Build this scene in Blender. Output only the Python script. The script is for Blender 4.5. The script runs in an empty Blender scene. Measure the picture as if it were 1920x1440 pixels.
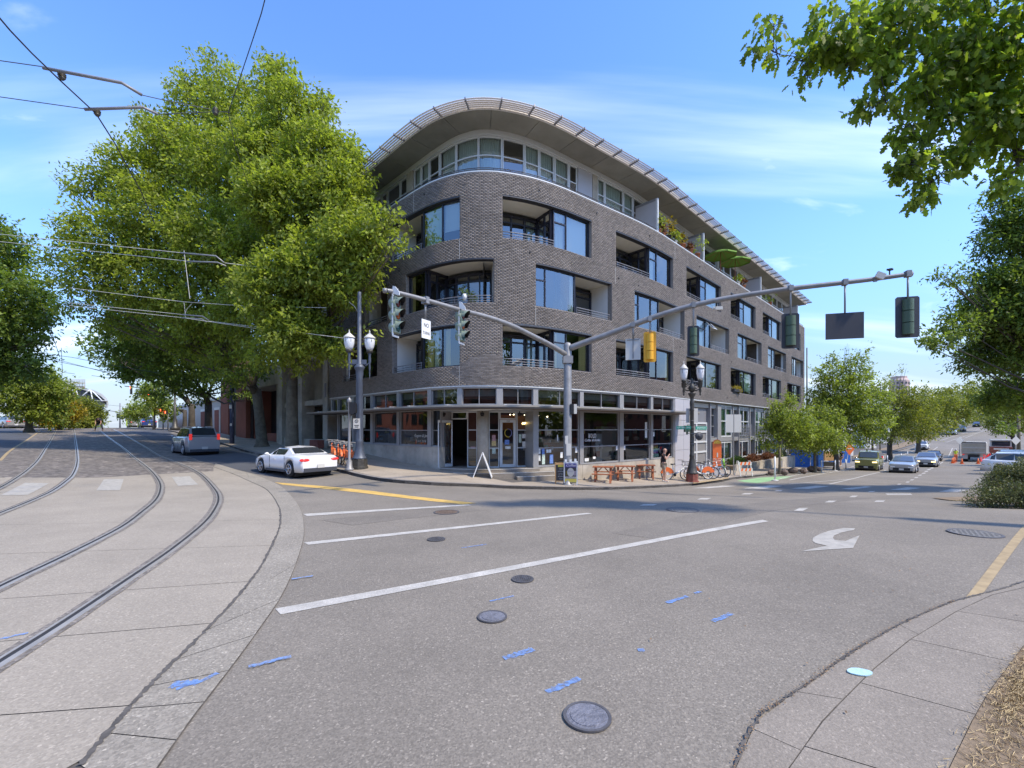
import bpy, math, random
import numpy as np
from mathutils import Matrix, Vector
random.seed(7); rng = np.random.default_rng(7)
SC = bpy.context.scene; COL = SC.collection
R = math.radians; PI = math.pi; sin = math.sin; cos = math.cos
# ---------------- camera, sky, sun, exposure ----------------
cam_d = bpy.data.cameras.new('camera'); cam = bpy.data.objects.new('camera', cam_d); COL.objects.link(cam)
cam.location = (0, 0, 2.0); cam.rotation_euler = (R(90), 0, 0)
cam_d.sensor_width = 36; cam_d.lens = 850/1920*36; cam_d.shift_y = 83/1920
cam_d.clip_start = .05; cam_d.clip_end = 3000
SC.camera = cam
SUN_EL, SUN_AZ = R(53), R(118)      # azimuth from +Y clockwise towards +X
W = bpy.data.worlds.new('World'); SC.world = W; W.use_nodes = True
def NN(nt, t, **k):
    n = nt.nodes.new(t)
    for a, b in k.items():
        if hasattr(n, a): setattr(n, a, b)
        else: n.inputs[a.replace('_', ' ')].default_value = b
    return n
nt = W.node_tree; nt.nodes.clear(); LK = nt.links.new
sky = NN(nt, 'ShaderNodeTexSky', sky_type='NISHITA'); sky.sun_disc = False
sky.sun_elevation = SUN_EL; sky.sun_rotation = SUN_AZ; sky.air_density = 1.0; sky.dust_density = .2; sky.ozone_density = 1.2
hs = NN(nt, 'ShaderNodeHueSaturation'); hs.inputs['Saturation'].default_value = 1.16; hs.inputs['Value'].default_value = 1.0
tn = NN(nt, 'ShaderNodeVectorMath', operation='MULTIPLY'); tn.inputs[1].default_value = (1.04, 1.05, 1.2); LK(sky.outputs[0], tn.inputs[0]); LK(tn.outputs[0], hs.inputs['Color'])
tc = NN(nt, 'ShaderNodeTexCoord'); sp = NN(nt, 'ShaderNodeSeparateXYZ'); LK(tc.outputs['Generated'], sp.inputs[0])
mz = NN(nt, 'ShaderNodeMath', operation='MAXIMUM'); mz.inputs[1].default_value = .0; LK(sp.outputs[2], mz.inputs[0])
ma = NN(nt, 'ShaderNodeMath', operation='ADD'); ma.inputs[1].default_value = .18; LK(mz.outputs[0], ma.inputs[0])
dx = NN(nt, 'ShaderNodeMath', operation='DIVIDE'); dy = NN(nt, 'ShaderNodeMath', operation='DIVIDE')
LK(sp.outputs[0], dx.inputs[0]); LK(ma.outputs[0], dx.inputs[1]); LK(sp.outputs[1], dy.inputs[0]); LK(ma.outputs[0], dy.inputs[1])
cb = NN(nt, 'ShaderNodeCombineXYZ'); LK(dx.outputs[0], cb.inputs[0]); LK(dy.outputs[0], cb.inputs[1])
def cloudmask(rot, sc, nscale, lo, hi, off, det=7):
    mp = NN(nt, 'ShaderNodeMapping'); mp.inputs['Rotation'].default_value = (0, 0, rot); mp.inputs['Scale'].default_value = sc
    mp.inputs['Location'].default_value = off
    LK(cb.outputs[0], mp.inputs[0])
    no = NN(nt, 'ShaderNodeTexNoise'); no.inputs['Scale'].default_value = nscale; no.inputs['Detail'].default_value = det
    no.inputs['Roughness'].default_value = .52; no.inputs['Distortion'].default_value = .35
    LK(mp.outputs[0], no.inputs['Vector'])
    mr = NN(nt, 'ShaderNodeMapRange', interpolation_type='SMOOTHSTEP')
    mr.inputs['From Min'].default_value = lo; mr.inputs['From Max'].default_value = hi
    LK(no.outputs['Fac'], mr.inputs['Value']); return mr
c1 = cloudmask(R(-28), (.32, 1.5, 1), 1.25, .49, .84, (1.7, .35, 0))
c2 = cloudmask(R(-10), (.9, 1.6, 1), 2.4, .60, .74, (5.1, 2.0, 0), 9)
mx = NN(nt, 'ShaderNodeMath', operation='MAXIMUM'); LK(c1.outputs[0], mx.inputs[0])
h2 = NN(nt, 'ShaderNodeMath', operation='MULTIPLY'); h2.inputs[1].default_value = .35; LK(c2.outputs[0], h2.inputs[0]); LK(h2.outputs[0], mx.inputs[1])
m8 = NN(nt, 'ShaderNodeMath', operation='MULTIPLY'); m8.inputs[1].default_value = .62; LK(mx.outputs[0], m8.inputs[0])
hz = NN(nt, 'ShaderNodeMapRange', interpolation_type='SMOOTHSTEP'); hz.inputs['From Min'].default_value = -.02; hz.inputs['From Max'].default_value = .38; hz.inputs['To Min'].default_value = .42; hz.inputs['To Max'].default_value = 1.0; LK(sp.outputs[2], hz.inputs['Value'])
hv = NN(nt, 'ShaderNodeVectorMath', operation='SCALE'); LK(hs.outputs[0], hv.inputs[0]); LK(hz.outputs[0], hv.inputs['Scale'])
cm = NN(nt, 'ShaderNodeMix', data_type='RGBA'); LK(m8.outputs[0], cm.inputs[0])
lz = NN(nt, 'ShaderNodeMapRange', interpolation_type='SMOOTHSTEP'); lz.inputs['From Min'].default_value = -.05; lz.inputs['From Max'].default_value = .22; lz.inputs['To Min'].default_value = .9; lz.inputs['To Max'].default_value = 0; LK(sp.outputs[2], lz.inputs['Value'])
lm = NN(nt, 'ShaderNodeMix', data_type='RGBA'); LK(lz.outputs[0], lm.inputs[0]); LK(hv.outputs[0], lm.inputs[6]); lm.inputs[7].default_value = (1.75, 2.2, 2.9, 1); LK(lm.outputs[2], cm.inputs[6])
CLOUD = cm.inputs[7]; CLOUD.default_value = (6.2, 6.5, 7.0, 1)
bg = NN(nt, 'ShaderNodeBackground'); bg.inputs['Strength'].default_value = .15; LK(cm.outputs[2], bg.inputs[0])
wo = NN(nt, 'ShaderNodeOutputWorld'); LK(bg.outputs[0], wo.inputs[0])
sl = bpy.data.lights.new('sun', 'SUN'); sl.energy = 2.4; sl.angle = R(2.5); sl.color = (1, .90, .74)
so = bpy.data.objects.new('sun', sl); COL.objects.link(so)
sd = Vector((sin(SUN_AZ)*cos(SUN_EL), cos(SUN_AZ)*cos(SUN_EL), sin(SUN_EL)))
so.rotation_euler = (-sd).to_track_quat('-Z', 'Y').to_euler(); so.location = (30, -20, 40)
vs = SC.view_settings; vs.view_transform = 'Standard'; vs.look = 'None'; vs.gamma = 1; vs.use_curve_mapping = False; vs.exposure = 1.1
# ---------------- terrain ----------------
TP = np.array([(-2,2,0),(0,4,0),(4,4,.03),(8,5,.05),(-8,5,0),(-8,-6,0),(8,-6,0),(20,-6,0),(-20,-6,0),(-6,10,0),(0,10,-.02),(7,8,.05),(14,10,.0),
 (-12.2,10.8,.0),(-18.2,18,.15),(-9.4,19.5,-.04),(-4.2,18,-.05),(-1,17.8,-.3),(4.4,19.5,-.65),(9.2,23,-1.02),(13.5,28,-1.1),(3,14,-.15),(10,16,-.5),(16,18,-.75),
 (19,23.5,-1.1),(25,36.3,-1.55),(34,44,-2.04),(34,39.2,-1.83),(43,46.7,-1.95),(63,68,-2.7),(68.6,67,-2.65),(40,37,-1.65),(24,16,-.5),
 (100,95,-.6),(95,100,-.8),(124,124,1.2),(160,150,3.2),(200,190,4.0),(300,290,6),(14.2,29,-1.1),(21,36,-1.4),(30,47,-2.0),(45,60,-2.5),(12,27.5,-1.0),
 (-5,21.5,.12),(-7.6,25.2,.42),(-13.5,29,.6),(-19,34,.55),(-20.5,29,.34),(-25,27.5,.5),(-52,55,1.9),(-44,58,1.9),(-60,52,1.9),(-40,43,1.25),(-31,38,.85),(-75,75,2.0),(-120,120,2.1),(-200,200,2.1),(-300,280,2.2),
 (-40,20,.8),(-60,0,1.0),(-40,-60,0),(40,-60,0),(60,0,0),(80,30,-.8),(0,60,0),(0,120,1),(-300,0,2),(300,0,2),(0,-300,0),(0,300,3)], float)
def _U(r): return np.where(r > 1e-9, r*r*np.log(np.maximum(r, 1e-9)), 0.)
def _solve():
    P = TP[:, :2]/50; n = len(P)
    K = _U(np.linalg.norm(P[:, None]-P[None], axis=2)) + np.eye(n)*.00012
    A = np.zeros((n+3, n+3)); A[:n, :n] = K; A[:n, n] = 1; A[:n, n+1:] = P; A[n, :n] = 1; A[n+1:, :n] = P.T
    return np.linalg.solve(A, np.concatenate([TP[:, 2], [0, 0, 0]]))
TWT = _solve()
def TV(x, y):
    x = np.atleast_1d(np.asarray(x, float)).ravel(); y = np.atleast_1d(np.asarray(y, float)).ravel()
    q = np.stack([x, y], 1)/50; out = np.empty(len(q))
    for i in range(0, len(q), 20000):
        b = q[i:i+20000]; r = np.linalg.norm(b[:, None]-TP[None, :, :2]/50, axis=2)
        out[i:i+20000] = _U(r) @ TWT[:-3] + TWT[-3] + b @ TWT[-2:]
    return out
def T(x, y): return float(TV(x, y)[0])
def pix(px, py, Y): return Vector(((px-960)/850*Y, Y, 2+(803-py)/850*Y))
_YY = np.concatenate([np.arange(1.2, 60, .05), np.arange(60, 260, .3)])
def G(px, py, off=0.):
    k = (px-960)/850; m = (803-py)/850
    d = 2+m*_YY - TV(k*_YY, _YY) - off
    w = np.where(d <= 0)[0]
    if len(w) == 0 or w[0] == 0: y = 58. if len(w) == 0 else 1.2
    else:
        i = w[0]; y = _YY[i-1] + (_YY[i]-_YY[i-1])*d[i-1]/(d[i-1]-d[i])
    return (k*y, y)
def GP(pts): return [G(*p) for p in pts]
# ---------------- mesh helpers ----------------
class MB:
    def __init__(s): s.v = []; s.f = []; s.m = []; s.sm = []
    def add(s, vs, fs, mat=0, smooth=False):
        b = len(s.v); s.v += [tuple(p) for p in vs]
        for f in fs: s.f.append([b+i for i in f]); s.m.append(mat); s.sm.append(smooth)
        return s
    def box(s, c, d, rz=0, mat=0, M=None):
        x, y, z = d[0]/2, d[1]/2, d[2]/2
        P = [Vector(p) for p in ((-x,-y,-z),(x,-y,-z),(x,y,-z),(-x,y,-z),(-x,-y,z),(x,-y,z),(x,y,z),(-x,y,z))]
        if M is None: M = Matrix.Rotation(rz, 4, 'Z')
        P = [M @ p + Vector(c) for p in P]
        return s.add(P, [(3,2,1,0),(4,5,6,7),(0,1,5,4),(1,2,6,5),(2,3,7,6),(3,0,4,7)], mat)
    def bar(s, p, q, w, h, mat=0, up=(0,0,1)):
        p, q = Vector(p), Vector(q); d = (q-p); L = d.length
        if L < 1e-6: return s
        d.normalize(); u = Vector(up); r = d.cross(u)
        if r.length < 1e-4: r = d.cross(Vector((1,0,0)))
        r.normalize(); u = r.cross(d)
        M = Matrix((d, r, u)).transposed().to_4x4()
        return s.box((p+q)/2, (L, w, h), mat=mat, M=M)
    def tube(s, pts, r, n=8, mat=0, cap=True, smooth=True):
        pts = [Vector(p) for p in pts]; k = len(pts)
        rr = [r]*k if not hasattr(r, '__len__') else list(r)
        vs = []; prev = None
        for i, p in enumerate(pts):
            d = (pts[min(i+1, k-1)]-pts[max(i-1, 0)]).normalized()
            if prev is None:
                a = d.cross(Vector((0,0,1)))
                if a.length < .05: a = d.cross(Vector((1,0,0)))
            else: a = prev - d*prev.dot(d)
            a.normalize(); prev = a; b = d.cross(a)
            for j in range(n):
                t = 2*PI*j/n; vs.append(p + (a*cos(t)+b*sin(t))*rr[i])
        fs = [(i*n+j, i*n+(j+1)%n, (i+1)*n+(j+1)%n, (i+1)*n+j) for i in range(k-1) for j in range(n)]
        s.add(vs, fs, mat, smooth)
        if cap:
            b = len(s.v)-len(vs)
            s.f.append([b+j for j in range(n)][::-1]); s.m.append(mat); s.sm.append(False)
            s.f.append([b+(k-1)*n+j for j in range(n)]); s.m.append(mat); s.sm.append(False)
        return s
    def cyl(s, p, q, r, r2=None, n=12, mat=0, smooth=True): return s.tube([p, q], [r, r if r2 is None else r2], n, mat, True, smooth)
    def lathe(s, prof, o=(0,0,0), n=16, mat=0, axis='z', smooth=True, rot=None):
        vs = []; o = Vector(o)
        for r, z in prof:
            for j in range(n):
                t = 2*PI*j/n
                p = Vector((r*cos(t), r*sin(t), z)) if axis == 'z' else (Vector((r*cos(t), z, r*sin(t))) if axis == 'y' else Vector((z, r*cos(t), r*sin(t))))
                if rot is not None: p = rot @ p
                vs.append(p+o)
        k = len(prof); fl = axis == 'y'
        fs = []
        for i in range(k-1):
            for j in range(n):
                f = (i*n+j, i*n+(j+1)%n, (i+1)*n+(j+1)%n, (i+1)*n+j); fs.append(f[::-1] if fl else f)
        fs.append([j for j in range(n)][::-1] if not fl else [j for j in range(n)])
        t_ = [(k-1)*n+j for j in range(n)]; fs.append(t_ if not fl else t_[::-1])
        return s.add(vs, fs, mat, smooth)
    def ball(s, c, r, n=10, mat=0, sc=(1,1,1)):
        prof = [(max(.001, r*sin(PI*i/n)), -r*cos(PI*i/n)) for i in range(n+1)]
        b = len(s.v); s.lathe(prof, (0,0,0), n*2, mat)
        for i in range(b, len(s.v)):
            x, y, z = s.v[i]; s.v[i] = (x*sc[0]+c[0], y*sc[1]+c[1], z*sc[2]+c[2])
        return s
    def extrude(s, poly, vec, mat=0):
        n = len(poly); P = [Vector(p) for p in poly]; V = Vector(vec)
        return s.add(P+[p+V for p in P], [list(range(n))[::-1], list(range(n, 2*n))]+[(i, (i+1)%n, n+(i+1)%n, n+i) for i in range(n)], mat)
    def tri_quad(s, a, b, c, d, mat=0): return s.add([a, b, c, d], [(0,1,2,3)], mat)
    def xform(s, M):
        s.v = [tuple(M @ Vector(p)) for p in s.v]; return s
    def build(s, name, mats, parent=None, kind=None, label=None, cat=None, group=None):
        me = bpy.data.meshes.new(name); me.from_pydata(s.v, [], s.f)
        if not isinstance(mats, (list, tuple)): mats = [mats]
        for m in mats: me.materials.append(m)
        if len(s.m):
            me.polygons.foreach_set('material_index', s.m); me.polygons.foreach_set('use_smooth', s.sm)
        me.update()
        return link(name, me, parent, kind, label, cat, group)
def link(name, me, parent=None, kind=None, label=None, cat=None, group=None):
    o = bpy.data.objects.new(name, me); COL.objects.link(o)
    if parent is not None: o.parent = parent
    return tag(o, label, cat, group, kind)
def tag(o, label=None, cat=None, group=None, kind=None):
    if kind: o['kind'] = kind
    if label: o['label'] = label
    if cat: o['category'] = cat
    if group: o['group'] = group
    return o
def thing(name, label, cat, loc=(0,0,0), rz=0, group=None):
    o = bpy.data.objects.new(name, None); COL.objects.link(o); o.empty_display_size = .2
    o.location = loc; o.rotation_euler = (0, 0, rz); return tag(o, label, cat, group)
_kids = {}
def copy_tree(o, parent=None):
    c = o.copy(); COL.objects.link(c)
    if parent is not None: c.parent = parent
    for ch in [x for x in o.children]: copy_tree(ch, c)
    return c
def np_mesh(name, V, F, mats, parent=None, attr=None, **k):
    """V (n,3), F (m,4) quads"""
    me = bpy.data.meshes.new(name); V = np.asarray(V, np.float32); F = np.asarray(F, np.int32)
    me.vertices.add(len(V)); me.vertices.foreach_set('co', V.ravel())
    q = F.shape[1]; me.loops.add(F.size); me.loops.foreach_set('vertex_index', F.ravel())
    me.polygons.add(len(F)); me.polygons.foreach_set('loop_start', np.arange(0, F.size, q, dtype=np.int32))
    try: me.polygons.foreach_set('loop_total', np.full(len(F), q, np.int32))
    except Exception: pass
    if attr is not None:
        a = me.attributes.new('rnd', 'FLOAT', 'FACE'); a.data.foreach_set('value', np.asarray(attr, np.float32))
    for m in (mats if isinstance(mats, (list, tuple)) else [mats]): me.materials.append(m)
    me.update(calc_edges=True); me.validate()
    return link(name, me, parent, **k)
def clip_half(poly, a, b, c):
    out = []; n = len(poly)
    for i in range(n):
        p, q = poly[i], poly[(i+1) % n]; dp = a*p[0]+b*p[1]-c; dq = a*q[0]+b*q[1]-c
        if dp <= 0: out.append(p)
        if dp*dq < 0:
            t = dp/(dp-dq); out.append((p[0]+t*(q[0]-p[0]), p[1]+t*(q[1]-p[1])))
    return out
def clip_rect(poly, x0, x1, y0, y1):
    for h in ((-1,0,-x0),(1,0,x1),(0,-1,-y0),(0,1,y1)):
        poly = clip_half(poly, *h)
        if len(poly) < 3: return []
    return poly
def area(p): return .5*sum(p[i][0]*p[(i+1)%len(p)][1]-p[(i+1)%len(p)][0]*p[i][1] for i in range(len(p)))
def cut(poly, p, q):
    a, b = -(q[1]-p[1]), (q[0]-p[0]); c = a*p[0]+b*p[1]
    return clip_half(poly, a, b, c), clip_half(poly, -a, -b, -c)
from mathutils.geometry import tessellate_polygon
def drape(name, poly, off, mat, parent=None, cell=1.0, skirt=0, kind='structure', mb=None, fn=None, **k):
    """polygon in world xy laid on the terrain, subdivided on a grid"""
    if area(poly) < 0: poly = poly[::-1]
    tris = [[poly[i] for i in t] for t in tessellate_polygon([[Vector((p[0], p[1], 0)) for p in poly]])]
    own = mb is None; mb = mb or MB(); V = []; F = []
    for t in tris:
        if area(t) < 0: t = t[::-1]
        xs = [p[0] for p in t]; ys = [p[1] for p in t]
        for i in range(math.floor(min(xs)/cell), math.floor(max(xs)/cell)+1):
            for j in range(math.floor(min(ys)/cell), math.floor(max(ys)/cell)+1):
                c = clip_rect(t, i*cell, (i+1)*cell, j*cell, (j+1)*cell)
                if len(c) >= 3 and abs(area(c)) > 1e-6:
                    b = len(V); V += c; F.append(list(range(b, b+len(c))))
    if not V: return None
    A = np.array(V); Z = TV(A[:, 0], A[:, 1])+off
    mb.add([(A[i, 0], A[i, 1], Z[i]) for i in range(len(A))], F)
    if skirt:
        n = len(poly); P = []
        for i in range(n):
            p, q = poly[i], poly[(i+1) % n]; L = math.dist(p, q); m = max(1, int(L/cell))
            P += [(p[0]+(q[0]-p[0])*j/m, p[1]+(q[1]-p[1])*j/m) for j in range(m)]
        A = np.array(P); Z = TV(A[:, 0], A[:, 1]); m = len(P)
        mb.add([(*P[i], Z[i]+off) for i in range(m)]+[(*P[i], Z[i]+off-skirt) for i in range(m)],
               [(m+i, m+(i+1) % m, (i+1) % m, i) for i in range(m)])
    if own: return mb.build(name, mat, parent, kind if parent is None else None, **k)
def smooth_line(P, n=6):
    P = [np.array(p, float) for p in P]; out = []
    for i in range(len(P)-1):
        a, b, c, d = P[max(i-1, 0)], P[i], P[i+1], P[min(i+2, len(P)-1)]
        for j in range(n):
            t = j/n; out.append(tuple(.5*((2*b)+(c-a)*t+(2*a-5*b+4*c-d)*t*t+(-a+3*b-3*c+d)*t**3)))
    out.append(tuple(P[-1])); return out
def ribbon(P, w, off=0):
    """polygon strips along a polyline: returns list of quads (xy)"""
    P = [Vector(p) for p in P]; L = []; 
    for i, p in enumerate(P):
        d = (P[min(i+1, len(P)-1)]-P[max(i-1, 0)]).normalized(); n = Vector((-d.y, d.x))
        L.append((p+n*(off+w/2), p+n*(off-w/2)))
    return L
# ---------------- materials ----------------
def mat(name, col, rough=.8, metal=0, bump=0, bscale=30, var=0, vscale=3, spec=.5, emit=None, es=0, obj_rand=0, attr_rand=0, det=4, alpha=1, speck=None, coat=0):
    m = bpy.data.materials.new(name); m.use_nodes = True; t = m.node_tree; L = t.links.new
    b = t.nodes['Principled BSDF']; b.inputs['Roughness'].default_value = rough; b.inputs['Metallic'].default_value = metal
    b.inputs['Specular IOR Level'].default_value = spec; b.inputs['Base Color'].default_value = (*col, 1)
    if coat: b.inputs['Coat Weight'].default_value = coat; b.inputs['Coat Roughness'].default_value = .05
    if emit: b.inputs['Emission Color'].default_value = (*emit, 1); b.inputs['Emission Strength'].default_value = es
    tcn = t.nodes.new('ShaderNodeTexCoord'); cur = None
    if var or obj_rand or attr_rand or speck:
        rgb = t.nodes.new('ShaderNodeRGB'); rgb.outputs[0].default_value = (*col, 1); cur = rgb.outputs[0]
    def scale_by(cur, fac_out, lo, hi, fmin=0, fmax=1):
        mr = t.nodes.new('ShaderNodeMapRange'); mr.inputs['From Min'].default_value = fmin; mr.inputs['From Max'].default_value = fmax
        mr.inputs['To Min'].default_value = lo; mr.inputs['To Max'].default_value = hi
        L(fac_out, mr.inputs['Value']); vm = t.nodes.new('ShaderNodeVectorMath'); vm.operation = 'SCALE'
        L(cur, vm.inputs[0]); L(mr.outputs[0], vm.inputs['Scale']); return vm.outputs[0]
    if var:
        n = t.nodes.new('ShaderNodeTexNoise'); n.inputs['Scale'].default_value = vscale; n.inputs['Detail'].default_value = det
        n.inputs['Roughness'].default_value = .65
        L(tcn.outputs['Object'], n.inputs['Vector']); cur = scale_by(cur, n.outputs['Fac'], 1-var, 1+var, .3, .7)
    if obj_rand:
        oi = t.nodes.new('ShaderNodeObjectInfo'); cur = scale_by(cur, oi.outputs['Random'], 1-obj_rand, 1+obj_rand)
    if attr_rand:
        at_ = t.nodes.new('ShaderNodeAttribute'); at_.attribute_name = 'rnd'; cur = scale_by(cur, at_.outputs['Fac'], 1-attr_rand, 1+attr_rand)
    if speck:   # (scale, amount, lo)
        vo = t.nodes.new('ShaderNodeTexVoronoi'); vo.inputs['Scale'].default_value = speck[0]
        L(tcn.outputs['Object'], vo.inputs['Vector']); se = t.nodes.new('ShaderNodeSeparateColor'); L(vo.outputs['Color'], se.inputs[0])
        cur = scale_by(cur, se.outputs[0], 1-speck[1], 1+speck[1])
        pw = t.nodes.new('ShaderNodeMath'); pw.operation = 'POWER'; pw.inputs[1].default_value = 14; L(se.outputs[1], pw.inputs[0])
        cur = scale_by(cur, pw.outputs[0], 1, 1+speck[1]*3.2)
    if cur is not None: L(cur, b.inputs['Base Color'])
    if bump:
        n = t.nodes.new('ShaderNodeTexNoise'); n.inputs['Scale'].default_value = bscale; n.inputs['Detail'].default_value = 5
        L(tcn.outputs['Object'], n.inputs['Vector'])
        bp = t.nodes.new('ShaderNodeBump'); bp.inputs['Strength'].default_value = bump; bp.inputs['Distance'].default_value = .02
        L(n.outputs['Fac'], bp.inputs['Height']); L(bp.outputs[0], b.inputs['Normal'])
    return m
def glass_mat(name, tint=(.75,.8,.8), lo=.16, hi=.95):
    m = bpy.data.materials.new(name); m.use_nodes = True; t = m.node_tree; L = t.links.new; t.nodes.clear()
    tr = t.nodes.new('ShaderNodeBsdfTransparent'); tr.inputs[0].default_value = (*tint, 1)
    gl = t.nodes.new('ShaderNodeBsdfGlossy'); gl.inputs['Roughness'].default_value = .005; gl.inputs[0].default_value = (.93,.97,1,1)
    lw = t.nodes.new('ShaderNodeLayerWeight'); lw.inputs['Blend'].default_value = .32
    mr = t.nodes.new('ShaderNodeMapRange'); mr.inputs['To Min'].default_value = lo; mr.inputs['To Max'].default_value = hi
    no = t.nodes.new('ShaderNodeTexNoise'); no.inputs['Scale'].default_value = .7; no.inputs['Detail'].default_value = 1
    tc_ = t.nodes.new('ShaderNodeTexCoord'); L(tc_.outputs['Object'], no.inputs['Vector'])
    bp = t.nodes.new('ShaderNodeBump'); bp.inputs['Strength'].default_value = .12; bp.inputs['Distance'].default_value = .03; L(no.outputs['Fac'], bp.inputs['Height'])
    L(bp.outputs[0], gl.inputs['Normal'])
    L(lw.outputs['Fresnel'], mr.inputs['Value']); mi = t.nodes.new('ShaderNodeMixShader'); L(mr.outputs[0], mi.inputs[0])
    L(tr.outputs[0], mi.inputs[1]); L(gl.outputs[0], mi.inputs[2]); o = t.nodes.new('ShaderNodeOutputMaterial'); L(mi.outputs[0], o.inputs[0])
    return m
def leaf_mat(name, col, var=.35, trans=.3, yel=(1.35,1.15,.6)):
    m = bpy.data.materials.new(name); m.use_nodes = True; t = m.node_tree; L = t.links.new; t.nodes.clear()
    at_ = t.nodes.new('ShaderNodeAttribute'); at_.attribute_name = 'rnd'
    mi = t.nodes.new('ShaderNodeMix'); mi.data_type = 'RGBA'; L(at_.outputs['Fac'], mi.inputs[0])
    mi.inputs[6].default_value = (*[c*(1-var) for c in col], 1); mi.inputs[7].default_value = (*[c*(1+var)*y for c, y in zip(col, yel)], 1)
    df = t.nodes.new('ShaderNodeBsdfPrincipled'); df.inputs['Roughness'].default_value = .5; df.inputs['Specular IOR Level'].default_value = .35
    tl = t.nodes.new('ShaderNodeBsdfTranslucent'); vm = t.nodes.new('ShaderNodeVectorMath'); vm.operation = 'MULTIPLY'
    vm.inputs[1].default_value = (1.5, 1.6, .7); L(mi.outputs[2], vm.inputs[0]); L(vm.outputs[0], tl.inputs[0]); L(mi.outputs[2], df.inputs['Base Color'])
    ms = t.nodes.new('ShaderNodeMixShader'); ms.inputs[0].default_value = trans; L(df.outputs[0], ms.inputs[1]); L(tl.outputs[0], ms.inputs[2])
    o = t.nodes.new('ShaderNodeOutputMaterial'); L(ms.outputs[0], o.inputs[0]); return m
M = {}
M['asphalt'] = mat('asphalt', (.20,.175,.142), .9, bump=.4, bscale=60, var=.2, vscale=.28, speck=(75, .2), det=8)
M['asphalt_dark'] = mat('asphalt_dark', (.075,.078,.088), .85, bump=.3, bscale=40, var=.2, vscale=.5)
M['slab'] = mat('slab_concrete', (.31,.27,.215), .9, bump=.4, bscale=50, var=.12, vscale=.6, speck=(70, .13), det=8)
M['slab_band'] = mat('band_concrete', (.27,.24,.195), .92, bump=.6, bscale=60, var=.12, vscale=1.2, speck=(60, .2), det=8)
M['railbed'] = mat('rail_bed', (.17,.15,.13), .95, var=.3, vscale=5, speck=(40,.3))
M['cover_pale'] = mat('cover_pale', (.20,.19,.175), .7, .2, bump=.6, bscale=60, var=.2, vscale=12)
M['cover_rust'] = mat('cover_rust', (.16,.115,.085), .8, .1, bump=.6, bscale=60, var=.25, vscale=12)
M['joint'] = mat('joint', (.10,.09,.08), .95, var=.4, vscale=9)
M['walk'] = mat('sidewalk', (.34,.285,.22), .92, bump=.25, bscale=50, var=.13, vscale=.9, obj_rand=.09, det=9, speck=(50, .1))
M['walk2'] = mat('sidewalk_near', (.235,.203,.165), .92, bump=.35, bscale=60, var=.12, vscale=1.6, obj_rand=.04, det=9, speck=(80, .14))
M['curb'] = mat('curb', (.26,.235,.21), .92, bump=.4, bscale=30, var=.25, vscale=2)
M['white_paint'] = mat('road_white', (.44,.415,.37), .85, var=.2, vscale=3, speck=(90,.12), bump=.3, bscale=60)
M['faded_paint'] = mat('road_white_faded', (.38,.355,.31), .85, var=.2, vscale=7, bump=.3, bscale=60)
M['yellow_paint'] = mat('road_yellow', (.62,.40,.11), .8, var=.2, vscale=4)
M['tan_paint'] = mat('road_tan', (.36,.27,.15), .85, var=.2, vscale=6)
M['green_paint'] = mat('road_green', (.25,.42,.2), .85, var=.15, vscale=4)
M['blue_paint'] = mat('spray_blue', (.12,.26,.66), .8, var=.2, vscale=25)
M['cobble'] = mat('cobble', (.15,.13,.112), .9, bump=.9, bscale=9, var=.35, vscale=2.2, speck=(7, .35), det=10)
M['steel'] = mat('rail_steel', (.42,.39,.35), .4, .35, var=.15, vscale=3)
M['rubber'] = mat('rubber', (.03,.03,.033), .8)
M['lid'] = mat('lid_steel', (.20,.20,.225), .6, .3, bump=.7, bscale=45, var=.25, vscale=14)
M['iron'] = mat('iron', (.15,.145,.15), .55, .6, bump=.6, bscale=60, var=.25, vscale=12)
M['dirt'] = mat('dirt', (.23,.17,.11), 1, bump=.9, bscale=25, var=.3, vscale=4)
M['brick'] = mat('brick', (.195,.17,.15), .85, attr_rand=.24, bump=.3, bscale=60, var=.16, vscale=.45)
M['brick1'] = mat('brick_single', (.195,.17,.15), .85, obj_rand=.3, bump=.3, bscale=60)
M['mortar'] = mat('mortar', (.58,.53,.47), .95, var=.08, vscale=2)
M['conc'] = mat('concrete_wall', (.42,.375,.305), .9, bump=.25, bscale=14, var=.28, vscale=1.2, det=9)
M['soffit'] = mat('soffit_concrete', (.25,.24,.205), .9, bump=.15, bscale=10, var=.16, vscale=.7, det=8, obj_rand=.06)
M['cream'] = mat('cream_plaster', (.72,.68,.57), .9, var=.04)
M['whitepl'] = mat('white_plaster', (.82,.80,.74), .9, var=.05, vscale=1)
M['navy'] = mat('navy_frame', (.017,.018,.03), .45)
M['alu'] = mat('aluminium', (.33,.325,.32), .45, .25, var=.05)
M['alu_l'] = mat('light_frame', (.62,.63,.62), .45, .1)
M['panelw'] = mat('white_panel', (.43,.42,.44), .5, var=.04, vscale=.6)
M['greymetal'] = mat('grey_metal', (.23,.23,.245), .5, .2)
M['louvre'] = mat('louvre', (.78,.74,.70), .5, .2)
M['darkmetal'] = mat('dark_metal', (.06,.06,.065), .5, .4)
M['canopy'] = mat('canopy_board', (.13,.105,.085), .7, var=.15)
M['canopy_t'] = mat('canopy_trim', (.34,.31,.26), .5, .3)
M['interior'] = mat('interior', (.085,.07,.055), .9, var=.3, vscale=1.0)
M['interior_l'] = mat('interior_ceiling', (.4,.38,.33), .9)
M['glass'] = glass_mat('glass')
M['glass_sky'] = glass_mat('glass_coated', (.5,.55,.56), .36, .98)
M['glass_shop'] = glass_mat('glass_shop', (.55,.58,.58), .09, .8)
M['curt_g'] = mat('curtain_pale', (.62,.66,.56), .9)
M['curt_y'] = mat('curtain_yellow', (.62,.50,.20), .9)
M['blind'] = mat('blind', (.66,.72,.68), .8)
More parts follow.
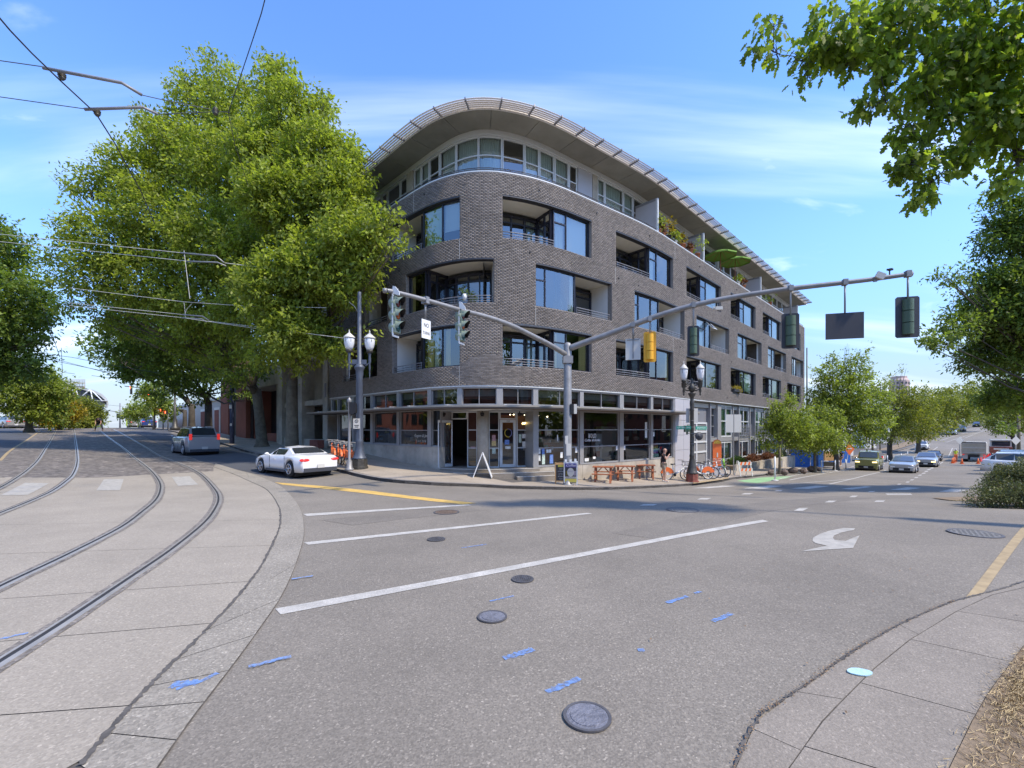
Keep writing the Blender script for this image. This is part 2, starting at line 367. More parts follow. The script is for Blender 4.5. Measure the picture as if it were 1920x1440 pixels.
M['blind_gr'] = mat('blind_green', (.45,.62,.36), .8)
M['galv'] = mat('galvanised', (.27,.265,.26), .5, .35, var=.2, vscale=3, bump=.15, bscale=20, det=8)
M['galv_b'] = mat('blue_grey_steel', (.085,.10,.13), .5, .3, var=.15, vscale=4)
M['sig_green'] = mat('signal_green', (.075,.12,.075), .55)
M['sig_green_l'] = mat('signal_green_faded', (.21,.26,.20), .65)
M['sig_yel'] = mat('signal_yellow', (.80,.42,.03), .5)
M['black'] = mat('black', (.015,.015,.017), .5)
M['blackpl'] = mat('black_plate', (.05,.052,.062), .6)
M['white'] = mat('white', (.78,.78,.76), .5)
M['offwhite'] = mat('offwhite', (.6,.58,.53), .6)
M['sign_green'] = mat('street_sign_green', (.02,.30,.20), .5)
M['red'] = mat('red', (.55,.03,.02), .5)
M['orange'] = mat('orange', (.80,.17,.04), .5)
M['lens_r'] = mat('lens_red', (.12,.01,.01), .25)
M['lens_a'] = mat('lens_amber', (.4,.09,.02), .25)
M['lens_g'] = mat('lens_green', (.02,.10,.10), .25)
M['lens_r_on'] = mat('lens_red_lit', (.8,.05,.02), .4, emit=(1,.08,.03), es=6)
M['lamp_dark'] = mat('lamp_iron', (.07,.065,.055), .45, .3, var=.3, vscale=6, bump=.3, bscale=20)
M['lamp_glass'] = mat('lamp_glass', (.72,.73,.74), .25, var=.04)
M['brickred'] = mat('red_brick_base', (.22,.07,.05), .8, var=.3, vscale=6)
M['bark'] = mat('bark', (.15,.125,.085), .95, bump=1, bscale=12, var=.35, vscale=3)
M['bark_d'] = mat('bark_dark', (.07,.06,.05), .95, bump=1, bscale=12, var=.3, vscale=3)
M['wood'] = mat('red_wood', (.36,.12,.05), .6, var=.25, vscale=5)
M['pine'] = mat('pine_wood', (.62,.36,.15), .6, var=.1)
M['tyre'] = mat('tyre', (.02,.02,.021), .85)
M['rim'] = mat('rim', (.5,.5,.52), .3, .7)
M['carglass'] = mat('car_glass', (.03,.035,.04), .05, spec=.8)
M['windscreen'] = mat('windscreen', (.10,.14,.22), .04, spec=1)
M['tail'] = mat('tail_light', (.55,.02,.03), .25, emit=(1,.05,.03), es=.25)
M['headl'] = mat('head_light', (.8,.8,.75), .15)
M['headl_on'] = mat('head_light_on', (.9,.8,.5), .2, emit=(1,.75,.3), es=1.5)
M['skin'] = mat('skin', (.52,.30,.21), .6)
M['cloth_b'] = mat('cloth_black', (.02,.02,.024), .9)
M['cloth_k'] = mat('cloth_khaki', (.33,.27,.20), .9)
M['rock'] = mat('rock', (.17,.125,.10), .9, bump=1, bscale=5, var=.4, vscale=3)
M['tarp'] = mat('blue_tarp', (.03,.13,.42), .6, var=.2, vscale=2)
M['redbrick'] = mat('far_brick', (.28,.10,.065), .9, var=.15, vscale=.8)
M['cover_ring'] = mat('cover_ring', (.14,.135,.14), .6, .5, var=.2, vscale=9)
def spray_mat():
    m = mat('spray_blue', (.17,.30,.60), .9); t = m.node_tree; L = t.links.new; b = t.nodes['Principled BSDF']; o = t.nodes['Material Output']
    n = t.nodes.new('ShaderNodeTexNoise'); n.inputs['Scale'].default_value = 26; n.inputs['Detail'].default_value = 6; tc_ = t.nodes.new('ShaderNodeTexCoord'); L(tc_.outputs['Object'], n.inputs['Vector'])
    mr = t.nodes.new('ShaderNodeMapRange'); mr.inputs['From Min'].default_value = .25; mr.inputs['From Max'].default_value = .70; L(n.outputs['Fac'], mr.inputs['Value'])
    tr = t.nodes.new('ShaderNodeBsdfTransparent'); mi = t.nodes.new('ShaderNodeMixShader'); L(mr.outputs[0], mi.inputs[0]); L(tr.outputs[0], mi.inputs[1]); L(b.outputs[0], mi.inputs[2]); L(mi.outputs[0], o.inputs[0]); return m
M['blue_paint'] = spray_mat()
M['leaf_elm'] = leaf_mat('leaf_elm', (.225,.275,.06), .42, .45, (1.22,1.15,.8))
M['leaf_dark'] = leaf_mat('leaf_dark', (.135,.195,.05), .4, .42, (1.2,1.12,.8))
M['leaf_young'] = leaf_mat('leaf_young', (.20,.25,.06), .42, .42, (1.22,1.15,.8))
M['leaf_far'] = leaf_mat('leaf_far', (.16,.195,.045), .4, .35)
M['leaf_yel'] = leaf_mat('leaf_yellow', (.24,.20,.02), .3, .3)
M['leaf_top'] = leaf_mat('leaf_overhead', (.17,.23,.045), .4, .62, (1.2,1.15,.8))
M['leaf_bush'] = leaf_mat('leaf_bush', (.11,.135,.08), .4, .2)
M['leaf_red'] = leaf_mat('leaf_red', (.13,.055,.035), .4, .2)
# ---------------- ground, roads and markings ----------------
gx = np.unique(np.concatenate([np.arange(-320, -64, 16), np.arange(-64, 80, 1.), np.arange(80, 145, 5), np.arange(145, 330, 16)]))
gy = np.unique(np.concatenate([np.arange(-160, -8, 12), np.arange(-8, 72, 1.), np.arange(72, 145, 5), np.arange(145, 330, 16)]))
GX, GY = np.meshgrid(gx, gy); GZ = TV(GX, GY).reshape(GX.shape)
nx, ny = len(gx), len(gy); I = np.arange(nx*ny).reshape(ny, nx)
Fq = np.stack([I[:-1, :-1], I[:-1, 1:], I[1:, 1:], I[1:, :-1]], -1).reshape(-1, 4)
g = np_mesh('road', np.stack([GX.ravel(), GY.ravel(), GZ.ravel()], 1), Fq, M['asphalt'], kind='structure'); g.data.shade_smooth()
big = [(-1500,-1500,-6),(1500,-1500,-6),(1500,1500,-6),(-1500,1500,-6)]
MB().add(big, [(0,1,2,3)]).build('ground', M['dirt'], kind='structure')
def S3(pts, s=2.572, o=(0, 800)): return [(x/s+o[0], y/s+o[1]) for x, y in pts]
outer = [(250,1440+70)]+S3([(910,1438),(1060,1240),(1230,1010),(1380,780),(1455,580),(1467,490),(1450,400),(1400,330),(1340,280),(1250,240),(1130,205),(1040,178)])
inner = [(150,1440)]+S3([(560,1438),(680,1300),(850,1130),(1040,940),(1200,760),(1290,620),(1350,480),(1350,400),(1310,330),(1260,290),(1150,240),(1030,196)])
OW = smooth_line(GP(outer), 4); IW = smooth_line(GP(inner), 4)
tip = OW[-1]
nearL = GP([(-900,1600), (-900,905), (0,896), (180,896), (322,888), (400,884)])
slab_poly = [p for p in IW[::-1]] ; slab_poly = slab_poly[::-1]
main = IW[1:]+[nearL[5], nearL[4], nearL[3], nearL[2], nearL[1], (-11, 1.5), (IW[0][0]-.5, 1.5)]
drape('track_slab', OW+[nearL[5], nearL[4], nearL[3], nearL[2], nearL[1], (-11,1.3), (OW[0][0], 1.3)], .004, M['joint'], cell=1)
slabroot = bpy.data.objects['track_slab']
cuts = [GP(c) for c in ([(0,1125),(560,1085)], [(0,1205),(520,1160)], [(0,1344),(390,1315)], [(0,985),(540,975)], [(0,925),(520,905)], [(0,1040),(565,1022)])]
def split(poly, cuts):
    ps = [poly]
    for a, b in cuts:
        n = []
        for p in ps:
            for q in cut(p, a, b):
                if len(q) >= 3 and abs(area(q)) > .002: n.append(q)
        ps = n
    return ps
def shrink(poly, e=.01):
    if area(poly) < 0: poly = poly[::-1]
    P = [p for i, p in enumerate(poly) if math.dist(p, poly[i-1]) > .02]; n = len(P); out = []
    for i in range(n):
        a, b, c = Vector(P[i-1]), Vector(P[i]), Vector(P[(i+1) % n])
        d1 = (b-a).normalized(); d2 = (c-b).normalized(); n1 = Vector((-d1.y, d1.x)); n2 = Vector((-d2.y, d2.x)); m = n1+n2
        m = m.normalized() if m.length > .3 else n1
        out.append(tuple(b+m*e))
    return out
for q in split(main, cuts): drape('concrete_slab', shrink(q, .008), .012, M['slab'], slabroot, cell=1)
band = OW + IW[::-1]
bcuts = cuts + [GP(c) for c in ([(470,1115),(540,1107)], [(405,1170),(500,1165)], [(250,1325),(400,1300)], [(330,1245),(460,1225)], [(480,930),(560,935)])]
ribs = [(OW[i], OW[i+1], IW[min(i+1, len(IW)-1)], IW[min(i, len(IW)-1)]) for i in range(0, min(len(OW), len(IW))-1)]
k = 0
while k < len(ribs):
    grp = ribs[k:k+3]; poly = [grp[0][0]]+[r_[1] for r_ in grp]+[r_[2] for r_ in grp[::-1]]+[grp[0][3]]
    drape('concrete_band', shrink(poly, .006), .014, M['slab_band'], slabroot, cell=1); k += 3
# cracked seam between the slab and its band
def strip(name, P, w, off, m, parent=None, lift=0, jit=0, kind='structure', n=6, smooth=True, **kk):
    P = smooth_line(P, n) if smooth else P
    L = ribbon(P, w); V = []
    if jit:
        L = [(a+Vector((random.gauss(0, jit), random.gauss(0, jit))), b+Vector((random.gauss(0, jit), random.gauss(0, jit)))) for a, b in L]
    for a, b in L: V += [a, b]
    A = np.array([(p.x, p.y) for p in V]); Z = TV(A[:, 0], A[:, 1])+off
    mb = MB(); mb.add([(A[i, 0], A[i, 1], Z[i]) for i in range(len(A))], [(2*i+1, 2*i+3, 2*i+2, 2*i) for i in range(len(L)-1)])
    if lift:
        B = [(A[i, 0], A[i, 1], Z[i]-lift) for i in range(len(A))]; nn = len(A)
        mb.add([(A[i, 0], A[i, 1], Z[i]) for i in range(nn)]+B, [(2*i, 2*i+2, nn+2*i+2, nn+2*i) for i in range(len(L)-1)]+[(2*i+3, 2*i+1, nn+2*i+1, nn+2*i+3) for i in range(len(L)-1)])
    return mb.build(name, m, parent, kind if parent is None else None, **kk)
strip('seam', GP(inner)[:9], .035, .019, M['joint'], slabroot, jit=.006, n=24)
strip('seam', GP(inner)[8:], .02, .019, M['joint'], slabroot, jit=.003, n=20)
# brick paving up the hill
cob = GP([(-500,920),(-300,905),(0,897),(180,897),(322,889),(400,885),(430,882),(422,876),(375,865),(322,842),(262,816),(237,807)])
cobp = cob+[(-46.5,60),(-60,60),(-60,46)]+GP([(60,812),(0,860)])+[(-26, 16)]
drape('brick_paving', cobp, .005, M['cobble'], cell=1)
drape('bus_lane', GP([(0,864),(60,816)])+[(-62,56),(-90,40),(-60,20),(-30,14)], .006, M['asphalt_dark'], cell=1.5)
strip('edge_line', GP([(0,864),(30,838),(76,808)]), .13, .012, M['tan_paint'])
drape('street_lane', GP([(430,878),(375,864),(322,841),(262,815),(240,808)])+[(-44,58),(-42,57.5)]+GP([(318,812),(345,822),(400,834),(449,848),(486,858),(560,872),(618,884),(640,888),(560,897),(500,893)]), .007, M['asphalt_dark'], cell=1)
rails = {
 'a': S3([(430,820),(370,930),(310,1030),(240,1110),(150,1180),(0,1270),(-300,1400)], 4, (0,600)),
 'b': S3([(555,820),(570,900),(585,1000),(588,1080),(560,1160),(500,1220),(400,1290),(250,1360),(80,1430),(-200,1540)], 4, (0,600)),
 'c': S3([(750,830),(900,940),(1050,1060),(1150,1140),(1210,1220),(1215,1290),(1180,1360),(1090,1440)], 4, (0,600))+[(233,990),(136,1041),(0,1107),(-200,1215)],
 'd': S3([(850,820),(1000,900),(1250,1040),(1450,1120),(1550,1190),(1630,1280),(1655,1350),(1620,1440)], 4, (0,600))+[(385,985),(330,1031),(249,1088),(120,1176),(0,1253),(-200,1385)]}
for kk in 'abcd':
    P = GP(rails[kk]); near = kk in 'cd'
    r_ = strip('tram_rail', P, .06, .026, M['steel'], lift=.010)
    Q = [(v[0].x, v[0].y) for v in ribbon(smooth_line(P, 6), .0, -.052)]
    strip('flangeway', Q, .045, .022, M['rubber'], r_, smooth=False)
    Q = [(v[0].x, v[0].y) for v in ribbon(smooth_line(P, 6), .0, -.092)]
    strip('guard_rail', Q, .03, .028, M['steel'], r_, smooth=False)
    Q = [(v[0].x, v[0].y) for v in ribbon(smooth_line(P, 6), .0, -.05)]
    strip('rail_bed', Q, .26, .018, M['railbed'], r_, smooth=False, jit=.004)
# painted markings
def mark(name, px, m, off=.006): return drape(name, GP(px), off, M[m], cell=1)
mark('lane_line', [(516,1142),(800,1091),(1430,975),(1441,978),(850,1091),(526,1153)], 'white_paint')
mark('lane_line', [(570,1017.5),(1100,962),(1112,963.5),(578,1022)], 'white_paint')
mark('lane_line', [(568,964),(878,946),(884,948),(576,968)], 'white_paint')
mark('centre_line', [(515,904.5),(560,908),(700,921),(893,943.5),(868,946),(700,927),(560,912),(530,909)], 'yellow_paint')
def Z7(p): return S3(p, 5.647, (1240,700))
def Z6(p): return S3(p, 5.333, (1560,820))
def Z5(p): return S3(p, 2.8235, (1240,860))
def Z8(p): return S3(p, 4.364, (1480,680))
for b in ([(1577,916.6),(1622,912),(1635,913),(1597.5,918)], [(1669,918.4),(1700.6,913.8),(1727,915),(1699,919)], [(1760.6,922),(1785,916.6),(1815,919),(1794,922.8)],
          Z7([(315,1215),(640,1190),(805,1192),(500,1218)]), Z7([(860,1218),(1150,1188),(1290,1192),(1080,1225)]), Z7([(1370,1220),(1640,1190),(1780,1195),(1560,1225)])):
    mark('crosswalk_bar', b, 'white_paint')
for b in ([(0,930),(47,906),(92,907),(52,929)], [(180.5,920.5),(195,899.5),(232,899),(225,920)], [(322.5,895),(356,893.8),(372,909.5),(334,912)]):
    mark('crosswalk_bar', b, 'faded_paint', .019)
def dash(x0, x1, y, h, sk): return [(x0, y+h/2), (x0+sk, y-h/2), (x1, y-h/2), (x1-sk, y+h/2)]
for a in ((1307,1334,935.5,3,8),(1389,1413,926,2.6,7),(1546,1569,940.7,3.2,8),(1592,1609,931,3,6),(1488,1516,955.5,5.5,11),(1639,1660,940,2.6,4),(1199,1233,947,2.6,8),(1664,1707,926.8,2.4,-4),(1626,1642,922,2,5),(1452,1468,920,2,4)):
    mark('lane_dash', dash(*a), 'white_paint')
for x, y in ((1686,908),(1702,904),(1710,900),(1718,895.5),(1725,891),(1732,887.5),(1737,884),(1742,880.5),(1747,877.5)):
    mark('lane_dash', dash(x-4.5, x+4.5, y, 1.7, 3), 'white_paint')
def line(pts, w=.12, m='white_paint', n=8): return strip('lane_line', GP(pts), w, .008, M[m], n=n)
line([(1755,872.5),(1768,866)]); line([(1480,900.5),(1540,889),(1601,878),(1650,867),(1700,850),(1745,833)]); line([(1462,898),(1520,886.5),(1576,881),(1640,866),(1690,850)], .1)
line([(1555,908),(1610,895),(1661,881.6)]); line([(1747,846),(1758,838)]); line([(1778,856),(1786,840)]); line([(1762,826.6),(1800,814.5),(1839,804.5)]); line([(1775,829),(1812,817),(1850,806)], .1); line([(1810,821),(1844,808)])
line([(1480,907.5),(1540,903),(1600,898)], .1); 
for i in range(6): line([(1895-i*7, 893-i*5), (1835-i*4, 886-i*4.6)], .1)
mark('parking_line', S3([(1468,420),(1488,415),(1530,487),(1510,490)], 5.333, (1560,820)), 'white_paint')
mark('bike_box', [(1381.7,901.5),(1426,895.5),(1488,892.5),(1474,897),(1420.6,906),(1396,904)], 'green_paint', .005)
mark('turn_arrow', Z5([(735,493),(875,462),(815,448),(800,436),(803,420),(840,399),(890,383),(965,368),(1027,370),(1018,379),(955,392),(915,408),(908,420),(918,432),(975,437),(1050,407),(1015,474)]), 'faded_paint')
mark('edge_line', [(1807,1126),(1920,985),(2010,905),(2016,914),(1842,1115)], 'tan_paint')
def spray(a, b, w, seed=0):
    p, q = Vector(G(*a)), Vector(G(*b)); n = 14; d = (q-p); nn = Vector((-d.y, d.x)).normalized(); rr = random.Random(seed)
    up = [p+d*(i/n)+nn*(w/2*(.55+.6*rr.random())) for i in range(n+1)]; dn = [p+d*(i/n)-nn*(w/2*(.55+.6*rr.random())) for i in range(n+1)]
    off = .02 if a[0] < 560 else .007
    drape('spray_mark', [tuple(x) for x in up+dn[::-1]], off, M['blue_paint'], cell=1)
for i, (a, b, w) in enumerate([((466,1254),(546,1234),.055),((322,1288),(372,1284),.11),((330,1296),(385,1279),.05),((382,1279),(408,1266),.05),((547,1088),(587,1082),.05),((-5,1203),(53,1190),.05),((865,1028),(912,1021),.04),((918,1128),(963,1118),.04),
    ((945,1236),(1000,1218),.09),((1025,1299),(1087,1273),.07),((1196,1220),(1209,1220),.06),((1250,1131),(1289,1119),.07),((1303,1113),(1314,1110),.05),((1337,1166),(1371,1151),.07)]): spray(a, b, w, i)
def manhole(px, py, w, label, style=0, cm='iron'):
    x, y = G(px, py); r = w/2*y/850; t = thing('manhole_cover', label, 'manhole cover', (x, y, T(x, y)+.006), random.random()*3)
    mb = MB(); n = 28
    vs = [(a*cos(2*PI*i/n), a*sin(2*PI*i/n), z) for a, z in ((r*1.0,.000),(r,.012),(r*.88,.012),(r*.88,.004)) for i in range(n)]
    mb.add(vs, [(k*n+i, k*n+(i+1)%n, (k+1)*n+(i+1)%n, (k+1)*n+i) for k in range(3) for i in range(n)]); mb.build('ring', M['cover_ring'], t)
    mb = MB(); mb.lathe([(r*.87,.001),(r*.87,.010)], n=n, smooth=False)
    for i in range(-4, 5):
        h = math.sqrt(max(0, (r*.8)**2-(i*r*.18)**2))
        if style == 0:
            for j in range(-4, 5):
                if abs(j*r*.18) < h: mb.box((i*r*.18, j*r*.18, .0115), (r*.1, r*.1, .005))
        elif i in (-3, -2, 2, 3): mb.box((i*r*.2, 0, .0112), (r*.11, h*.9, .003))
    if style: mb.box((0, 0, .0115), (r*.16, r*.5, .004)); mb.lathe([(r*.7,.010),(r*.7,.014)], n=n, smooth=False)
    mb.build('lid', M[cm], t)
manhole(1101, 1346, 90, 'largest dark manhole cover with a slotted lid in the asphalt nearest the camera', 1, 'lid')
manhole(923, 1158, 56, 'dark round cover just beyond the blue dashes below the long white lane line', 1, 'lid')
manhole(980, 1087, 42, 'small dark cover just below the middle of the long white lane line', 0)
manhole(818, 1012, 34, 'small dark cover between the long and the middle white lane lines', 0)
manhole(837, 961, 48, 'rusty brown cover just below the end of the yellow centre line', 0, 'cover_rust')
manhole(1280, 957, 58, 'pale round cover beside the far end of the long white lane line', 0, 'cover_pale')
manhole(1828, 1001, 78, 'pale wide cover right of the painted turn arrow', 0, 'cover_pale')
manhole(758, 887, 22, 'small cover set in the pavement by the corner storefront', 0, 'cover_pale')
# near sidewalk and dry verge
edge = [(1345,1520),(1417,1356),(1466.7,1317),(1534,1271),(1576.5,1239),(1629.6,1205),(1683,1175),(1736,1150),(1789,1129),(1842,1115),(1895,1101),(1920,1092),(2100,1055),(2400,1030)]
verge = [(1745,1520),(1824,1356),(1850,1310),(1870,1281),(1891.7,1253),(1920,1214),(2000,1150),(2400,1080)]
EW, VW = GP(edge), GP(verge)
sw = drape('near_sidewalk', [(EW[0][0]-.25, 1.5)]+EW+VW[::-1]+[(VW[0][0]-.1, 1.5)], .004, M['joint'], cell=.5)
gut = GP([(1425,1520),(1541,1356),(1575,1320),(1640,1255),(1704,1203),(1790,1150),(1860,1117),(1925,1102),(2100,1067),(2400,1040)])
gutter = [(EW[0][0]-.25, 1.5)]+EW+gut[::-1]+[(gut[0][0]-.1, 1.5)]
jc = [GP(c) for c in ([(1704,1200),(1899,1244)], [(1620.7,1285),(1838.5,1345)], [(1789,1147),(1920,1168)], [(1500,1400),(1760,1480)], [(1900,1100),(2060,1115)])]
for q in split(gutter, [GP(c) for c in ([(1560,1310),(1440,1290)], [(1700,1180),(1640,1150)], [(1480,1400),(1700,1500)])]): drape('gutter_slab', shrink(q, .004), .010, M['walk2'], sw, cell=.5)
for q in split(gut+VW[::-1], jc): drape('paving_slab', shrink(q, .006), .012, M['walk2'], sw, cell=.5)
strip('seam', EW, .018, .016, M['joint'], sw, jit=.006, n=26)
drape('verge', VW+[(30,4),(30,1.5),(VW[0][0]-.1,1.5)], .02, M['dirt'], cell=.4)
spray((1625,1250), (1673,1215), .07, 40)
x, y = G(1612, 1264); mb = MB()
mb.extrude([(x+.085*cos(a)*(1+.15*cos(2*a)), y+.06*sin(a), T(x, y)+.014) for a in np.linspace(0, 2*PI, 17)[:-1]], (0,0,.008)); mb.build('survey_patch', mat('patch', (.42,.62,.66), .5, var=.2, vscale=40), kind='structure')
# straw and litter
def scatter_litter(name, pts, n, spread, size, mt, label):
    V = []; F = []
    for i in range(n):
        b = random.choice(pts); x = b[0]+random.gauss(0, spread[0]); y = b[1]+random.gauss(0, spread[1])
        V.append((x, y))
    Z = TV([v[0] for v in V], [v[1] for v in V]); VV = []
    for i, (x, y) in enumerate(V):
        a = random.random()*PI; l = size[0]*random.uniform(.5, 1.4); w = size[1]; z = Z[i]+.024; dx_, dy_ = cos(a)*l, sin(a)*l; nx_, ny_ = -sin(a)*w, cos(a)*w; b = len(VV)
        h = random.uniform(.002, size[2])
        VV += [(x-dx_-nx_, y-dy_-ny_, z), (x+dx_-nx_, y+dy_-ny_, z+h), (x+dx_+nx_, y+dy_+ny_, z+h), (x-dx_+nx_, y-dy_+ny_, z+.004)]; F.append((b, b+1, b+2, b+3))
    np_mesh(name, VV, F, mt, attr=np.random.default_rng(1).random(len(F)), kind='stuff', label=label)
strawm = mat('straw', (.42,.32,.17), .9, attr_rand=.45)
vp = [(x+u*.9, y-u*.35) for x, y in smooth_line(VW[:7], 8) for u in np.linspace(.16, 1.7, 8)]
scatter_litter('dry_grass', vp, 26000, (.07,.07), (.022,.0011,.014), strawm, 'dry straw and grass clippings on the bare verge')
leafm = mat('dry_leaf', (.22,.13,.06), .9, attr_rand=.6)
scatter_litter('leaf_litter', smooth_line(EW[:9], 14), 420, (.016,.016), (.005,.003,.004), leafm, 'dry brown leaf crumbs caught in the gutter seam')
scatter_litter('leaf_litter', [(1.7+.8*i, 2.6+.9*i) for i in range(1, 8)], 60, (.9,1.1), (.010,.006,.006), leafm, 'scattered dry leaves on the asphalt near the sidewalk')
# ---------------- corner sidewalk ----------------
curbpx = [(315,808),(329,811),(400,829.4),(422.5,835),(449,844),(486,854),(560,869),(618,881.5),(643,886.5),(677.7,895.5),(712,902),(748.7,906),(781,908),(826.6,911),(900,913.5),(974.6,917),(1089,919),(1181,917),(1240,914),(1289,911),(1319,908),(1353.7,903.5),(1380,898),(1430,892.5),(1505,882),(1544.6,875),(1600,864),(1647,855),(1700,841),(1741,827),(1773,815)]
CW = [(-46,61),(-42.5,57.5)]+GP(curbpx)+[(140,138)]
CS = smooth_line(CW, 3)
side = drape('corner_sidewalk', CS+[(140,175),(60,120),(20,60),(-25,60)], .115, M['joint'], cell=1, skirt=.2)
L = ribbon(CS, .16, .08)
mb = MB(); A = []
for a, b in L: A += [a, b]
A_ = np.array([(p.x, p.y) for p in A]); Z = TV(A_[:, 0], A_[:, 1])
nA = len(A)
mb.add([(A_[i, 0], A_[i, 1], Z[i]+.13) for i in range(nA)]+[(A_[i, 0], A_[i, 1], Z[i]-.05) for i in range(nA)],
       [(2*i+1, 2*i+3, 2*i+2, 2*i) for i in range(nA//2-1)]+[(nA+2*i+1, nA+2*i+3, 2*i+3, 2*i+1) for i in range(nA//2-1)]+[(2*i, 2*i+2, nA+2*i+2, nA+2*i) for i in range(nA//2-1)])
mb.build('kerb', M['curb'], side)
ca, sa = cos(-PI/4), sin(-PI/4)
rot = lambda p: (p[0]*ca-p[1]*sa, p[0]*sa+p[1]*ca); unrot = lambda p: (p[0]*ca+p[1]*sa, -p[0]*sa+p[1]*ca)
# offset the kerb line inward for the slabs
inn = [tuple(v[0]) for v in ribbon(CS, 0, .17)]
near_in = [p for p in inn if p[1] < 52 and p[0] < 48]
sp_ = near_in+[(50,66),(20,60),(-30,60)]
RP = [rot(p) for p in sp_]; cellz = 1.65; cnt = 0
xs = [p[0] for p in RP]; ys = [p[1] for p in RP]
for i in range(int(min(xs)/cellz)-1, int(max(xs)/cellz)+1):
    for j in range(int(min(ys)/cellz)-1, int(max(ys)/cellz)+1):
        c = clip_rect(RP, i*cellz, (i+1)*cellz, j*cellz, (j+1)*cellz)
        if len(c) < 3 or abs(area(c)) < .06: continue
        q = [unrot(p) for p in c]; cx = sum(p[0] for p in q)/len(q); cy = sum(p[1] for p in q)/len(q)
        if (cx+cy > 18.5 and cy-cx > 19.6) or cnt > 260 or (cx+cy > 18.5 and cx < 0 and cy > 22) : continue
        drape('paving_slab', shrink(q, .007), .130, M['walk'], side, cell=1.2); cnt += 1
drape('kerb_paint', GP([(1300,908.5),(1319,906),(1353.7,901.5),(1366,899),(1366,901),(1353.7,904),(1319,909),(1300,911.5)]), .137, M['tan_paint'], side, cell=1)

# sealed cracks and a utility patch in the asphalt
def crack(pts, w=.018, seed=0, m='rubber'):
    rr = random.Random(seed); P = smooth_line(GP(pts), 10); P = [(x+rr.gauss(0,.02), y+rr.gauss(0,.02)) for x, y in P]; strip('road_crack', P, w, .005, M[m], smooth=False, jit=w*.2)
M['tar'] = mat('tar', (.115,.105,.095), .8, var=.2, vscale=6); M['patch'] = mat('asphalt_patch', (.18,.158,.13), .92, bump=.4, bscale=60, var=.12, vscale=.8, speck=(75,.2), det=8)
drape('asphalt_patch', GP([(600,975),(840,952),(900,957),(660,985)]), .003, M['patch'], cell=1); drape('asphalt_patch', GP([(1150,1000),(1560,930),(1640,934),(1240,1012)]), .003, M['patch'], cell=1)
# ---------------- corner apartment building ----------------
KN = [-30,-6,-4,-2,0,2,4,6,8,10,12,60.]; TH = [-.791,-.791,-.724,-.363,.2,.496,.668,.649,.66,.715,.793,.793]
_ds = .05; FS = np.arange(-40, 60+_ds, _ds); FT = np.interp(FS, KN, TH)
FX = np.concatenate([[0], np.cumsum(np.cos((FT[1:]+FT[:-1])/2))*_ds]); FY = np.concatenate([[0], np.cumsum(np.sin((FT[1:]+FT[:-1])/2))*_ds])
_i0 = int(round(40/_ds)); FX += -.521-FX[_i0]; FY += 20.204-FY[_i0]
def fp(s, d=0., z=0.):
    t = np.interp(s, FS, FT); return (float(np.interp(s, FS, FX)-sin(t)*d), float(np.interp(s, FS, FY)+cos(t)*d), z)
def fpv(s, d, z):
    t = np.interp(s, FS, FT); return np.stack([np.interp(s, FS, FX)-np.sin(t)*d, np.interp(s, FS, FY)+np.cos(t)*d, np.broadcast_to(z, np.shape(s))], -1)
def ang(s): return float(np.interp(s, FS, FT))
def sdiv(s0, s1, step=.6):
    if s0 > 12.5 or s1 < -6.2: return [s0, s1]
    n = max(1, math.ceil((s1-s0)/step)); return [s0+(s1-s0)*i/n for i in range(n+1)]
def fbox(mb, s0, s1, z0, z1, d0, d1, mat=0, step=.6):
    ss = sdiv(s0, s1, step); n = len(ss); P = []
    for s in ss: P += [fp(s, d0, z0), fp(s, d0, z1), fp(s, d1, z1), fp(s, d1, z0)]
    F = [(0,1,2,3), (4*n-1,4*n-2,4*n-3,4*n-4)]
    for i in range(n-1):
        a = 4*i; b = a+4
        for k in range(4): F.append((a+k, b+k, b+(k+1)%4, a+(k+1)%4))
    return mb.add(P, F, mat)
def fstrip(mb, s0, s1, z0, z1, d, mat=0, step=.6):
    ss = sdiv(s0, s1, step); P = []
    for s in ss: P += [fp(s, d, z0), fp(s, d, z1)]
    return mb.add(P, [(2*i, 2*i+2, 2*i+3, 2*i+1) for i in range(len(ss)-1)], mat)
BLD = thing('apartment_building', 'five storey dark brick apartment building with a rounded corner and a wide curved concrete roof', 'building', (0,0,0))
SL, SR, ZB, ZT = -14.5, 46.2, 3.92, 13.40
ROW = {4: (10.50,12.42), 3: (7.60,9.57), 2: (4.80,6.68)}
# (s0, divider, s1, order 'LW'/'WL', mullions)
OP = {4: [(-12.6,-10.4,-8.3,'LW',[]), (-6.70,-4.23,-1.85,'LW',[-2.89]), (.11,2.8,5.22,'LW',[3.61]), (7.1,10.31,12.94,'LW',[11.15]), (14.85,17.4,20.81,'LW',[18.4]), (22.78,25.26,28.78,'LW',[26.3]), (30.75,33.17,36.6,'LW',[34.2]), (38.88,41.4,44.35,'LW',[42.3])],
      3: [(-9.7,-9.6,-7.2,'LL',[]), (-5.4,-4.02,-.3,'WL',[]), (1.71,4.23,6.76,'WL',[2.32]), (8.68,11.4,14.56,'WL',[9.27,10.51]), (16.43,19.19,22.44,'WL',[18.3]), (24.31,27.0,30.44,'WL',[26.1]), (32.34,35.07,38.47,'WL',[34.2]), (40.53,43.18,45.6,'WL',[42.2])]}
OP[2] = [(a, b, c, o, m) for a, b, c, o, m in OP[4]]
def opens_at(z):
    for r_, (z0, z1) in ROW.items():
        if z0-1e-4 < z < z1-1e-4: return [(o[0], o[2]) for o in OP[r_]]
    return []
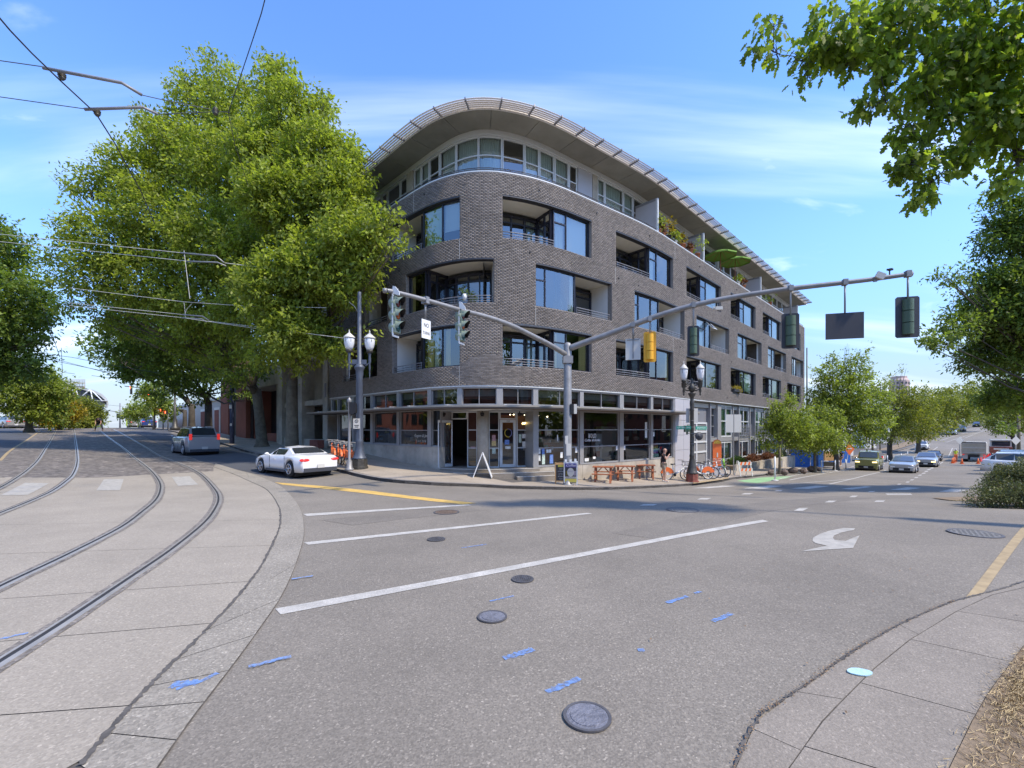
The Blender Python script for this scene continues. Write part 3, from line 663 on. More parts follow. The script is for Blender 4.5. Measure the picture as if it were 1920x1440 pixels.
# mortar backing with openings
zs = sorted([ZB, ZT]+[z for a in ROW.values() for z in a]); mb = MB()
for i in range(len(zs)-1):
    z0, z1 = zs[i], zs[i+1]; op = opens_at((z0+z1)/2); cur = SL
    for a, b in op+[(SR, SR)]:
        if a > cur: fstrip(mb, cur, a, z0, z1, .022, step=.3)
        cur = b
mb.build('mortar_wall', M['mortar'], BLD)
# bricks
CH = .0665; BLn = .194; GAP = .0145; nb = []
rows = int((ZT-ZB)/CH)
for r_ in range(rows):
    z0 = ZB+r_*CH; zc = z0+CH/2; op = opens_at(zc); cur = SL; segs = []
    for a, b in op+[(SR, SR)]:
        if a > cur: segs.append((cur, a))
        cur = b
    ph = (r_ % 2)*BLn/2
    for a, b in segs:
        e = np.arange(math.floor((a-ph)/BLn)*BLn+ph, b+BLn, BLn)
        for k in range(len(e)-1):
            p, q = max(e[k], a), min(e[k+1], b)
            if q-p > .05: nb.append((p+GAP/2, q-GAP/2, z0+GAP/2, z0+CH-GAP/2))
nb = np.array(nb); dist = np.hypot(fpv(nb[:, 0], 0, 0)[:, 0]+0, fpv(nb[:, 0], 0, 0)[:, 1])+np.abs(nb[:, 2]-4.5)*.8
order = np.argsort(dist); single = order[:290]; rest = order[290:]
def brick_mesh(B, rr):
    n = len(B); dj = rr.normal(0, .0015, n)-.002
    V = np.empty((n, 8, 3), np.float32)
    for k, (si, zi, dd) in enumerate([(0,2,0),(1,2,0),(1,3,0),(0,3,0),(0,2,1),(1,2,1),(1,3,1),(0,3,1)]):
        V[:, k] = fpv(B[:, si], (dj if dd == 0 else .022), B[:, zi])
    F = (np.arange(n)[:, None, None]*8+np.array([(0,1,2,3),(3,2,6,7),(1,0,4,5),(0,3,7,4),(2,1,5,6)])[None]).reshape(-1, 4)
    return V.reshape(-1, 3), F
V, F = brick_mesh(nb[rest], rng); np_mesh('brick_courses', V, F, M['brick'], BLD, attr=np.repeat(rng.random(len(rest)), 5), kind='stuff')
bm1 = MB(); bm1.box((0, .011, 0), (BLn-GAP, .026, CH-GAP)); b0 = bm1.build('brick', M['brick1'], BLD); bme = b0.data; first = True
for i in single:
    b = nb[i]; sc = (b[0]+b[1])/2
    o = b0 if first else link('brick', bme, BLD)
    first = False; o.location = fp(sc, -.002, (b[2]+b[3])/2); o.rotation_euler = (0, 0, ang(sc)); o.scale = ((b[1]-b[0])/(BLn-GAP), 1, 1)
# reveals (dark brick jambs), head flashing, soldier drip edge
rev = MB(); hd = MB(); DR = .26
for r_, (z0, z1) in ROW.items():
    for a, dv, c, o, ml in OP[r_]:
        for s_ in (a, c):
            z = z0
            while z < z1-.03:
                zz = min(z+CH-GAP, z1); dd = .0 if int(z/CH) % 2 else .02
                rev.add([fp(s_, -.002, z), fp(s_, DR, z), fp(s_, DR, zz), fp(s_, -.002, zz)], [(0,1,2,3)]); z += CH
        for s_ in (a, c): rev.add([fp(s_+(.004 if s_ == c else -.004), 0, z0), fp(s_+(.004 if s_ == c else -.004), DR, z0), fp(s_+(.004 if s_ == c else -.004), DR, z1), fp(s_+(.004 if s_ == c else -.004), 0, z1)], [(0,1,2,3)], 1)
        hd = MB(); fbox(hd, a, c, z1-.055, z1+.004, .0, .3, step=.4); hd.build('lintel', M['darkmetal'], BLD)
        fbox(rev, a, c, z0-.03, z0+.004, .0, .3, step=.4)
rev.build('window_reveal', [M['brick1'], M['mortar']], BLD);
mb = MB(); fbox(mb, SL, SR, ZT, ZT+.05, -.015, .3, step=.4); fbox(mb, SL, SR, ZB-.06, ZB-.003, .01, .3, step=.4); mb.build('coping', M['alu_l'], BLD)
mb = MB()
e = np.arange(SL, 16, .097)
for s_ in e: mb.add([fp(s_, -.004, ZT-.05), fp(s_+.07, -.004, ZT-.05), fp(s_+.07, -.004, ZT-.004), fp(s_, -.004, ZT-.004)], [(0,1,2,3)])
mb.build('rowlock_course', M['brick1'], BLD, kind='stuff')
# building ends and inner slabs
mb = MB(); fbox(mb, SL, SL+.25, ZB, ZT, .3, 14); fbox(mb, SR-.25, SR, ZB, ZT+.0, .024, 12); mb.build('end_wall', M['brick1'], BLD)
mb = MB()
for z in (3.45, 6.72, 9.62, 12.50):
    fbox(mb, SL+.3, SR-.3, z, z+.3, .32, 4.5, step=1.2)
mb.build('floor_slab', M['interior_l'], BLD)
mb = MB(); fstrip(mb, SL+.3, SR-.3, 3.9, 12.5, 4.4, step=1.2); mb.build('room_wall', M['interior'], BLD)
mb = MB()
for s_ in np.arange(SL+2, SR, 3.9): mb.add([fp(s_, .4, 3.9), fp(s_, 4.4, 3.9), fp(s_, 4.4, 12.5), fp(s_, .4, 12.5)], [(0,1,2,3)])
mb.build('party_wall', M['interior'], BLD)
def window(s0, s1, z0, z1, d, mull=(), trans=(), fm='navy', gl='glass_sky', fw=.06, parent=None, name='window', curtain=None, dep=.08, tr_first=None):
    mb = MB()
    fbox(mb, s0, s1, z0, z0+fw, d, d+dep, step=.5); fbox(mb, s0, s1, z1-fw, z1, d, d+dep, step=.5)
    xs = [s0]+list(mull)+[s1]
    fbox(mb, s0, s0+fw, z0+fw, z1-fw, d+.001, d+dep); fbox(mb, s1-fw, s1, z0+fw, z1-fw, d+.001, d+dep)
    for m in mull: fbox(mb, m-fw/2, m+fw/2, z0+fw, z1-fw, d+.002, d+dep)
    for k, t in enumerate(trans): fbox(mb, s0+fw, s1-fw, t-fw*.35, t+fw*.35, d+.006, d+dep, step=.5)
    if tr_first: fbox(mb, s0+fw, mull[0]-fw/2, tr_first-.03, tr_first+.03, d+.006, d+dep)
    w = mb.build(name, M[fm], parent or BLD)
    g = MB(); fs = []
    for i in range(len(xs)-1):
        g = MB(); a, b = fp(xs[i]+.02, d+.045, z0), fp(xs[i+1]-.02, d+.045, z0)
        if xs[i+1]-xs[i] > 1.6 and abs(xs[i]) < 12: fstrip(g, xs[i]+.02, xs[i+1]-.02, z0+.02, z1-.02, d+.045, step=.5)
        else: g.add([a, b, (b[0], b[1], z1-.02), (a[0], a[1], z1-.02)], [(0,1,2,3)])
        if parent is None: g.build('pane', M[gl], w)
        else: g.build('pane', M[gl], parent)
    if curtain:
        for (ca_, cb_, z_, cm_) in curtain:
            c = MB(); n = max(6, int((cb_-ca_)/.035)); ss = np.linspace(ca_, cb_, n)
            flat = cm_.startswith('blind'); P = []
            for j, s_ in enumerate(ss):
                dd = d+.16+(0 if flat else .03*math.sin(s_*38))
                P += [fp(s_, dd, z_), fp(s_, dd, z1-.03)]
            c.add(P, [(2*j, 2*j+2, 2*j+3, 2*j+1) for j in range(n-1)], 0, not flat)
            c.build('blind' if flat else 'curtain', M[cm_], w if parent is None else parent)
    return w
def balcony(a, b, z0, z1, side, far=False):
    """recess a..b ; side: which end is the glazed return ('a','b',None)"""
    D = 1.5; B = MB(); zc = z1-.02; zf = z0-.6
    fstrip_h = lambda z, m_, flip: B.add([q for s_ in sdiv(a, b, .5) for q in (fp(s_, .02 if z > z0 else .27, z), fp(s_, D, z))], [(2*i, 2*i+2, 2*i+3, 2*i+1) for i in range(len(sdiv(a, b, .5))-1)], m_)
    fstrip_h(zc, 0, 0); fstrip_h(zf, 1, 0)
    fstrip(B, a, b, zf, z0-.03, .27, 1)
    for s_, k in ((a, 'a'), (b, 'b')):
        if side != k: B.add([fp(s_, .27, zf), fp(s_, D, zf), fp(s_, D, zc), fp(s_, .27, zc)], [(0,1,2,3)], 2)
    o = B.build('balcony', [M['cream'], M['conc'], M['whitepl']], BLD)
    n = max(2, round((b-a)/1.05)); ms = [a+(b-a)*i/n for i in range(1, n)]
    window(a+.02, b-.02, zf+.02, zc-.16, D-.1, mull=ms, trans=(z1-.55,), parent=o, name='glazed_wall', fw=.11, gl='glass', curtain=None if (a*7 % 3) > 1.2 else [(b-.7, b-.15, zf+.1, 'curt_g')])
    if side:
        s_ = a if side == 'a' else b; e_ = -1 if side == 'b' else 1; mb = MB(); gg = MB()
        for d0, d1 in ((.27,.42),(.80,.88),(1.32,1.5)): mb.add(*boxpts(s_, e_*.08, zf, zc, d0, d1))
        for za, zb_ in ((zf, zf+.12), (z1-.6, z1-.5), (zc-.14, zc)): mb.add(*boxpts(s_, e_*.07, za, zb_, .42, 1.32))
        mb.build('return_frame', M['navy'], o)
        q = s_+e_*.03
        gg.add([fp(q, .4, zf), fp(q, 1.4, zf), fp(q, 1.4, zc-.02), fp(q, .4, zc-.02)], [(0,1,2,3)]); gg.build('pane', M['glass'], o)
    mb = MB()
    for k, zz in enumerate((.10, .21, .33)): mb.tube([fp(s_, .11, z0+zz) for s_ in sdiv(a+.02, b-.02, .4)], .016 if k < 2 else .022, 6)
    m = max(2, round((b-a)/.85))
    for i in range(m+1):
        s_ = a+.04+(b-a-.08)*i/m; p = fp(s_, .11, z0); mb.bar(p, (p[0], p[1], z0+.33), .03, .012)
    mb.build('railing', M['greymetal'] if not far else M['greymetal'], o)
    return o
def boxpts(s, ds, z0, z1, d0, d1):
    P = [fp(s, d0, z0), fp(s+ds, d0, z0), fp(s+ds, d1, z0), fp(s, d1, z0), fp(s, d0, z1), fp(s+ds, d0, z1), fp(s+ds, d1, z1), fp(s, d1, z1)]
    return P, [(3,2,1,0),(4,5,6,7),(0,1,5,4),(1,2,6,5),(2,3,7,6),(3,0,4,7)]
CURT = {(4,1): [(-4.1,-2.95,10.55,'blind_gr'),(-2.85,-1.9,11.05,'blind')], (2,1): [(-4.05,-3.6,4.85,'curt_y'),(-3.5,-3.2,4.85,'curt_g'),(-2.8,-2.5,4.85,'curt_y')], (4,2): [(2.9,3.55,10.55,'curt_g'),(3.7,5.1,10.55,'blind')],
        (2,2): [(4.65,5.1,4.85,'curt_y'),(2.9,3.1,4.85,'curt_y')], (3,1): [(-5.3,-5.0,7.65,'curt_y')], (2,3): [(12.5,12.85,4.85,'curt_y'),(10.4,10.6,4.85,'curt_g')], (2,5): [(26.4,28.2,5.1,'blind_gr')], (3,2): [(4.0,4.2,7.65,'curt_g')],
        (2,6): [(35,36.4,4.9,'blind_gr')], (2,7): [(42.5,43.6,4.9,'blind_gr')], (3,4): [(16.55,18.2,7.7,'blind')], (4,5): [(26.4,28.6,10.6,'curt_g')], (3,5): [(25.2,26.0,7.7,'curt_g')], (4,3): [(10.4,11.0,10.6,'curt_g')], (4,4): [(18.6,20.6,10.7,'curt_g')], (3,3): [(8.8,9.2,7.65,'curt_g')], (4,6): [(34.3,36.4,10.6,'blind')], (3,6): [(33.0,34.1,7.7,'blind')], (2,4): [(18.5,19.0,4.9,'curt_y')], (4,7): [(42.4,44.2,10.6,'curt_g')]}
for r_, (z0, z1) in ROW.items():
    for i, (a, dv, c, o, ml) in enumerate(OP[r_]):
        if o == 'LL': balcony(a, c, z0, z1, None); continue
        w0, w1 = (dv, c) if o == 'LW' else (a, dv); l0, l1 = (a, dv) if o == 'LW' else (dv, c)
        window(w0, w1, z0+.004, z1-.055, .16, ml, (), curtain=CURT.get((r_, i)), tr_first=(z0+1.28 if ml and i > 1 else None), gl='glass_sky' if (r_, i) not in CURT and (r_ > 2 or i > 3) else 'glass')
        balcony(l0, l1, z0, z1, 'b' if o == 'LW' else 'a', i > 4)
# open vent sash
mb = MB(); a, b = fp(18.35, .14, 9.45), fp(19.1, .14, 9.45)
a2, b2 = fp(18.35, -.32, 8.95), fp(19.1, -.32, 8.95)
mb.bar(a, a2, .05, .04); mb.bar(b, b2, .05, .04); mb.bar(a2, b2, .05, .04); mb.add([a, b, b2, a2], [(0,1,2,3)], 1); mb.build('open_sash', [M['alu_l'], M['glass_sky']], BLD)
# small wall vents and control joints
mb = MB()
for s_, z in ((1.9,12.95),(5.6,12.9),(10.1,12.93),(16.9,12.9),(1.4,10.0),(7.3,9.95),(9.0,9.9),(24,12.9),(15.4,9.95),(8.6,7.1),(13.9,7.1),(-3.9,13.0),(22.9,7.1),(31,9.95),(11.5,4.3),(16,4.25),(22,4.3),(-6,9.9)):
    p, q = fp(s_, -.05, z), fp(s_, .02, z); mb.cyl(p, q, .035, n=8)
mb.build('wall_vent', M['black'], BLD)
mb = MB()
for s_, za, zb_ in ((-4.75,12.43,13.38),(-1.86,9.6,10.5),(-1.86,3.93,4.8),(1.7,6.7,7.6),(7.05,9.6,10.5),(13.2,12.43,13.38),(12.95,6.7,7.6)): fbox(mb, s_-.007, s_+.007, za, zb_, -.006, .02)
mb.build('control_joint', M['offwhite'], BLD)
# parapet rail
mb = MB()
for hz in (.17, .24): mb.tube([fp(s_, .12, ZT+hz) for s_ in list(np.arange(SL, 13, .5))+[46]], .018, 6)
for s_ in np.arange(-13.8, 46, 1.35): p = fp(s_, .12, ZT+.04); mb.bar(p, (p[0], p[1], ZT+.24), .02, .02)
mb.build('parapet_rail', M['darkmetal'], BLD)
# penthouse storey
PD = 1.5; PZ0, PZ1 = 13.1, 16.2
mb = MB(); fbox(mb, SL, SR, 12.9, 13.1, .3, 6, step=1.2); mb.build('terrace', M['conc'], BLD)
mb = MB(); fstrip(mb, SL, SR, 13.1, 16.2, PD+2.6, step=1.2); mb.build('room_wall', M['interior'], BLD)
cols = [(-7.7,-7.09),(6.9,7.3),(15.02,15.38),(24.0,24.4),(32.6,33.0)]
mb = MB()
for a, b in cols: mb = MB(); fbox(mb, a, b, 13.1, 16.2, PD-.06, PD+.4); mb.build('column', M['conc'], BLD)
mb = MB(); fbox(mb, 5.78, 6.885, 13.1, 14.2, PD-.03, PD+.1); fbox(mb, 5.78, 6.885, 14.215, 16.1, PD-.03, PD+.1); mb.build('wall_panel', M['panelw'], BLD)
mb = MB(); fbox(mb, SL, SR, 15.97, 16.2, PD-.1, PD+.2, step=.5); mb.build('fascia_beam', M['alu_l'], BLD)
pents = [[-14.3,-12.5,-10.6,-9.9,-8.48,-7.72], [-7.06,-6.38,-5.6,-4.67,-3.21,-1.37,.47,1.97,2.98,4.12,5.13,5.76], [7.33,7.96,9.73,10.77], [10.8,12.1,13.6,15.0], [15.41,17.4,18.26], [18.3,19.95,21.5,23.98], [24.42,25.6,27.17,28.9,30.3], [30.4,31.5,32.58], [33.02,35.2,37.3,39.4,41.2,43.1,45.9]]
for gi, gset in enumerate(pents):
    for j in range(len(gset)-1):
        a, b = gset[j], gset[j+1]; low = [(a+.07, b-.07, 13.2, 'curt_g')] if (gi < 3 and (gi*3+j) % 4 != 1 and gi > 0) else None
        w = window(a+.01, b-.01, 13.12, 15.96, PD, (), (15.05,), fm='alu_l', gl='glass', fw=.075, curtain=low)
        if low is None and gi == 0: continue
# partitions on the terrace
for s_ in (11.05, 17.7, 30.35, 43.3):
    mb = MB(); mb.add(*boxpts(s_, .05, 13.2, 15.3, .1, 1.5), 0); mb.add(*boxpts(s_-.03, .12, 13.2, 15.42, .02, .14), 1); mb.add(*boxpts(s_-.03, .12, 15.3, 15.44, .14, 1.5), 2)
    mb.build('terrace_screen', [M['panelw'], M['alu_l'], M['greymetal']], BLD)
# roof slab, soffit panels, fascia, louvres
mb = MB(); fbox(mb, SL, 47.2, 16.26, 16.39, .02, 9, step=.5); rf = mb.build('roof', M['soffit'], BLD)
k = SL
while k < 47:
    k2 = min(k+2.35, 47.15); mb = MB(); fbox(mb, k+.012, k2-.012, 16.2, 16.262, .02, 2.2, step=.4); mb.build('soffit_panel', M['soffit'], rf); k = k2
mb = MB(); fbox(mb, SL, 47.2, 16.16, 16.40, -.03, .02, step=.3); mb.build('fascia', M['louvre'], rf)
bm_ = None
for i in range(-10, 35):
    s_ = i*1.37-.03; mb = MB()
    if s_ > 47 or s_ < SL: continue
    mb.bar(fp(s_, -.03, 16.22), fp(s_, -.64, 16.25), .05, .12); mb.build('outrigger', M['greymetal'], rf)
    if s_+1.37 < 47.3 and s_ > SL:
        mb = MB()
        for j, dd in enumerate((.09, .21, .33, .45, .58)):
            ss = sdiv(s_+.03, s_+1.34, .35)
            mb.tube([fp(t, -dd, 16.245) for t in ss], .047, 4, smooth=False)
        mb.build('louvre', M['louvre'], rf)
# ---------------- ground floor of the building ----------------
def pier(a, b, z0, z1, d0=.06, d1=.3, m='alu', name='pier'): mb = MB(); fbox(mb, a, b, z0, z1, d0, d1); return mb.build(name, M[m], BLD)
PR = [(-14.39,-14.2),(-13.45,-13.3),(-11.4,-11.2),(-9.19,-8.91),(-6.40,-6.15),(-3.77,-3.51),(-2.01,-1.77),(-.16,.12),(1.61,1.87),(4.47,4.73),(7.49,7.82),(10.34,10.60),(13.12,13.3)]
mb = MB(); fbox(mb, SL, 13.3, 3.80, 3.858, .05, .3, step=.4); fbox(mb, SL, 13.3, 3.0, 3.07, .055, .3, step=.4); mb.build('head_band', M['alu'], BLD)
for i in range(len(PR)-1):
    a, b = PR[i][1], PR[i+1][0]
    pier(PR[i][0], PR[i][1], 3.07, 3.80)
    window(a, b, 3.07, 3.80, .13, ((a+b)/2,) if b-a > 1.4 else (), (), fm='alu', gl='glass_shop', fw=.03)
pier(PR[-1][0], PR[-1][1], 3.07, 3.80)
# right storefront
for i in (8, 9, 10, 11):
    a, b = PR[i][1], PR[i+1][0]; pier(PR[i][0], PR[i][1], .2, 3.03)
    window(a, b, .22, 2.86, .13, (), (1.08, 1.92), fm='alu', gl='glass_shop', fw=.065)
pier(PR[12][0], PR[12][1], .2, 3.03)
mb = MB(); fbox(mb, 1.61, 13.3, 2.86, 2.995, .08, .3, step=.4); fbox(mb, -14.4, -2.95, 2.86, 2.995, .08, .3, step=.4); mb.build('transom_beam', M['alu'], BLD)
# concrete plinth, in poured panels
for a, b, zt in [(1.62,4.6,.215),(4.615,7.6,.215),(7.615,10.5,.215),(10.515,13.2,.215),(-14.4,-11.6,1.12),(-11.59,-8.8,1.12),(-8.79,-6.1,1.12),(-6.09,-3.4,1.12),(-3.39,-2.92,1.12)]:
    mb = MB(); fbox(mb, a, b, -2.2 if a > 0 else -.6, zt, .02, .4, step=.5); mb.build('plinth_panel', M['conc'], BLD)
mb = MB(); fbox(mb, -14.42, -2.92, 1.122, 1.17, .0, .3, step=.5); fbox(mb, 1.61, 13.3, .217, .222, .0, .3, step=.5); mb.build('sill', M['alu'], BLD)
# left storefront
for i in (1, 2, 3, 4):
    a, b = PR[i][1], PR[i+1][0]; window(a, b, 1.17, 2.86, .13, (), (1.90,), fm='alu', gl='glass_shop', fw=.05); pier(PR[i][0], PR[i][1], 1.17, 2.86)
pier(PR[5][0], PR[5][1], 1.12, 3.03); window(-3.5, -2.97, 1.17, 2.86, .13, (), (1.90,), fm='alu', gl='glass_shop', fw=.04)
# recessed corner entry
ED = .85; ZF = .18
mb = MB(); mb.add([fp(s_, d_, z_) for s_ in (-2.95,) for d_, z_ in ((.1,-.3),(ED+.1,-.3),(ED+.1,3.03),(.1,3.03))], [(0,1,2,3)]); mb.build('entry_side', M['alu'], BLD); mb = MB(); mb.add([fp(1.62, d_, z_) for d_, z_ in ((.1,-.3),(ED+.1,-.3),(ED+.1,3.03),(.1,3.03))], [(0,1,2,3)]); mb.build('entry_side', M['alu'], BLD)
mb = MB(); fbox(mb, -2.95, 2.2, 2.78, 3.03, .1, ED+.2, step=.4); mb.build('entry_ceiling', M['alu'], BLD)
# floor and steps
for k, (a, b, z, d0) in enumerate([(-2.9,1.9,ZF,-.02),(-2.0,2.5,.03,-.32),(.6,3.1,-.12,-.62)]):
    mb = MB(); fbox(mb, a, b, z-.6, z, d0, 1.6 if k == 0 else .4, step=.3); fbox(mb, a, b, z-.015, z+.003, d0-.012, d0+.05, 1, step=.3); mb.build('step', [M['walk2'], M['offwhite']], BLD)
window(-1.86, -1.22, ZF, 2.78, ED, (), (1.08, 1.92), fm='alu_l', gl='glass_shop', fw=.05)
window(-.5, .12, ZF, 2.78, ED, (), (1.08, 1.92), fm='alu_l', gl='glass_shop', fw=.05)
window(1.08, 1.9, ZF, 2.78, ED, (), (1.08, 1.92), fm='alu_l', gl='glass_shop', fw=.06)
window(-2.9, -1.88, 2.42, 2.78, ED, (), (), fm='alu_l', gl='glass_shop', fw=.05); window(.14, 1.06, 2.42, 2.78, ED, (), (), fm='alu_l', gl='glass_shop', fw=.05)
dr = window(.16, 1.04, ZF+.01, 2.40, ED+.01, (), (), fm='alu_l', gl='glass_shop', fw=.13, name='door')
mb = MB(); p = fp(.27, ED-.06, 1.15); mb.bar((p[0], p[1], 1.0), (p[0], p[1], 1.35), .03, .03); mb.build('handle', M['steel'], dr)
# open glass door leaf
dl = MB(); p0 = fp(-2.86, ED, 0); p1 = fp(-3.0, .02, 0)
for za, zb_ in ((ZF+.02, ZF+.16), (2.26, 2.38)): dl.bar((p0[0], p0[1], (za+zb_)/2), (p1[0], p1[1], (za+zb_)/2), .045, zb_-za)
for p in (p0, p1): dl.bar((p[0], p[1], ZF+.02), (p[0], p[1], 2.38), .05, .05)
dl.add([(p0[0], p0[1], ZF+.1), (p1[0], p1[1], ZF+.1), (p1[0], p1[1], 2.3), (p0[0], p0[1], 2.3)], [(0,1,2,3)], 1); dl.build('door', [M['alu_l'], M['glass_shop']], BLD, label='glass entrance door standing wide open')
mb = MB(); p = fp(-.84, .62, 0); mb.cyl((p[0], p[1], ZF-.1), (p[0], p[1], 2.95), .27, n=28); mb.build('column', M['conc'], BLD)
mb = MB()
for s_ in (-2.95, -.84, 1.02): p = fp(s_, .33, 2.66); mb.box(p, (.17,.1,.11), ang(s_)); mb.box((p[0], p[1], p[2]+.1), (.04,.04,.1), ang(s_)); mb.box((p[0], p[1]-.02, p[2]-.09), (.13,.06,.06), ang(s_))
mb.build('entry_light', M['black'], BLD)
# shop interior
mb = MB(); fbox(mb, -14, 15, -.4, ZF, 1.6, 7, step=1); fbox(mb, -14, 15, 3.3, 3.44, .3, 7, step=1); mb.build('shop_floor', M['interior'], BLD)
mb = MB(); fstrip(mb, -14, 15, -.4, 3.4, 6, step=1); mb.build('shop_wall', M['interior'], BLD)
for s_ in (13.25, -13.9): mb = MB(); mb.add([fp(s_, d_, z_) for d_, z_ in ((.35,-.4),(6,-.4),(6,3.4),(.35,3.4))], [(0,1,2,3)]); mb.build('shop_wall', M['interior'], BLD)
br_ = random.Random(9); bms = [mat('book%d' % i, c, .8) for i, c in enumerate([(.5,.45,.35),(.35,.08,.06),(.1,.2,.35),(.6,.5,.15),(.15,.3,.2),(.6,.6,.58)])]
for i in range(70):
    s_ = br_.choice((2.6,3.4,5.6,6.5,8.6,9.6,10.9,12.2,-5,-7.5,-10.5))+br_.uniform(-.4,.4); z_ = br_.choice((.5,.9,1.3,1.7)); hh_ = br_.uniform(.12,.3); ibox0 = MB(); p = fp(s_, br_.uniform(.7,2.2), z_+hh_/2); ibox0.box(p, (br_.uniform(.05,.3), .14, hh_), ang(s_)); ibox0.build('shop_goods', bms[i % 6], BLD)
def ibox(name, s, d, z0, z1, w, dp, m): mb = MB(); p = fp(s, d, (z0+z1)/2); mb.box(p, (w, dp, z1-z0), ang(s)); return mb.build(name, M[m] if isinstance(m, str) else m, BLD)
ibox('counter', 6.2, 3.0, .18, 1.2, 2.4, .6, 'wood'); ibox('shelf', 5.9, 1.6, .18, 1.5, .5, .3, 'wood'); ibox('book_rack', 6.6, .9, .2, 1.7, .5, .3, 'offwhite'); ibox('shelf', 9.2, 2.2, .18, 2.1, 1.8, .4, 'interior_l')
ibox('menu_board', 3, 3.5, 1.9, 2.7, 2.2, .05, mat('menu', (.42,.24,.07), .8)); ibox('shelf', -10, 2.2, .2, 1.9, 1.4, .4, 'interior_l'); ibox('counter', -7, 2.6, .2, 1.2, 2, .5, 'wood')
rc = [(.7,.03,.03),(.75,.25,.03),(.75,.6,.05),(.08,.4,.1),(.05,.15,.5),(.3,.05,.35)]
for i, c in enumerate(rc):
    ibox('flag_stripe', 11.15, .24, 1.02-i*.1, 1.12-i*.1, .62, .01, mat('flag%d' % i, c, .8))
ibox('flag_base', 11.1, .25, .32, .50, .9, .01, mat('flagb', (.3,.6,.6), .8))
# posters on the glass
pm = [mat('poster%d' % i, c, .8, var=.35, vscale=18) for i, c in enumerate([(.7,.7,.66),(.15,.25,.55),(.5,.6,.52),(.75,.75,.72),(.45,.25,.25),(.6,.45,.2)])]
for s_, z, w, h, m in ((1.98,.93,.14,.26,0),(2.2,.92,.15,.26,1),(1.98,.62,.14,.26,0),(2.22,.55,.17,.46,2),(2.68,.55,.2,.42,1),(3.3,.72,.15,.28,3),(4.3,.93,.15,.26,3),(7.35,.95,.13,.24,3),(8.0,.95,.13,.24,3),(3.05,1.55,.06,.28,3),(10.8,1.65,.2,.24,3),(5.05,.42,.3,.16,0),(5.6,.5,.2,.12,3),(10.0,1.9,.22,.9,0),
                     (2.45,.93,.13,.15,3),(2.6,.93,.13,.15,3)):
    mb = MB(); fbox(mb, s_-w/2, s_+w/2, z-h/2, z+h/2, .155, .160); mb.build('poster', pm[m], BLD)
for s_, z, w, h, m in ((1.55,1.63,.26,.2,3),(1.3,1.52,.16,.4,2),(1.6,1.25,.34,.25,0),(-.2,1.55,.22,.28,4),(-.2,1.3,.26,.22,5),(-.2,.95,.22,.26,2),(.55,1.35,.25,.22,1),(.6,1.1,.3,.12,0),(-1.5,1.1,.3,.1,4)):
    mb = MB(); fbox(mb, s_-w/2, s_+w/2, z-h/2, z+h/2, ED+.035, ED+.040); mb.build('poster', pm[m], BLD)
def text(body, s, z, size, d, m, name='lettering', parent=None, shear=0, sx=1, spacing=1, ext=.002):
    c = bpy.data.curves.new(name, 'FONT'); c.body = body; c.size = size; c.align_x = 'CENTER'; c.extrude = ext; c.shear = shear; c.space_character = spacing
    c.materials.append(M[m] if isinstance(m, str) else m); o = bpy.data.objects.new(name, c); COL.objects.link(o); o.parent = parent or BLD
    o.location = fp(s, d, z); o.rotation_euler = (PI/2, 0, ang(s)); o.scale = (sx, 1, 1); return o
text('BOLD', 5.45, 1.52, .30, .15, 'white', sx=.62, spacing=1.3, ext=.004); text('Coffee & Books', 5.45, 1.34, .18, .15, 'white', shear=.4)
text('SALON', -4.35, 1.33, .15, .15, 'offwhite', spacing=1.9); text('Rogers & Jen', -4.4, 1.58, .2, .15, 'offwhite', shear=.4)
neon = mat('neon_warm', (1,.8,.4), .4, emit=(1,.72,.25), es=5)
text('coffee', 1.66, 2.19, .19, ED+.03, neon, shear=.35, ext=.006)
text('1755', .6, 2.3, .09, ED-.003, 'black')
mb = MB(); p = fp(.62, ED+.045, 1.78); Rm = Matrix.Rotation(ang(.62), 4, 'Z')
mb.tube([Vector(p)+Rm @ Vector((.17*cos(a), 0, .19*sin(a))) for a in np.linspace(0, 2*PI, 24)], .012, 6); mb.build('ring_logo', mat('ring_lilac', (.3,.3,.55), .5), BLD)
mb = MB(); mb.tube([Vector(p)+Rm @ Vector((.17*cos(a), -.02, .19*sin(a))) for a in np.linspace(PI*.6, PI*1.6, 14)], .016, 6); mb.build('ring_logo', mat('ring_yellow', (.7,.55,.05), .5), BLD)
rng2 = random.Random(5); hl = MB()
for i in range(9): p = fp(2.3+i*.28+rng2.random()*.1, 2.4+rng2.random()*1.5, 2.62+rng2.random()*.12); hl.ball(p, .035, 5)
hl.build('pendant_bulb', mat('bulb', (1,.9,.7), .4, emit=(1,.8,.5), es=7), BLD)
mb = MB(); p = fp(2.75, 2.2, 2.7); mb.ball(p, .09, 6); mb.build('pendant_bulb', M['lens_r_on'], BLD)
mb = MB()
for i in range(26):
    p = Vector(fp(8.9+rng2.gauss(0,.12), 1.0+rng2.gauss(0,.1), 2.38+rng2.gauss(0,.13))); mb.box(p, (.07,.05,.03), rng2.random()*3)
mb.build('hanging_star', mat('straw_star', (.5,.36,.1), .8), BLD)
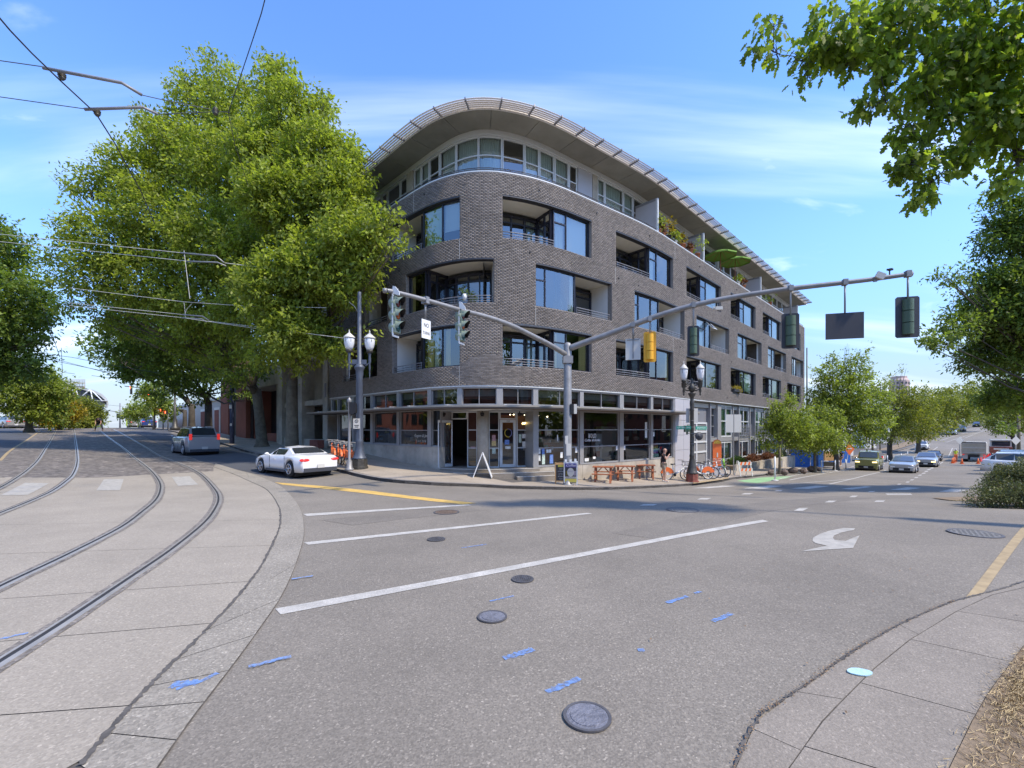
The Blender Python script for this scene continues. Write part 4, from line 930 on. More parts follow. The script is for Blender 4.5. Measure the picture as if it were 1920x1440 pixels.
# canopy
CA, CB_ = -14.9, 13.9
mb = MB(); fbox(mb, CA, CB_, 2.845, 2.90, -1.22, .05, step=.4); cpy = mb.build('canopy', M['canopy'], BLD)
mb = MB(); fbox(mb, CA, CB_, 2.902, 2.975, -1.25, -1.16, step=.4); mb.build('canopy_edge', M['canopy_t'], cpy)
mb = MB(); fbox(mb, CA, CB_, 2.90, 2.93, -1.15, .05, step=.5); mb.build('canopy_top', M['canopy_t'], cpy)
for s_ in [-13.2,-11.1,-9,-6.3,-4.9,-3.6,-1.9,0,1.8,4.6,6.2,7.7,9.2,10.5,12.1]:
    mb = MB(); mb.bar(fp(s_, -1.1, 2.98), fp(s_, .05, 3.0), .03, .05); p = fp(s_, -1.2, 2.99); mb.box(p, (.12,.06,.03), ang(s_)); mb.build('canopy_bracket', M['alu_l'], cpy)
# white panel wall beyond the shop
for a, b in ((13.3,14.5),(14.52,15.72)):
    for z0, z1 in ((-1.6,-.3),(-.285,.63),(.645,1.57),(1.585,2.5),(2.515,3.84)):
        mb = MB(); fbox(mb, a, b, z0, z1, .03, .3); mb.build('wall_panel', M['panelw'], BLD)
# garage gate
mb = MB(); fbox(mb, 15.72, 46, 3.78, 3.86, .35, .5); fbox(mb, 15.74, 46, -2.6, 3.78, 2.2, 2.3); fbox(mb, 15.74, 46, 3.80, 3.86, .3, 2.3); mb.build('recess_wall', M['greymetal'], BLD)
gate = MB(); fbox(gate, 15.74, 19.3, 2.42, 3.78, .46, .52); gate.build('gate_transom', M['greymetal'], BLD)
gate = MB()
for s_ in (15.9, 17.45, 19.2): fbox(gate, s_-.08, s_+.08, -1.9, 2.42, .40, .5)
for z in (-1.6, -.6, .35, 1.05, 1.75, 2.36): fbox(gate, 15.98, 17.37, z-.06, z+.06, .402, .5); fbox(gate, 17.53, 19.12, z-.06, z+.06, .402, .5)
gt = gate.build('garage_gate', M['alu_l'], BLD); mb = MB()
for a, b in ((15.98,17.37),(17.53,19.12)):
    zz = (-1.9,-1.6,-.6,.35,1.05,1.75,2.36)
    for i in range(6): mb = MB(); fbox(mb, a, b, zz[i], zz[i+1], .47, .49); mb.build('gate_panel', mat('mesh_panel', (.22,.21,.20), .6) if 'mesh_panel' not in bpy.data.materials else bpy.data.materials['mesh_panel'], gt)
def gcol(a, b, m='greymetal', d0=.2): mb = MB(); fbox(mb, a, b, -2.6, 3.78, d0, .9); mb.build('column', M[m], BLD)
gcol(19.3, 19.5); gcol(20.72, 21.4, 'alu')
window(19.5, 20.72, 1.35, 3.75, .45, (), (2.15, 2.95), fm='alu', gl='glass', fw=.06); window(19.5, 20.72, -1.2, .95, .45, (), (), fm='alu', gl='glass', fw=.06)
mb = MB(); fbox(mb, 19.5, 46, 1.02, 1.32, .25, .9); mb.build('floor_band', M['alu'], BLD)
s_ = 21.4; i = 0
while s_ < 43:
    e_ = s_+2.5
    window(s_, e_, 1.34, 3.76, .3, ((s_+e_)/2,), (2.55,), fm='alu_l', gl='glass', fw=.1, curtain=[(s_+.15, e_-.2, 1.4, 'blind_gr')] if i in (0, 2, 4) else [(s_+.1, s_+1.1, 1.4, 'curt_g')])
    window(s_, e_, -2.1, 1.0, .3, (s_+.95,), (-.35,), fm='alu_l', gl='glass', fw=.12, curtain=[(s_+1.1, e_-.2, -.3, 'blind_gr')] if i == 0 else None)
    if i in (1, 2, 3):
        mb = MB()
        for z in np.arange(1.42, 2.3, .12): mb.bar(fp(s_, .1, z), fp(e_, .1, z), .03, .04)
        for t in (s_, (s_+e_)/2, e_): mb.bar(fp(t, .08, 1.34), fp(t, .08, 2.34), .04, .05)
        mb.build('railing', M['greymetal'], BLD)
    gcol(e_, e_+.18, 'alu'); gcol(e_+1.35, e_+1.53, 'alu'); mb = MB(); fbox(mb, e_+.18, e_+1.35, -2.6, 3.78, 1.0, 1.1); mb.build('entry_recess', M['greymetal'], BLD)
    s_ = e_+1.53; i += 1
# low planter wall
pw = MB(); zt = -.62
for k in range(8):
    a = 20.6+k*2.6; mb = MB(); fbox(mb, a+.01, a+2.59, -3.2, zt, -1.15, -.98); mb.build('planter_panel', M['conc'], BLD)
for s_ in (27.5, 31.8): mb = MB(); fbox(mb, s_, s_+.55, -2.6, zt-.1, -1.18, -1.14); mb.build('wall_inset', M['greymetal'], BLD)
mb = MB(); fbox(mb, 20.6, 41.4, -1.1, zt-.1, -.98, .1); mb.build('planter_soil', M['dirt'], BLD)
# rooftop pots and parasols on the terrace
def leaf_cloud(name, blobs, n, size, m, parent=None, seed=0, ratio=.5, droop=.2, clusters=12, shell=.35, reject=None, spread=.16, spray=0, **k):
    r = np.random.default_rng(seed); B = np.array(blobs, float); vol = (B[:, 3]**2)*(B[:, 4] if B.shape[1] > 4 else B[:, 3]); p = vol/vol.sum()
    nc = max(1, n//clusters); idx = r.choice(len(B), nc, p=p)
    d = r.normal(size=(nc, 3)); d /= np.linalg.norm(d, axis=1)[:, None]; rad = shell+(1-shell)*r.random(nc)**.6
    rad *= 1+.18*r.normal(size=nc)*(r.random(nc) < .4)
    rz = B[idx, 4] if B.shape[1] > 4 else B[idx, 3]
    C = B[idx, :3]+d*np.stack([B[idx, 3], B[idx, 3], rz], 1)*rad[:, None]
    if reject is not None: kk = ~reject(C); C, d, idx = C[kk], d[kk], idx[kk]; nc = len(C)
    tone = np.clip(.5+.22*r.normal(size=nc), 0, 1)
    cl = np.repeat(C, clusters, 0); dd = np.repeat(d, clusters, 0); N = len(cl)
    P = cl+r.normal(size=(N, 3))*(spread if not spray else spread*.45)*np.array([1, 1, .7])
    if spray:
        ax = d*.75+r.normal(size=(nc, 3))*.55+np.array([0, 0, .22]); ax /= np.linalg.norm(ax, axis=1)[:, None]; P = P+np.repeat(ax, clusters, 0)*(spray*(r.random(N)-.35)*np.repeat(.6+.8*r.random(nc), clusters))[:, None]
    u = dd*.6+r.normal(size=(N, 3))*.75; u[:, 2] -= droop+.25*r.random(N); u /= np.linalg.norm(u, axis=1)[:, None]
    w = np.cross(u, np.array([0, 0, 1])+r.normal(size=(N, 3))*.55); w /= np.linalg.norm(w, axis=1)[:, None]+1e-9
    s_ = size*(.6+.8*r.random(N))[:, None]
    V = np.empty((N, 4, 3)); V[:, 0] = P; V[:, 1] = P+u*s_*.5+w*s_*ratio*.5; V[:, 2] = P+u*s_; V[:, 3] = P+u*s_*.5-w*s_*ratio*.5
    F = np.arange(N*4).reshape(N, 4); a = np.clip(np.repeat(tone, clusters)+.18*r.normal(size=N), 0, 1)
    return np_mesh(name, V.reshape(-1, 3), F, m, parent, attr=a, **k)
def pot(s, d, z, r, h, m, leafm, label, ph=.5, lm=60, seed=0, flop=.3):
    p = fp(s, d, z); t = thing('potted_plant', label, 'plant pot', p, 0, 'pots on the terrace parapet')
    mb = MB(); mb.lathe([(r*.7,0),(r,h*.9),(r*1.08,h*.9),(r*1.08,h),(r*.9,h)], n=12); mb.build('pot', m, t)
    leaf_cloud('foliage', [(0,0,h+ph*.5,ph*.5,ph*.55)], lm, .16, leafm, t, seed, clusters=6, spread=.05)
terra = mat('terracotta', (.42,.17,.09), .8)
for i, (s_, r, h, mt_, lf, ph, lb) in enumerate([(11.45,.16,.3,terra,'leaf_young',.9,'terracotta pot with a tall green plant, first beyond the white terrace screen'),(12.05,.15,.26,terra,'leaf_red',.45,'terracotta pot with low reddish flowers between the two tall potted plants'),
        (12.7,.17,.3,'black','leaf_yel',1.0,'black pot with a tall orange and yellow plant on the parapet'),(13.6,.15,.25,'white','leaf_young',.6,'white pot with yellow green leaves spilling over the parapet'),(14.6,.24,.3,'wood','leaf_yel',.6,'wide brown bowl of yellow green leaves on the parapet'),
        (15.9,.17,.35,terra,'leaf_red',.35,'terracotta pots of red flowers just before the second terrace screen'),(17.0,.19,.38,'wood','leaf_young',1.1,'brown pot with a tall spiky plant by the second terrace screen'),(26.2,.2,.3,terra,'leaf_red',.5,'terracotta pot of flowers below the two green parasols'),(33.5,.2,.35,'wood','leaf_dark',1.3,'pot with a narrow dark evergreen by the far terrace screen'),(24.9,.18,.3,'white','leaf_young',.5,'white pot of leaves below the two green parasols')]):
    pot(s_, .18, ZT+.05, r, h, M[mt_] if isinstance(mt_, str) else mt_, M[lf], lb, ph, 160, i)
pgreen = mat('parasol_green', (.16,.30,.04), .8)
for s_, d_, lb in ((21.7,.35,'green parasol open on the terrace, the one nearer the rounded corner'),(23.9,.05,'green parasol open on the terrace, the farther and lower of the two')):
    p = fp(s_, d_, 13.12); t = thing('parasol', lb, 'parasol', p, 0, 'green parasols on the terrace'); mb = MB(); mb.cyl((0,0,0), (0,0,2.35), .025); mb.build('pole', M['wood'], t)
    mb = MB(); n = 8; R_ = 1.15; P = [(0,0,2.4)]+[(R_*cos(2*PI*i/n), R_*sin(2*PI*i/n), 1.95) for i in range(n)]; mb.add(P, [(0, 1+i, 1+(i+1) % n) for i in range(n)]); mb.add([(x, y, z-.0) for x, y, z in P[1:]]+[(x*1.01, y*1.01, z-.1) for x, y, z in P[1:]], [(i, n+i, n+(i+1) % n, (i+1) % n) for i in range(n)]); mb.build('canopy', pgreen, t)
    mb = MB(); [mb.bar((0,0,2.36), (R_*cos(2*PI*i/n), R_*sin(2*PI*i/n), 1.93), .02, .02) for i in range(n)]; mb.build('rib', M['wood'], t)
# flower boxes hanging on balcony rails
p = fp(24.0, -.05, 4.95); t = thing('flower_box', 'window box of yellow flowers hanging from a lower balcony rail', 'flower box', p, ang(24.0)); mb = MB(); mb.box((0,0,0), (1.6,.2,.2)); mb.build('box', M['darkmetal'], t)
leaf_cloud('foliage', [(-.5,0,.2,.22),(0,0,.2,.25),(.5,0,.22,.22),(.3,-.1,.02,.2)], 500, .09, M['leaf_yel'], t, 3, clusters=5, spread=.05)
p = fp(-1.6, -.02, 7.72); t = thing('hanging_pot', 'white square pot with a dark plant on the curved corner balcony rail', 'plant pot', p, ang(-1.6)); mb = MB(); mb.lathe([(.07,0),(.12,.26),(.1,.26)], n=4); mb.build('pot', M['white'], t); leaf_cloud('foliage', [(0,0,.36,.14)], 60, .09, M['leaf_dark'], t, 3, clusters=5, spread=.04)
# ---------------- trees ----------------
def PB(L): return [(*pix(px, py, Y), r/850*Y) for px, py, Y, r in L]
wall_rej = lambda C: (C[:, 0]+C[:, 1] > 16.5) & (C[:, 1] < 60) & (C[:, 0] > -40)
def tree(name, label, base, blobs, n, size, lm, trunk_r=.3, fork=3.5, bark='bark', seed=0, reject=None, group=None, lean=(0,0), cat='tree', nl=None, clusters=14, spread=.2, droop=.2, ratio=.5, shell=.35, twig=True, flat=1, zb=None, spray=None):
    spray = size*4.2 if spray is None else spray; z = T(*base)+(.1 if zb is None else zb); t = thing(name, label, cat, (base[0], base[1], z), 0, group)
    bl = [(x-base[0], y-base[1], zz-z, r, r*.85*flat) for x, y, zz, r in blobs]
    r0 = random.Random(seed); fine = []
    for (bx, by, bz_, br, brz) in bl:
        fine.append((bx, by, bz_, br*.9, brz*.9))
        for k in range(7):
            d = Vector((r0.gauss(0,1), r0.gauss(0,1), r0.gauss(0,1))).normalized(); q = br*r0.uniform(.2,.36); fine.append((bx+d.x*(br-q*.8), by+d.y*(br-q*.8), bz_+d.z*(brz-q*.7), q, q*.7))
    r0 = random.Random(seed); top = Vector((lean[0], lean[1], fork)); mb = MB()
    prof = [Vector((0,0,-.3)), Vector((0,0,.0)), Vector((0,0,.35)), Vector((lean[0]*.35, lean[1]*.35, fork*.45)), top]
    mb.tube(prof, [trunk_r*1.9, trunk_r*1.5, trunk_r*1.05, trunk_r*.9, trunk_r*.82], 12); mb.build('trunk', M[bark], t)
    mb = MB(); cs = Vector((sum(b[0] for b in bl)/len(bl), sum(b[1] for b in bl)/len(bl), sum(b[2] for b in bl)/len(bl)))
    lead = top+(cs-top)*.35; mb.tube([top-Vector((0,0,.3)), top+(lead-top)*.5, lead], [trunk_r*.8, trunk_r*.65, trunk_r*.5], 8)
    for i, b in enumerate(bl[:nl or 40]):
        c = Vector(b[:3]); st = top+(lead-top)*r0.random(); mid = st+(c-st)*.5+Vector((0, 0, b[3]*r0.uniform(0,.5)-.1*(c-st).length*r0.random()))
        mb.tube([st, st+(mid-st)*.5, mid, c], [trunk_r*.34, trunk_r*.25, trunk_r*.16, trunk_r*.05], 6, cap=False)
        if twig:
            for k in range(5):
                d = Vector((r0.gauss(0,1), r0.gauss(0,1), r0.gauss(.2,.8))).normalized()*b[3]*.85; m2 = mid+(c-mid)*r0.random()
                mb.tube([m2, m2+d*.5+Vector((0,0,.1)), c+d], [trunk_r*.12, trunk_r*.08, trunk_r*.02], 4, cap=False)
    mb.build('limbs', M[bark], t)
    rj = None
    if reject is not None:
        rj = lambda C: reject(C+np.array([base[0], base[1], z]))
    leaf_cloud('crown', fine, n, size, M[lm], t, seed, ratio, droop, clusters, shell, rj, spread, spray=spray)
    return t
SG = 'street trees along the tram street'
tree('street_tree', 'large bushy street tree whose crown brushes the rounded brick corner', (-13.1,27.0), PB([(600,290,24,72),(556,215,25,62),(520,150,25.5,42),(635,370,23,75),(540,380,23.5,90),(655,455,21.5,68),(700,425,20.5,42),(748,458,19.6,20),(735,400,20,22),(600,510,22.5,85),(520,545,22.5,80),(655,545,21.5,42),(560,625,22.5,68),(607,640,22.5,42),(690,500,21,35),(495,290,25,70),(600,205,24.5,32),(655,300,23,32),(640,660,22,24),(690,640,21,13),(505,660,23.5,40),(560,690,23.5,22)]),
     104000, .20, 'leaf_elm', .36, 4.6, seed=3, reject=wall_rej, group=SG, spread=.24, droop=.35)
tree('street_tree', 'tallest street tree on the tram street, with a leaning trunk left of the white car', (-18.2,33.0), PB([(402,125,30,32),(375,190,30,55),(345,170,30,26),(445,210,29,75),(505,120,28,24),(340,290,29,75),(430,330,28,95),(262,320,28,62),(205,345,28,48),(150,345,27,30),(112,335,27,16),(300,410,28,90),(400,450,27,95),(200,450,27,72),(135,430,27,32),(105,480,27,30),(85,505,27,15),(165,520,27,55),(280,530,28,85),(380,560,28,85),(460,590,26,72),(190,590,29,35),(300,240,29,45),(470,480,26,80),(120,570,28,26),(430,655,29,45),(350,640,31,50),(480,680,27,32),(250,600,31,50),(440,705,28,26),(500,640,25.5,42),(400,690,30,26)]),
     126000, .215, 'leaf_elm', .37, 4.2, seed=4, reject=wall_rej, group=SG, lean=(-.3,-.2), spread=.28, droop=.35)
tree('street_tree', 'dark shaded street tree standing behind the grey hatchback', (-29.8,44.5), PB([(300,620,38,75),(380,650,40,75),(230,640,38,50),(330,690,42,50),(430,670,36,55),(400,700,38,35),(440,735,36,20),(360,735,40,28),(470,745,34,14),(200,660,40,28),(460,700,36,35),(170,645,40,20)]), 34000, .27, 'leaf_dark', .36, 3.6, 'bark_d', seed=5, reject=wall_rej, group=SG, spread=.3)
tree('street_tree', 'second dark trunk just left of the one behind the grey hatchback', (-33.2,47.0), PB([(280,680,46,38),(330,715,46,25),(240,690,46,30),(300,740,47,18),(270,650,44,35)]), 14000, .3, 'leaf_dark', .33, 3.2, 'bark_d', seed=6, group=SG, spread=.3)
tree('street_tree', 'small light green street tree by the far red signal', (-41.5,57.5), PB([(262,770,60,20),(245,780,62,14),(300,760,56,20),(318,775,56,14),(285,735,56,22)]), 7000, .3, 'leaf_young', .25, 2.4, 'bark_d', seed=7, group=SG, spread=.3)
LG = 'trees on the left side of the tram street'
tree('side_tree', 'tall dark green tree at the left edge of the view', (-37,31), PB([(-30,470,30,70),(15,560,30,75),(45,610,30,45),(-50,650,30,90),(40,680,31,45),(70,640,30,22),(-10,430,30,35),(60,690,30,25)]), 34000, .25, 'leaf_dark', .4, 5, seed=8, group=LG, spread=.28)
tree('side_tree', 'bright green tree below the tall dark one at the left edge', (-49,46), PB([(60,715,45,42),(105,735,46,30),(15,740,44,42),(95,770,46,30),(60,770,45,28)]), 16000, .27, 'leaf_young', .3, 2.2, seed=9, group=LG, spread=.3)
tree('side_tree', 'yellow leaved tree between the two green ones left of the stadium', (-52,52), PB([(112,755,52,22),(130,775,52,20),(85,780,50,20),(118,790,52,14)]), 8000, .27, 'leaf_yel', .25, 2, seed=10, group=LG, spread=.3)
tree('side_tree', 'rounded green tree right in front of the stadium', (-56,60), PB([(155,765,60,22),(168,780,60,20),(150,792,58,16),(178,770,60,10)]), 8000, .3, 'leaf_far', .25, 2, seed=11, group=LG, spread=.3)
RG = 'young trees along the right side street'
def gpos(px, py, Y): return ((px-960)/850*Y, Y)
tree('young_tree', 'young tree just beyond the first white post, between two rocks', gpos(1462,878,32.5), PB([(1470,790,33,32),(1495,815,33.5,34),(1448,825,33,26),(1530,815,34,30),(1480,750,33,15),(1462,762,33,14),(1505,775,33,18),(1440,800,33,15)]), 15000, .17, 'leaf_young', .09, 1.9, seed=12, group=RG, spread=.2, droop=.3)
tree('young_tree', 'young tree standing in front of the blue tarpaulin fence', gpos(1528,878,36), PB([(1530,800,36,32),(1555,825,36,30),(1510,830,36,26),(1560,785,36,22),(1540,770,36,18)]), 11000, .18, 'leaf_young', .09, 2.1, seed=13, group=RG, spread=.2, droop=.3)
tree('young_tree', 'taller bright green tree with a dark trunk left of the green off-road car', gpos(1568,868,42), PB([(1580,740,42,55),(1555,770,42,40),(1625,755,42.5,42),(1600,695,42,34),(1612,665,42,16),(1548,700,42,24),(1560,672,42,14),(1640,795,42,34),(1600,800,42,45),(1585,650,42,8),(1655,730,42,20),(1530,740,42,20)]), 24000, .22, 'leaf_young', .2, 2.6, 'bark_d', seed=14, group=RG, spread=.25, droop=.3)
AG = 'arching trees farther up the right side street'
tree('street_tree', 'arching olive green tree leaning over the parked verge beyond the green car', gpos(1668,852,64), PB([(1680,760,62,36),(1720,800,62,34),(1668,812,62,24),(1705,745,62,26),(1662,720,62,16),(1690,700,62,10),(1735,765,64,26)]), 12000, .28, 'leaf_far', .35, 2.5, 'bark_d', seed=15, group=AG, spread=.4, shell=.5)
tree('street_tree', 'second arching olive tree behind the first on the right side street', gpos(1722,838,80), PB([(1745,790,80,26),(1765,760,80,24),(1725,765,80,22),(1700,800,80,22),(1775,800,80,16),(1740,735,80,14)]), 9000, .35, 'leaf_far', .35, 3, 'bark_d', seed=16, group=AG, spread=.45, shell=.5)
tree('street_tree', 'far rounded tree near the crest where the right side street climbs', gpos(1790,815,115), PB([(1800,770,115,26),(1780,740,115,16),(1825,750,118,18),(1845,770,120,20),(1770,780,115,18),(1815,725,118,10)]), 8000, .5, 'leaf_far', .4, 3, 'bark_d', seed=17, group=AG, spread=.6)
tree('street_tree', 'farthest hazy tree on the hill above the right side street', gpos(1860,800,160), PB([(1870,765,160,26),(1900,750,160,26),(1845,750,160,14),(1930,760,160,26),(1885,725,160,12),(1805,790,150,14),(1830,785,150,12)]), 7000, .65, 'leaf_far', .4, 3, 'bark_d', seed=18, group=AG, spread=.8)
tree('street_tree', 'green tree over the diamond shaped sign backs at the right edge', gpos(1900,835,70), PB([(1890,780,68,26),(1915,760,68,26),(1870,795,70,18),(1850,790,72,12),(1935,790,68,24),(1905,800,68,14)]), 9000, .3, 'leaf_far', .35, 2.6, 'bark_d', seed=19, group=AG, spread=.4)
tree('overhanging_tree', 'dark tree with layered drooping boughs filling the right edge above the parked cars', (26.5,21), PB([(1905,440,20,48),(1870,425,20,22),(1935,540,20,85),(1845,585,20,42),(1800,612,19.5,38),(1765,640,19,26),(1735,632,19,16),(1790,520,19,24),(1765,512,19,12),(1860,520,20,38),(1870,665,21,55),(1825,680,21,34),(1905,740,22,50),(1860,752,23,30),(1880,395,20,18),(1895,600,20,60),(1855,470,20,26),(1890,800,24,18),(1990,600,20,90),(2000,450,20,80),(1880,372,20,24),(1905,365,20,34),(1848,402,20,14),(1915,410,20,50),(1835,455,20,16),(1822,560,20,28),(1940,660,21,60)]),
     90000, .17, 'leaf_dark', .2, 3.5, 'bark_d', seed=20, spread=.24, droop=.1, ratio=.42, flat=.8)
# overhead oak boughs, top right
def lobed(name, P, U, Wd, s_, m, parent, attr, **k):
    lob = np.array([(0,0),(.18,.10),(.22,.30),(.40,.16),(.52,.42),(.66,.20),(.82,.26),(1.,0),(.82,-.26),(.66,-.20),(.52,-.42),(.40,-.16),(.22,-.30),(.18,-.10)])
    n = len(P); V = P[:, None]+(U[:, None]*lob[None, :, 0:1]+Wd[:, None]*lob[None, :, 1:2])*s_[:, None, None]
    V = V+np.array([0, 0, -1.])*((lob[:, 0]**2)[None, :, None]*s_[:, None, None]*.25)
    return np_mesh(name, V.reshape(-1, 3), np.arange(n*14).reshape(n, 14), m, parent, attr=attr, **k)
ob = thing('oak_tree', 'overhead boughs of a broad leaved oak hanging into the top right corner of the view', 'tree', (13.2,7.5,T(13.2,7.5)))
mb = MB(); mb.tube([(0,0,-.2),(0,0,.3),(.1,0,3),(-.2,.3,6.2)], [.5,.36,.3,.26], 12); mb.build('trunk', M['bark_d'], ob)
obl = PB([(1450,98,9,22),(1412,100,9,13),(1500,115,9,24),(1545,95,9,26),(1510,148,9,14),(1600,85,9,38),(1660,110,9,40),(1620,195,9,20),(1660,190,9,24),(1725,165,9,48),(1800,110,9,70),(1880,120,9,80),(1780,225,9,42),(1860,240,9,60),(1740,285,9,38),(1690,262,9,13),(1705,312,9,26),(1745,345,9,30),(1725,372,9,14),(1800,290,9,34),(1775,320,9,22),(1905,300,9,36),(1880,345,9,15),(1960,180,9,100),(1560,60,9,60),(1700,30,9,80),(1450,50,9,30),(1850,20,9,100),(1590,120,9,20),(1650,150,9,24),(1700,240,9,24),(1830,180,9,40),(1760,180,9,34)])
obx = Vector((13.2,7.5,T(13.2,7.5))); tr_ = random.Random(8); mb = MB()
nodes = [(Vector((-.2,.3,6.0)), .11)]; todo = [(Vector((x, y, z))-obx, r) for x, y, z, r in obl]; todo.sort(key=lambda q: q[0].length)
todo.sort(key=lambda q: (q[0]-nodes[0][0]).length)
for c, r in todo:
    par, pr_ = min(nodes, key=lambda n_: (n_[0]-c).length+.25*(n_[0]-nodes[0][0]).length); w_ = max(.008, pr_*.72)
    mid = par+(c-par)*.5+Vector((tr_.gauss(0,.1), tr_.gauss(0,.1), .12+tr_.gauss(0,.08))); mb.tube([par, par+(mid-par)*.5+Vector((0,0,.04)), mid, mid+(c-mid)*.5-Vector((0,0,.02)), c], [w_, w_*.9, w_*.75, w_*.65, w_*.5], 6, cap=False); nodes.append((c, w_*.6))
    for k in range(9): d = Vector((tr_.gauss(0,1), tr_.gauss(0,.8), tr_.gauss(-.1,.7))).normalized()*r; m2 = mid+(c-mid)*tr_.uniform(.4,1); e2 = c+d*.5+Vector((0,0,.05)); mb.tube([m2, e2, c+d], [.010,.006,.003], 4, cap=False)
mb.build('limbs', M['bark_d'], ob)
r_ = np.random.default_rng(11); B = np.array(obl); pr = B[:, 3]**2.2; nO = 9000; idx = r_.choice(len(B), nO//8, p=pr/pr.sum())
d = r_.normal(size=(len(idx), 3)); d /= np.linalg.norm(d, axis=1)[:, None]; C = B[idx, :3]+d*(B[idx, 3]*r_.random(len(idx))**.45)[:, None]*np.array([1,1,.9]); C = np.repeat(C, 8, 0)
P = C+r_.normal(size=C.shape)*.09-np.array(obx); N = len(P); U = np.repeat(d, 8, 0)*.5+r_.normal(size=P.shape)*.6; U[:, 2] -= .55; U /= np.linalg.norm(U, axis=1)[:, None]
Wd = np.cross(U, r_.normal(size=P.shape)*.8+np.array([0, -.7, .6])); Wd /= np.linalg.norm(Wd, axis=1)[:, None]; ss_ = .16*(.7+.55*r_.random(N)); at_ = np.clip(np.repeat(r_.random(len(idx)), 8)*.7+.3*r_.random(N), 0, 1)
lobed('crown', P[220:], U[220:], Wd[220:], ss_[220:], M['leaf_top'], ob, at_[220:])
lf = lobed('leaf', np.zeros((1,3)), np.array([[1.,0,0]]), np.array([[0,1.,0]]), np.array([1.]), M['leaf_top'], ob, [.6]); lme = lf.data
for i in range(220):
    o = lf if i == 0 else link('leaf', lme, ob); n_ = np.cross(U[i], Wd[i])
    Mx = Matrix([[U[i][a], Wd[i][a], n_[a]] for a in range(3)]).to_4x4(); o.matrix_local = Matrix.Translation(P[i]) @ Mx @ Matrix.Scale(ss_[i], 4)
# spreading shrub at the right edge
sx, sy = G(1905, 940); bz = T(sx, sy)
sh = thing('shrub', 'low spreading grey green shrub on the kerb corner in front of the parked white car', 'shrub', (sx, sy, bz)); 
bb = [(x-sx, y-sy, z-bz, r) for x, y, z, r in PB([(1838,936,12.6,22),(1825,943,12.4,10),(1865,918,13,28),(1890,905,13.2,34),(1920,905,13,40),(1870,935,12.4,22),(1905,930,12.3,28),(1950,905,13,46),(1990,920,12.6,46),(1940,935,12.1,24),(1895,885,13.4,14),(1925,870,13.4,14),(1862,895,13.2,10),(1960,950,12,26)])]
leaf_cloud('foliage', bb, 52000, .06, M['leaf_bush'], sh, 2, ratio=.35, droop=.0, clusters=12, shell=.3, spread=.05)
mb = MB(); r0 = random.Random(4)
for i in range(130):
    b = r0.choice(bb); c = Vector(b[:3]); d = Vector((r0.gauss(0,1), r0.gauss(0,1), abs(r0.gauss(0,.8)))).normalized()*b[3]*1.15; mb.tube([Vector((c.x*.6, c.y*.6, -.02)), c, c+d], [.012,.008,.002], 4, cap=False)
mb.build('stems', M['bark'], sh)
vx = smooth_line([(sx-1.9, sy+.2),(sx-1.4, sy-.7),(sx-.4, sy-1.1),(sx+1.2, sy-1.3)], 10)
drape('verge', [(sx-2.0, sy+.3),(sx-1.5, sy-.6),(sx-.5, sy-1.05),(sx+1.5, sy-1.35),(sx+9, sy-1.5),(sx+9, sy+2.6),(sx+1, sy+2.4),(sx-1.2, sy+1.8)], .03, M['dirt'], cell=.5)
scatter_litter('leaf_litter', vx, 1500, (.12,.1), (.015,.005,.01), strawm, 'pale dry leaves lying along the foot of the spreading shrub')
# terrace and planter shrubs
for i, (s_, m, lb, w) in enumerate([(22.6,'leaf_dark','dark green shrub with reddish flowers at the near end of the low planter wall',1.0),(26.4,'leaf_red','reddish brown shrub, second along the low planter wall',1.2),(30.4,'leaf_red','reddish brown shrub, third along the low planter wall',1.2),(34.4,'leaf_bush','grey green shrub, fourth along the low planter wall',1.2)]):
    p = fp(s_, -.5, zt-.1); t = thing('planter_shrub', lb, 'shrub', p, ang(s_), 'shrubs in the low planter'); leaf_cloud('foliage', [(-w*.6,0,.25,.38,.32),(0,0,.3,.42,.36),(w*.6,0,.25,.38,.32)], 3600, .09, M[m], t, 30+i, clusters=8, spread=.06)
    mb = MB(); [mb.tube([(x*.3, 0, -.1), (x, 0, .35)], [.02,.006], 4) for x in (-.6,-.3,0,.3,.6)]; mb.build('stems', M['bark'], t)
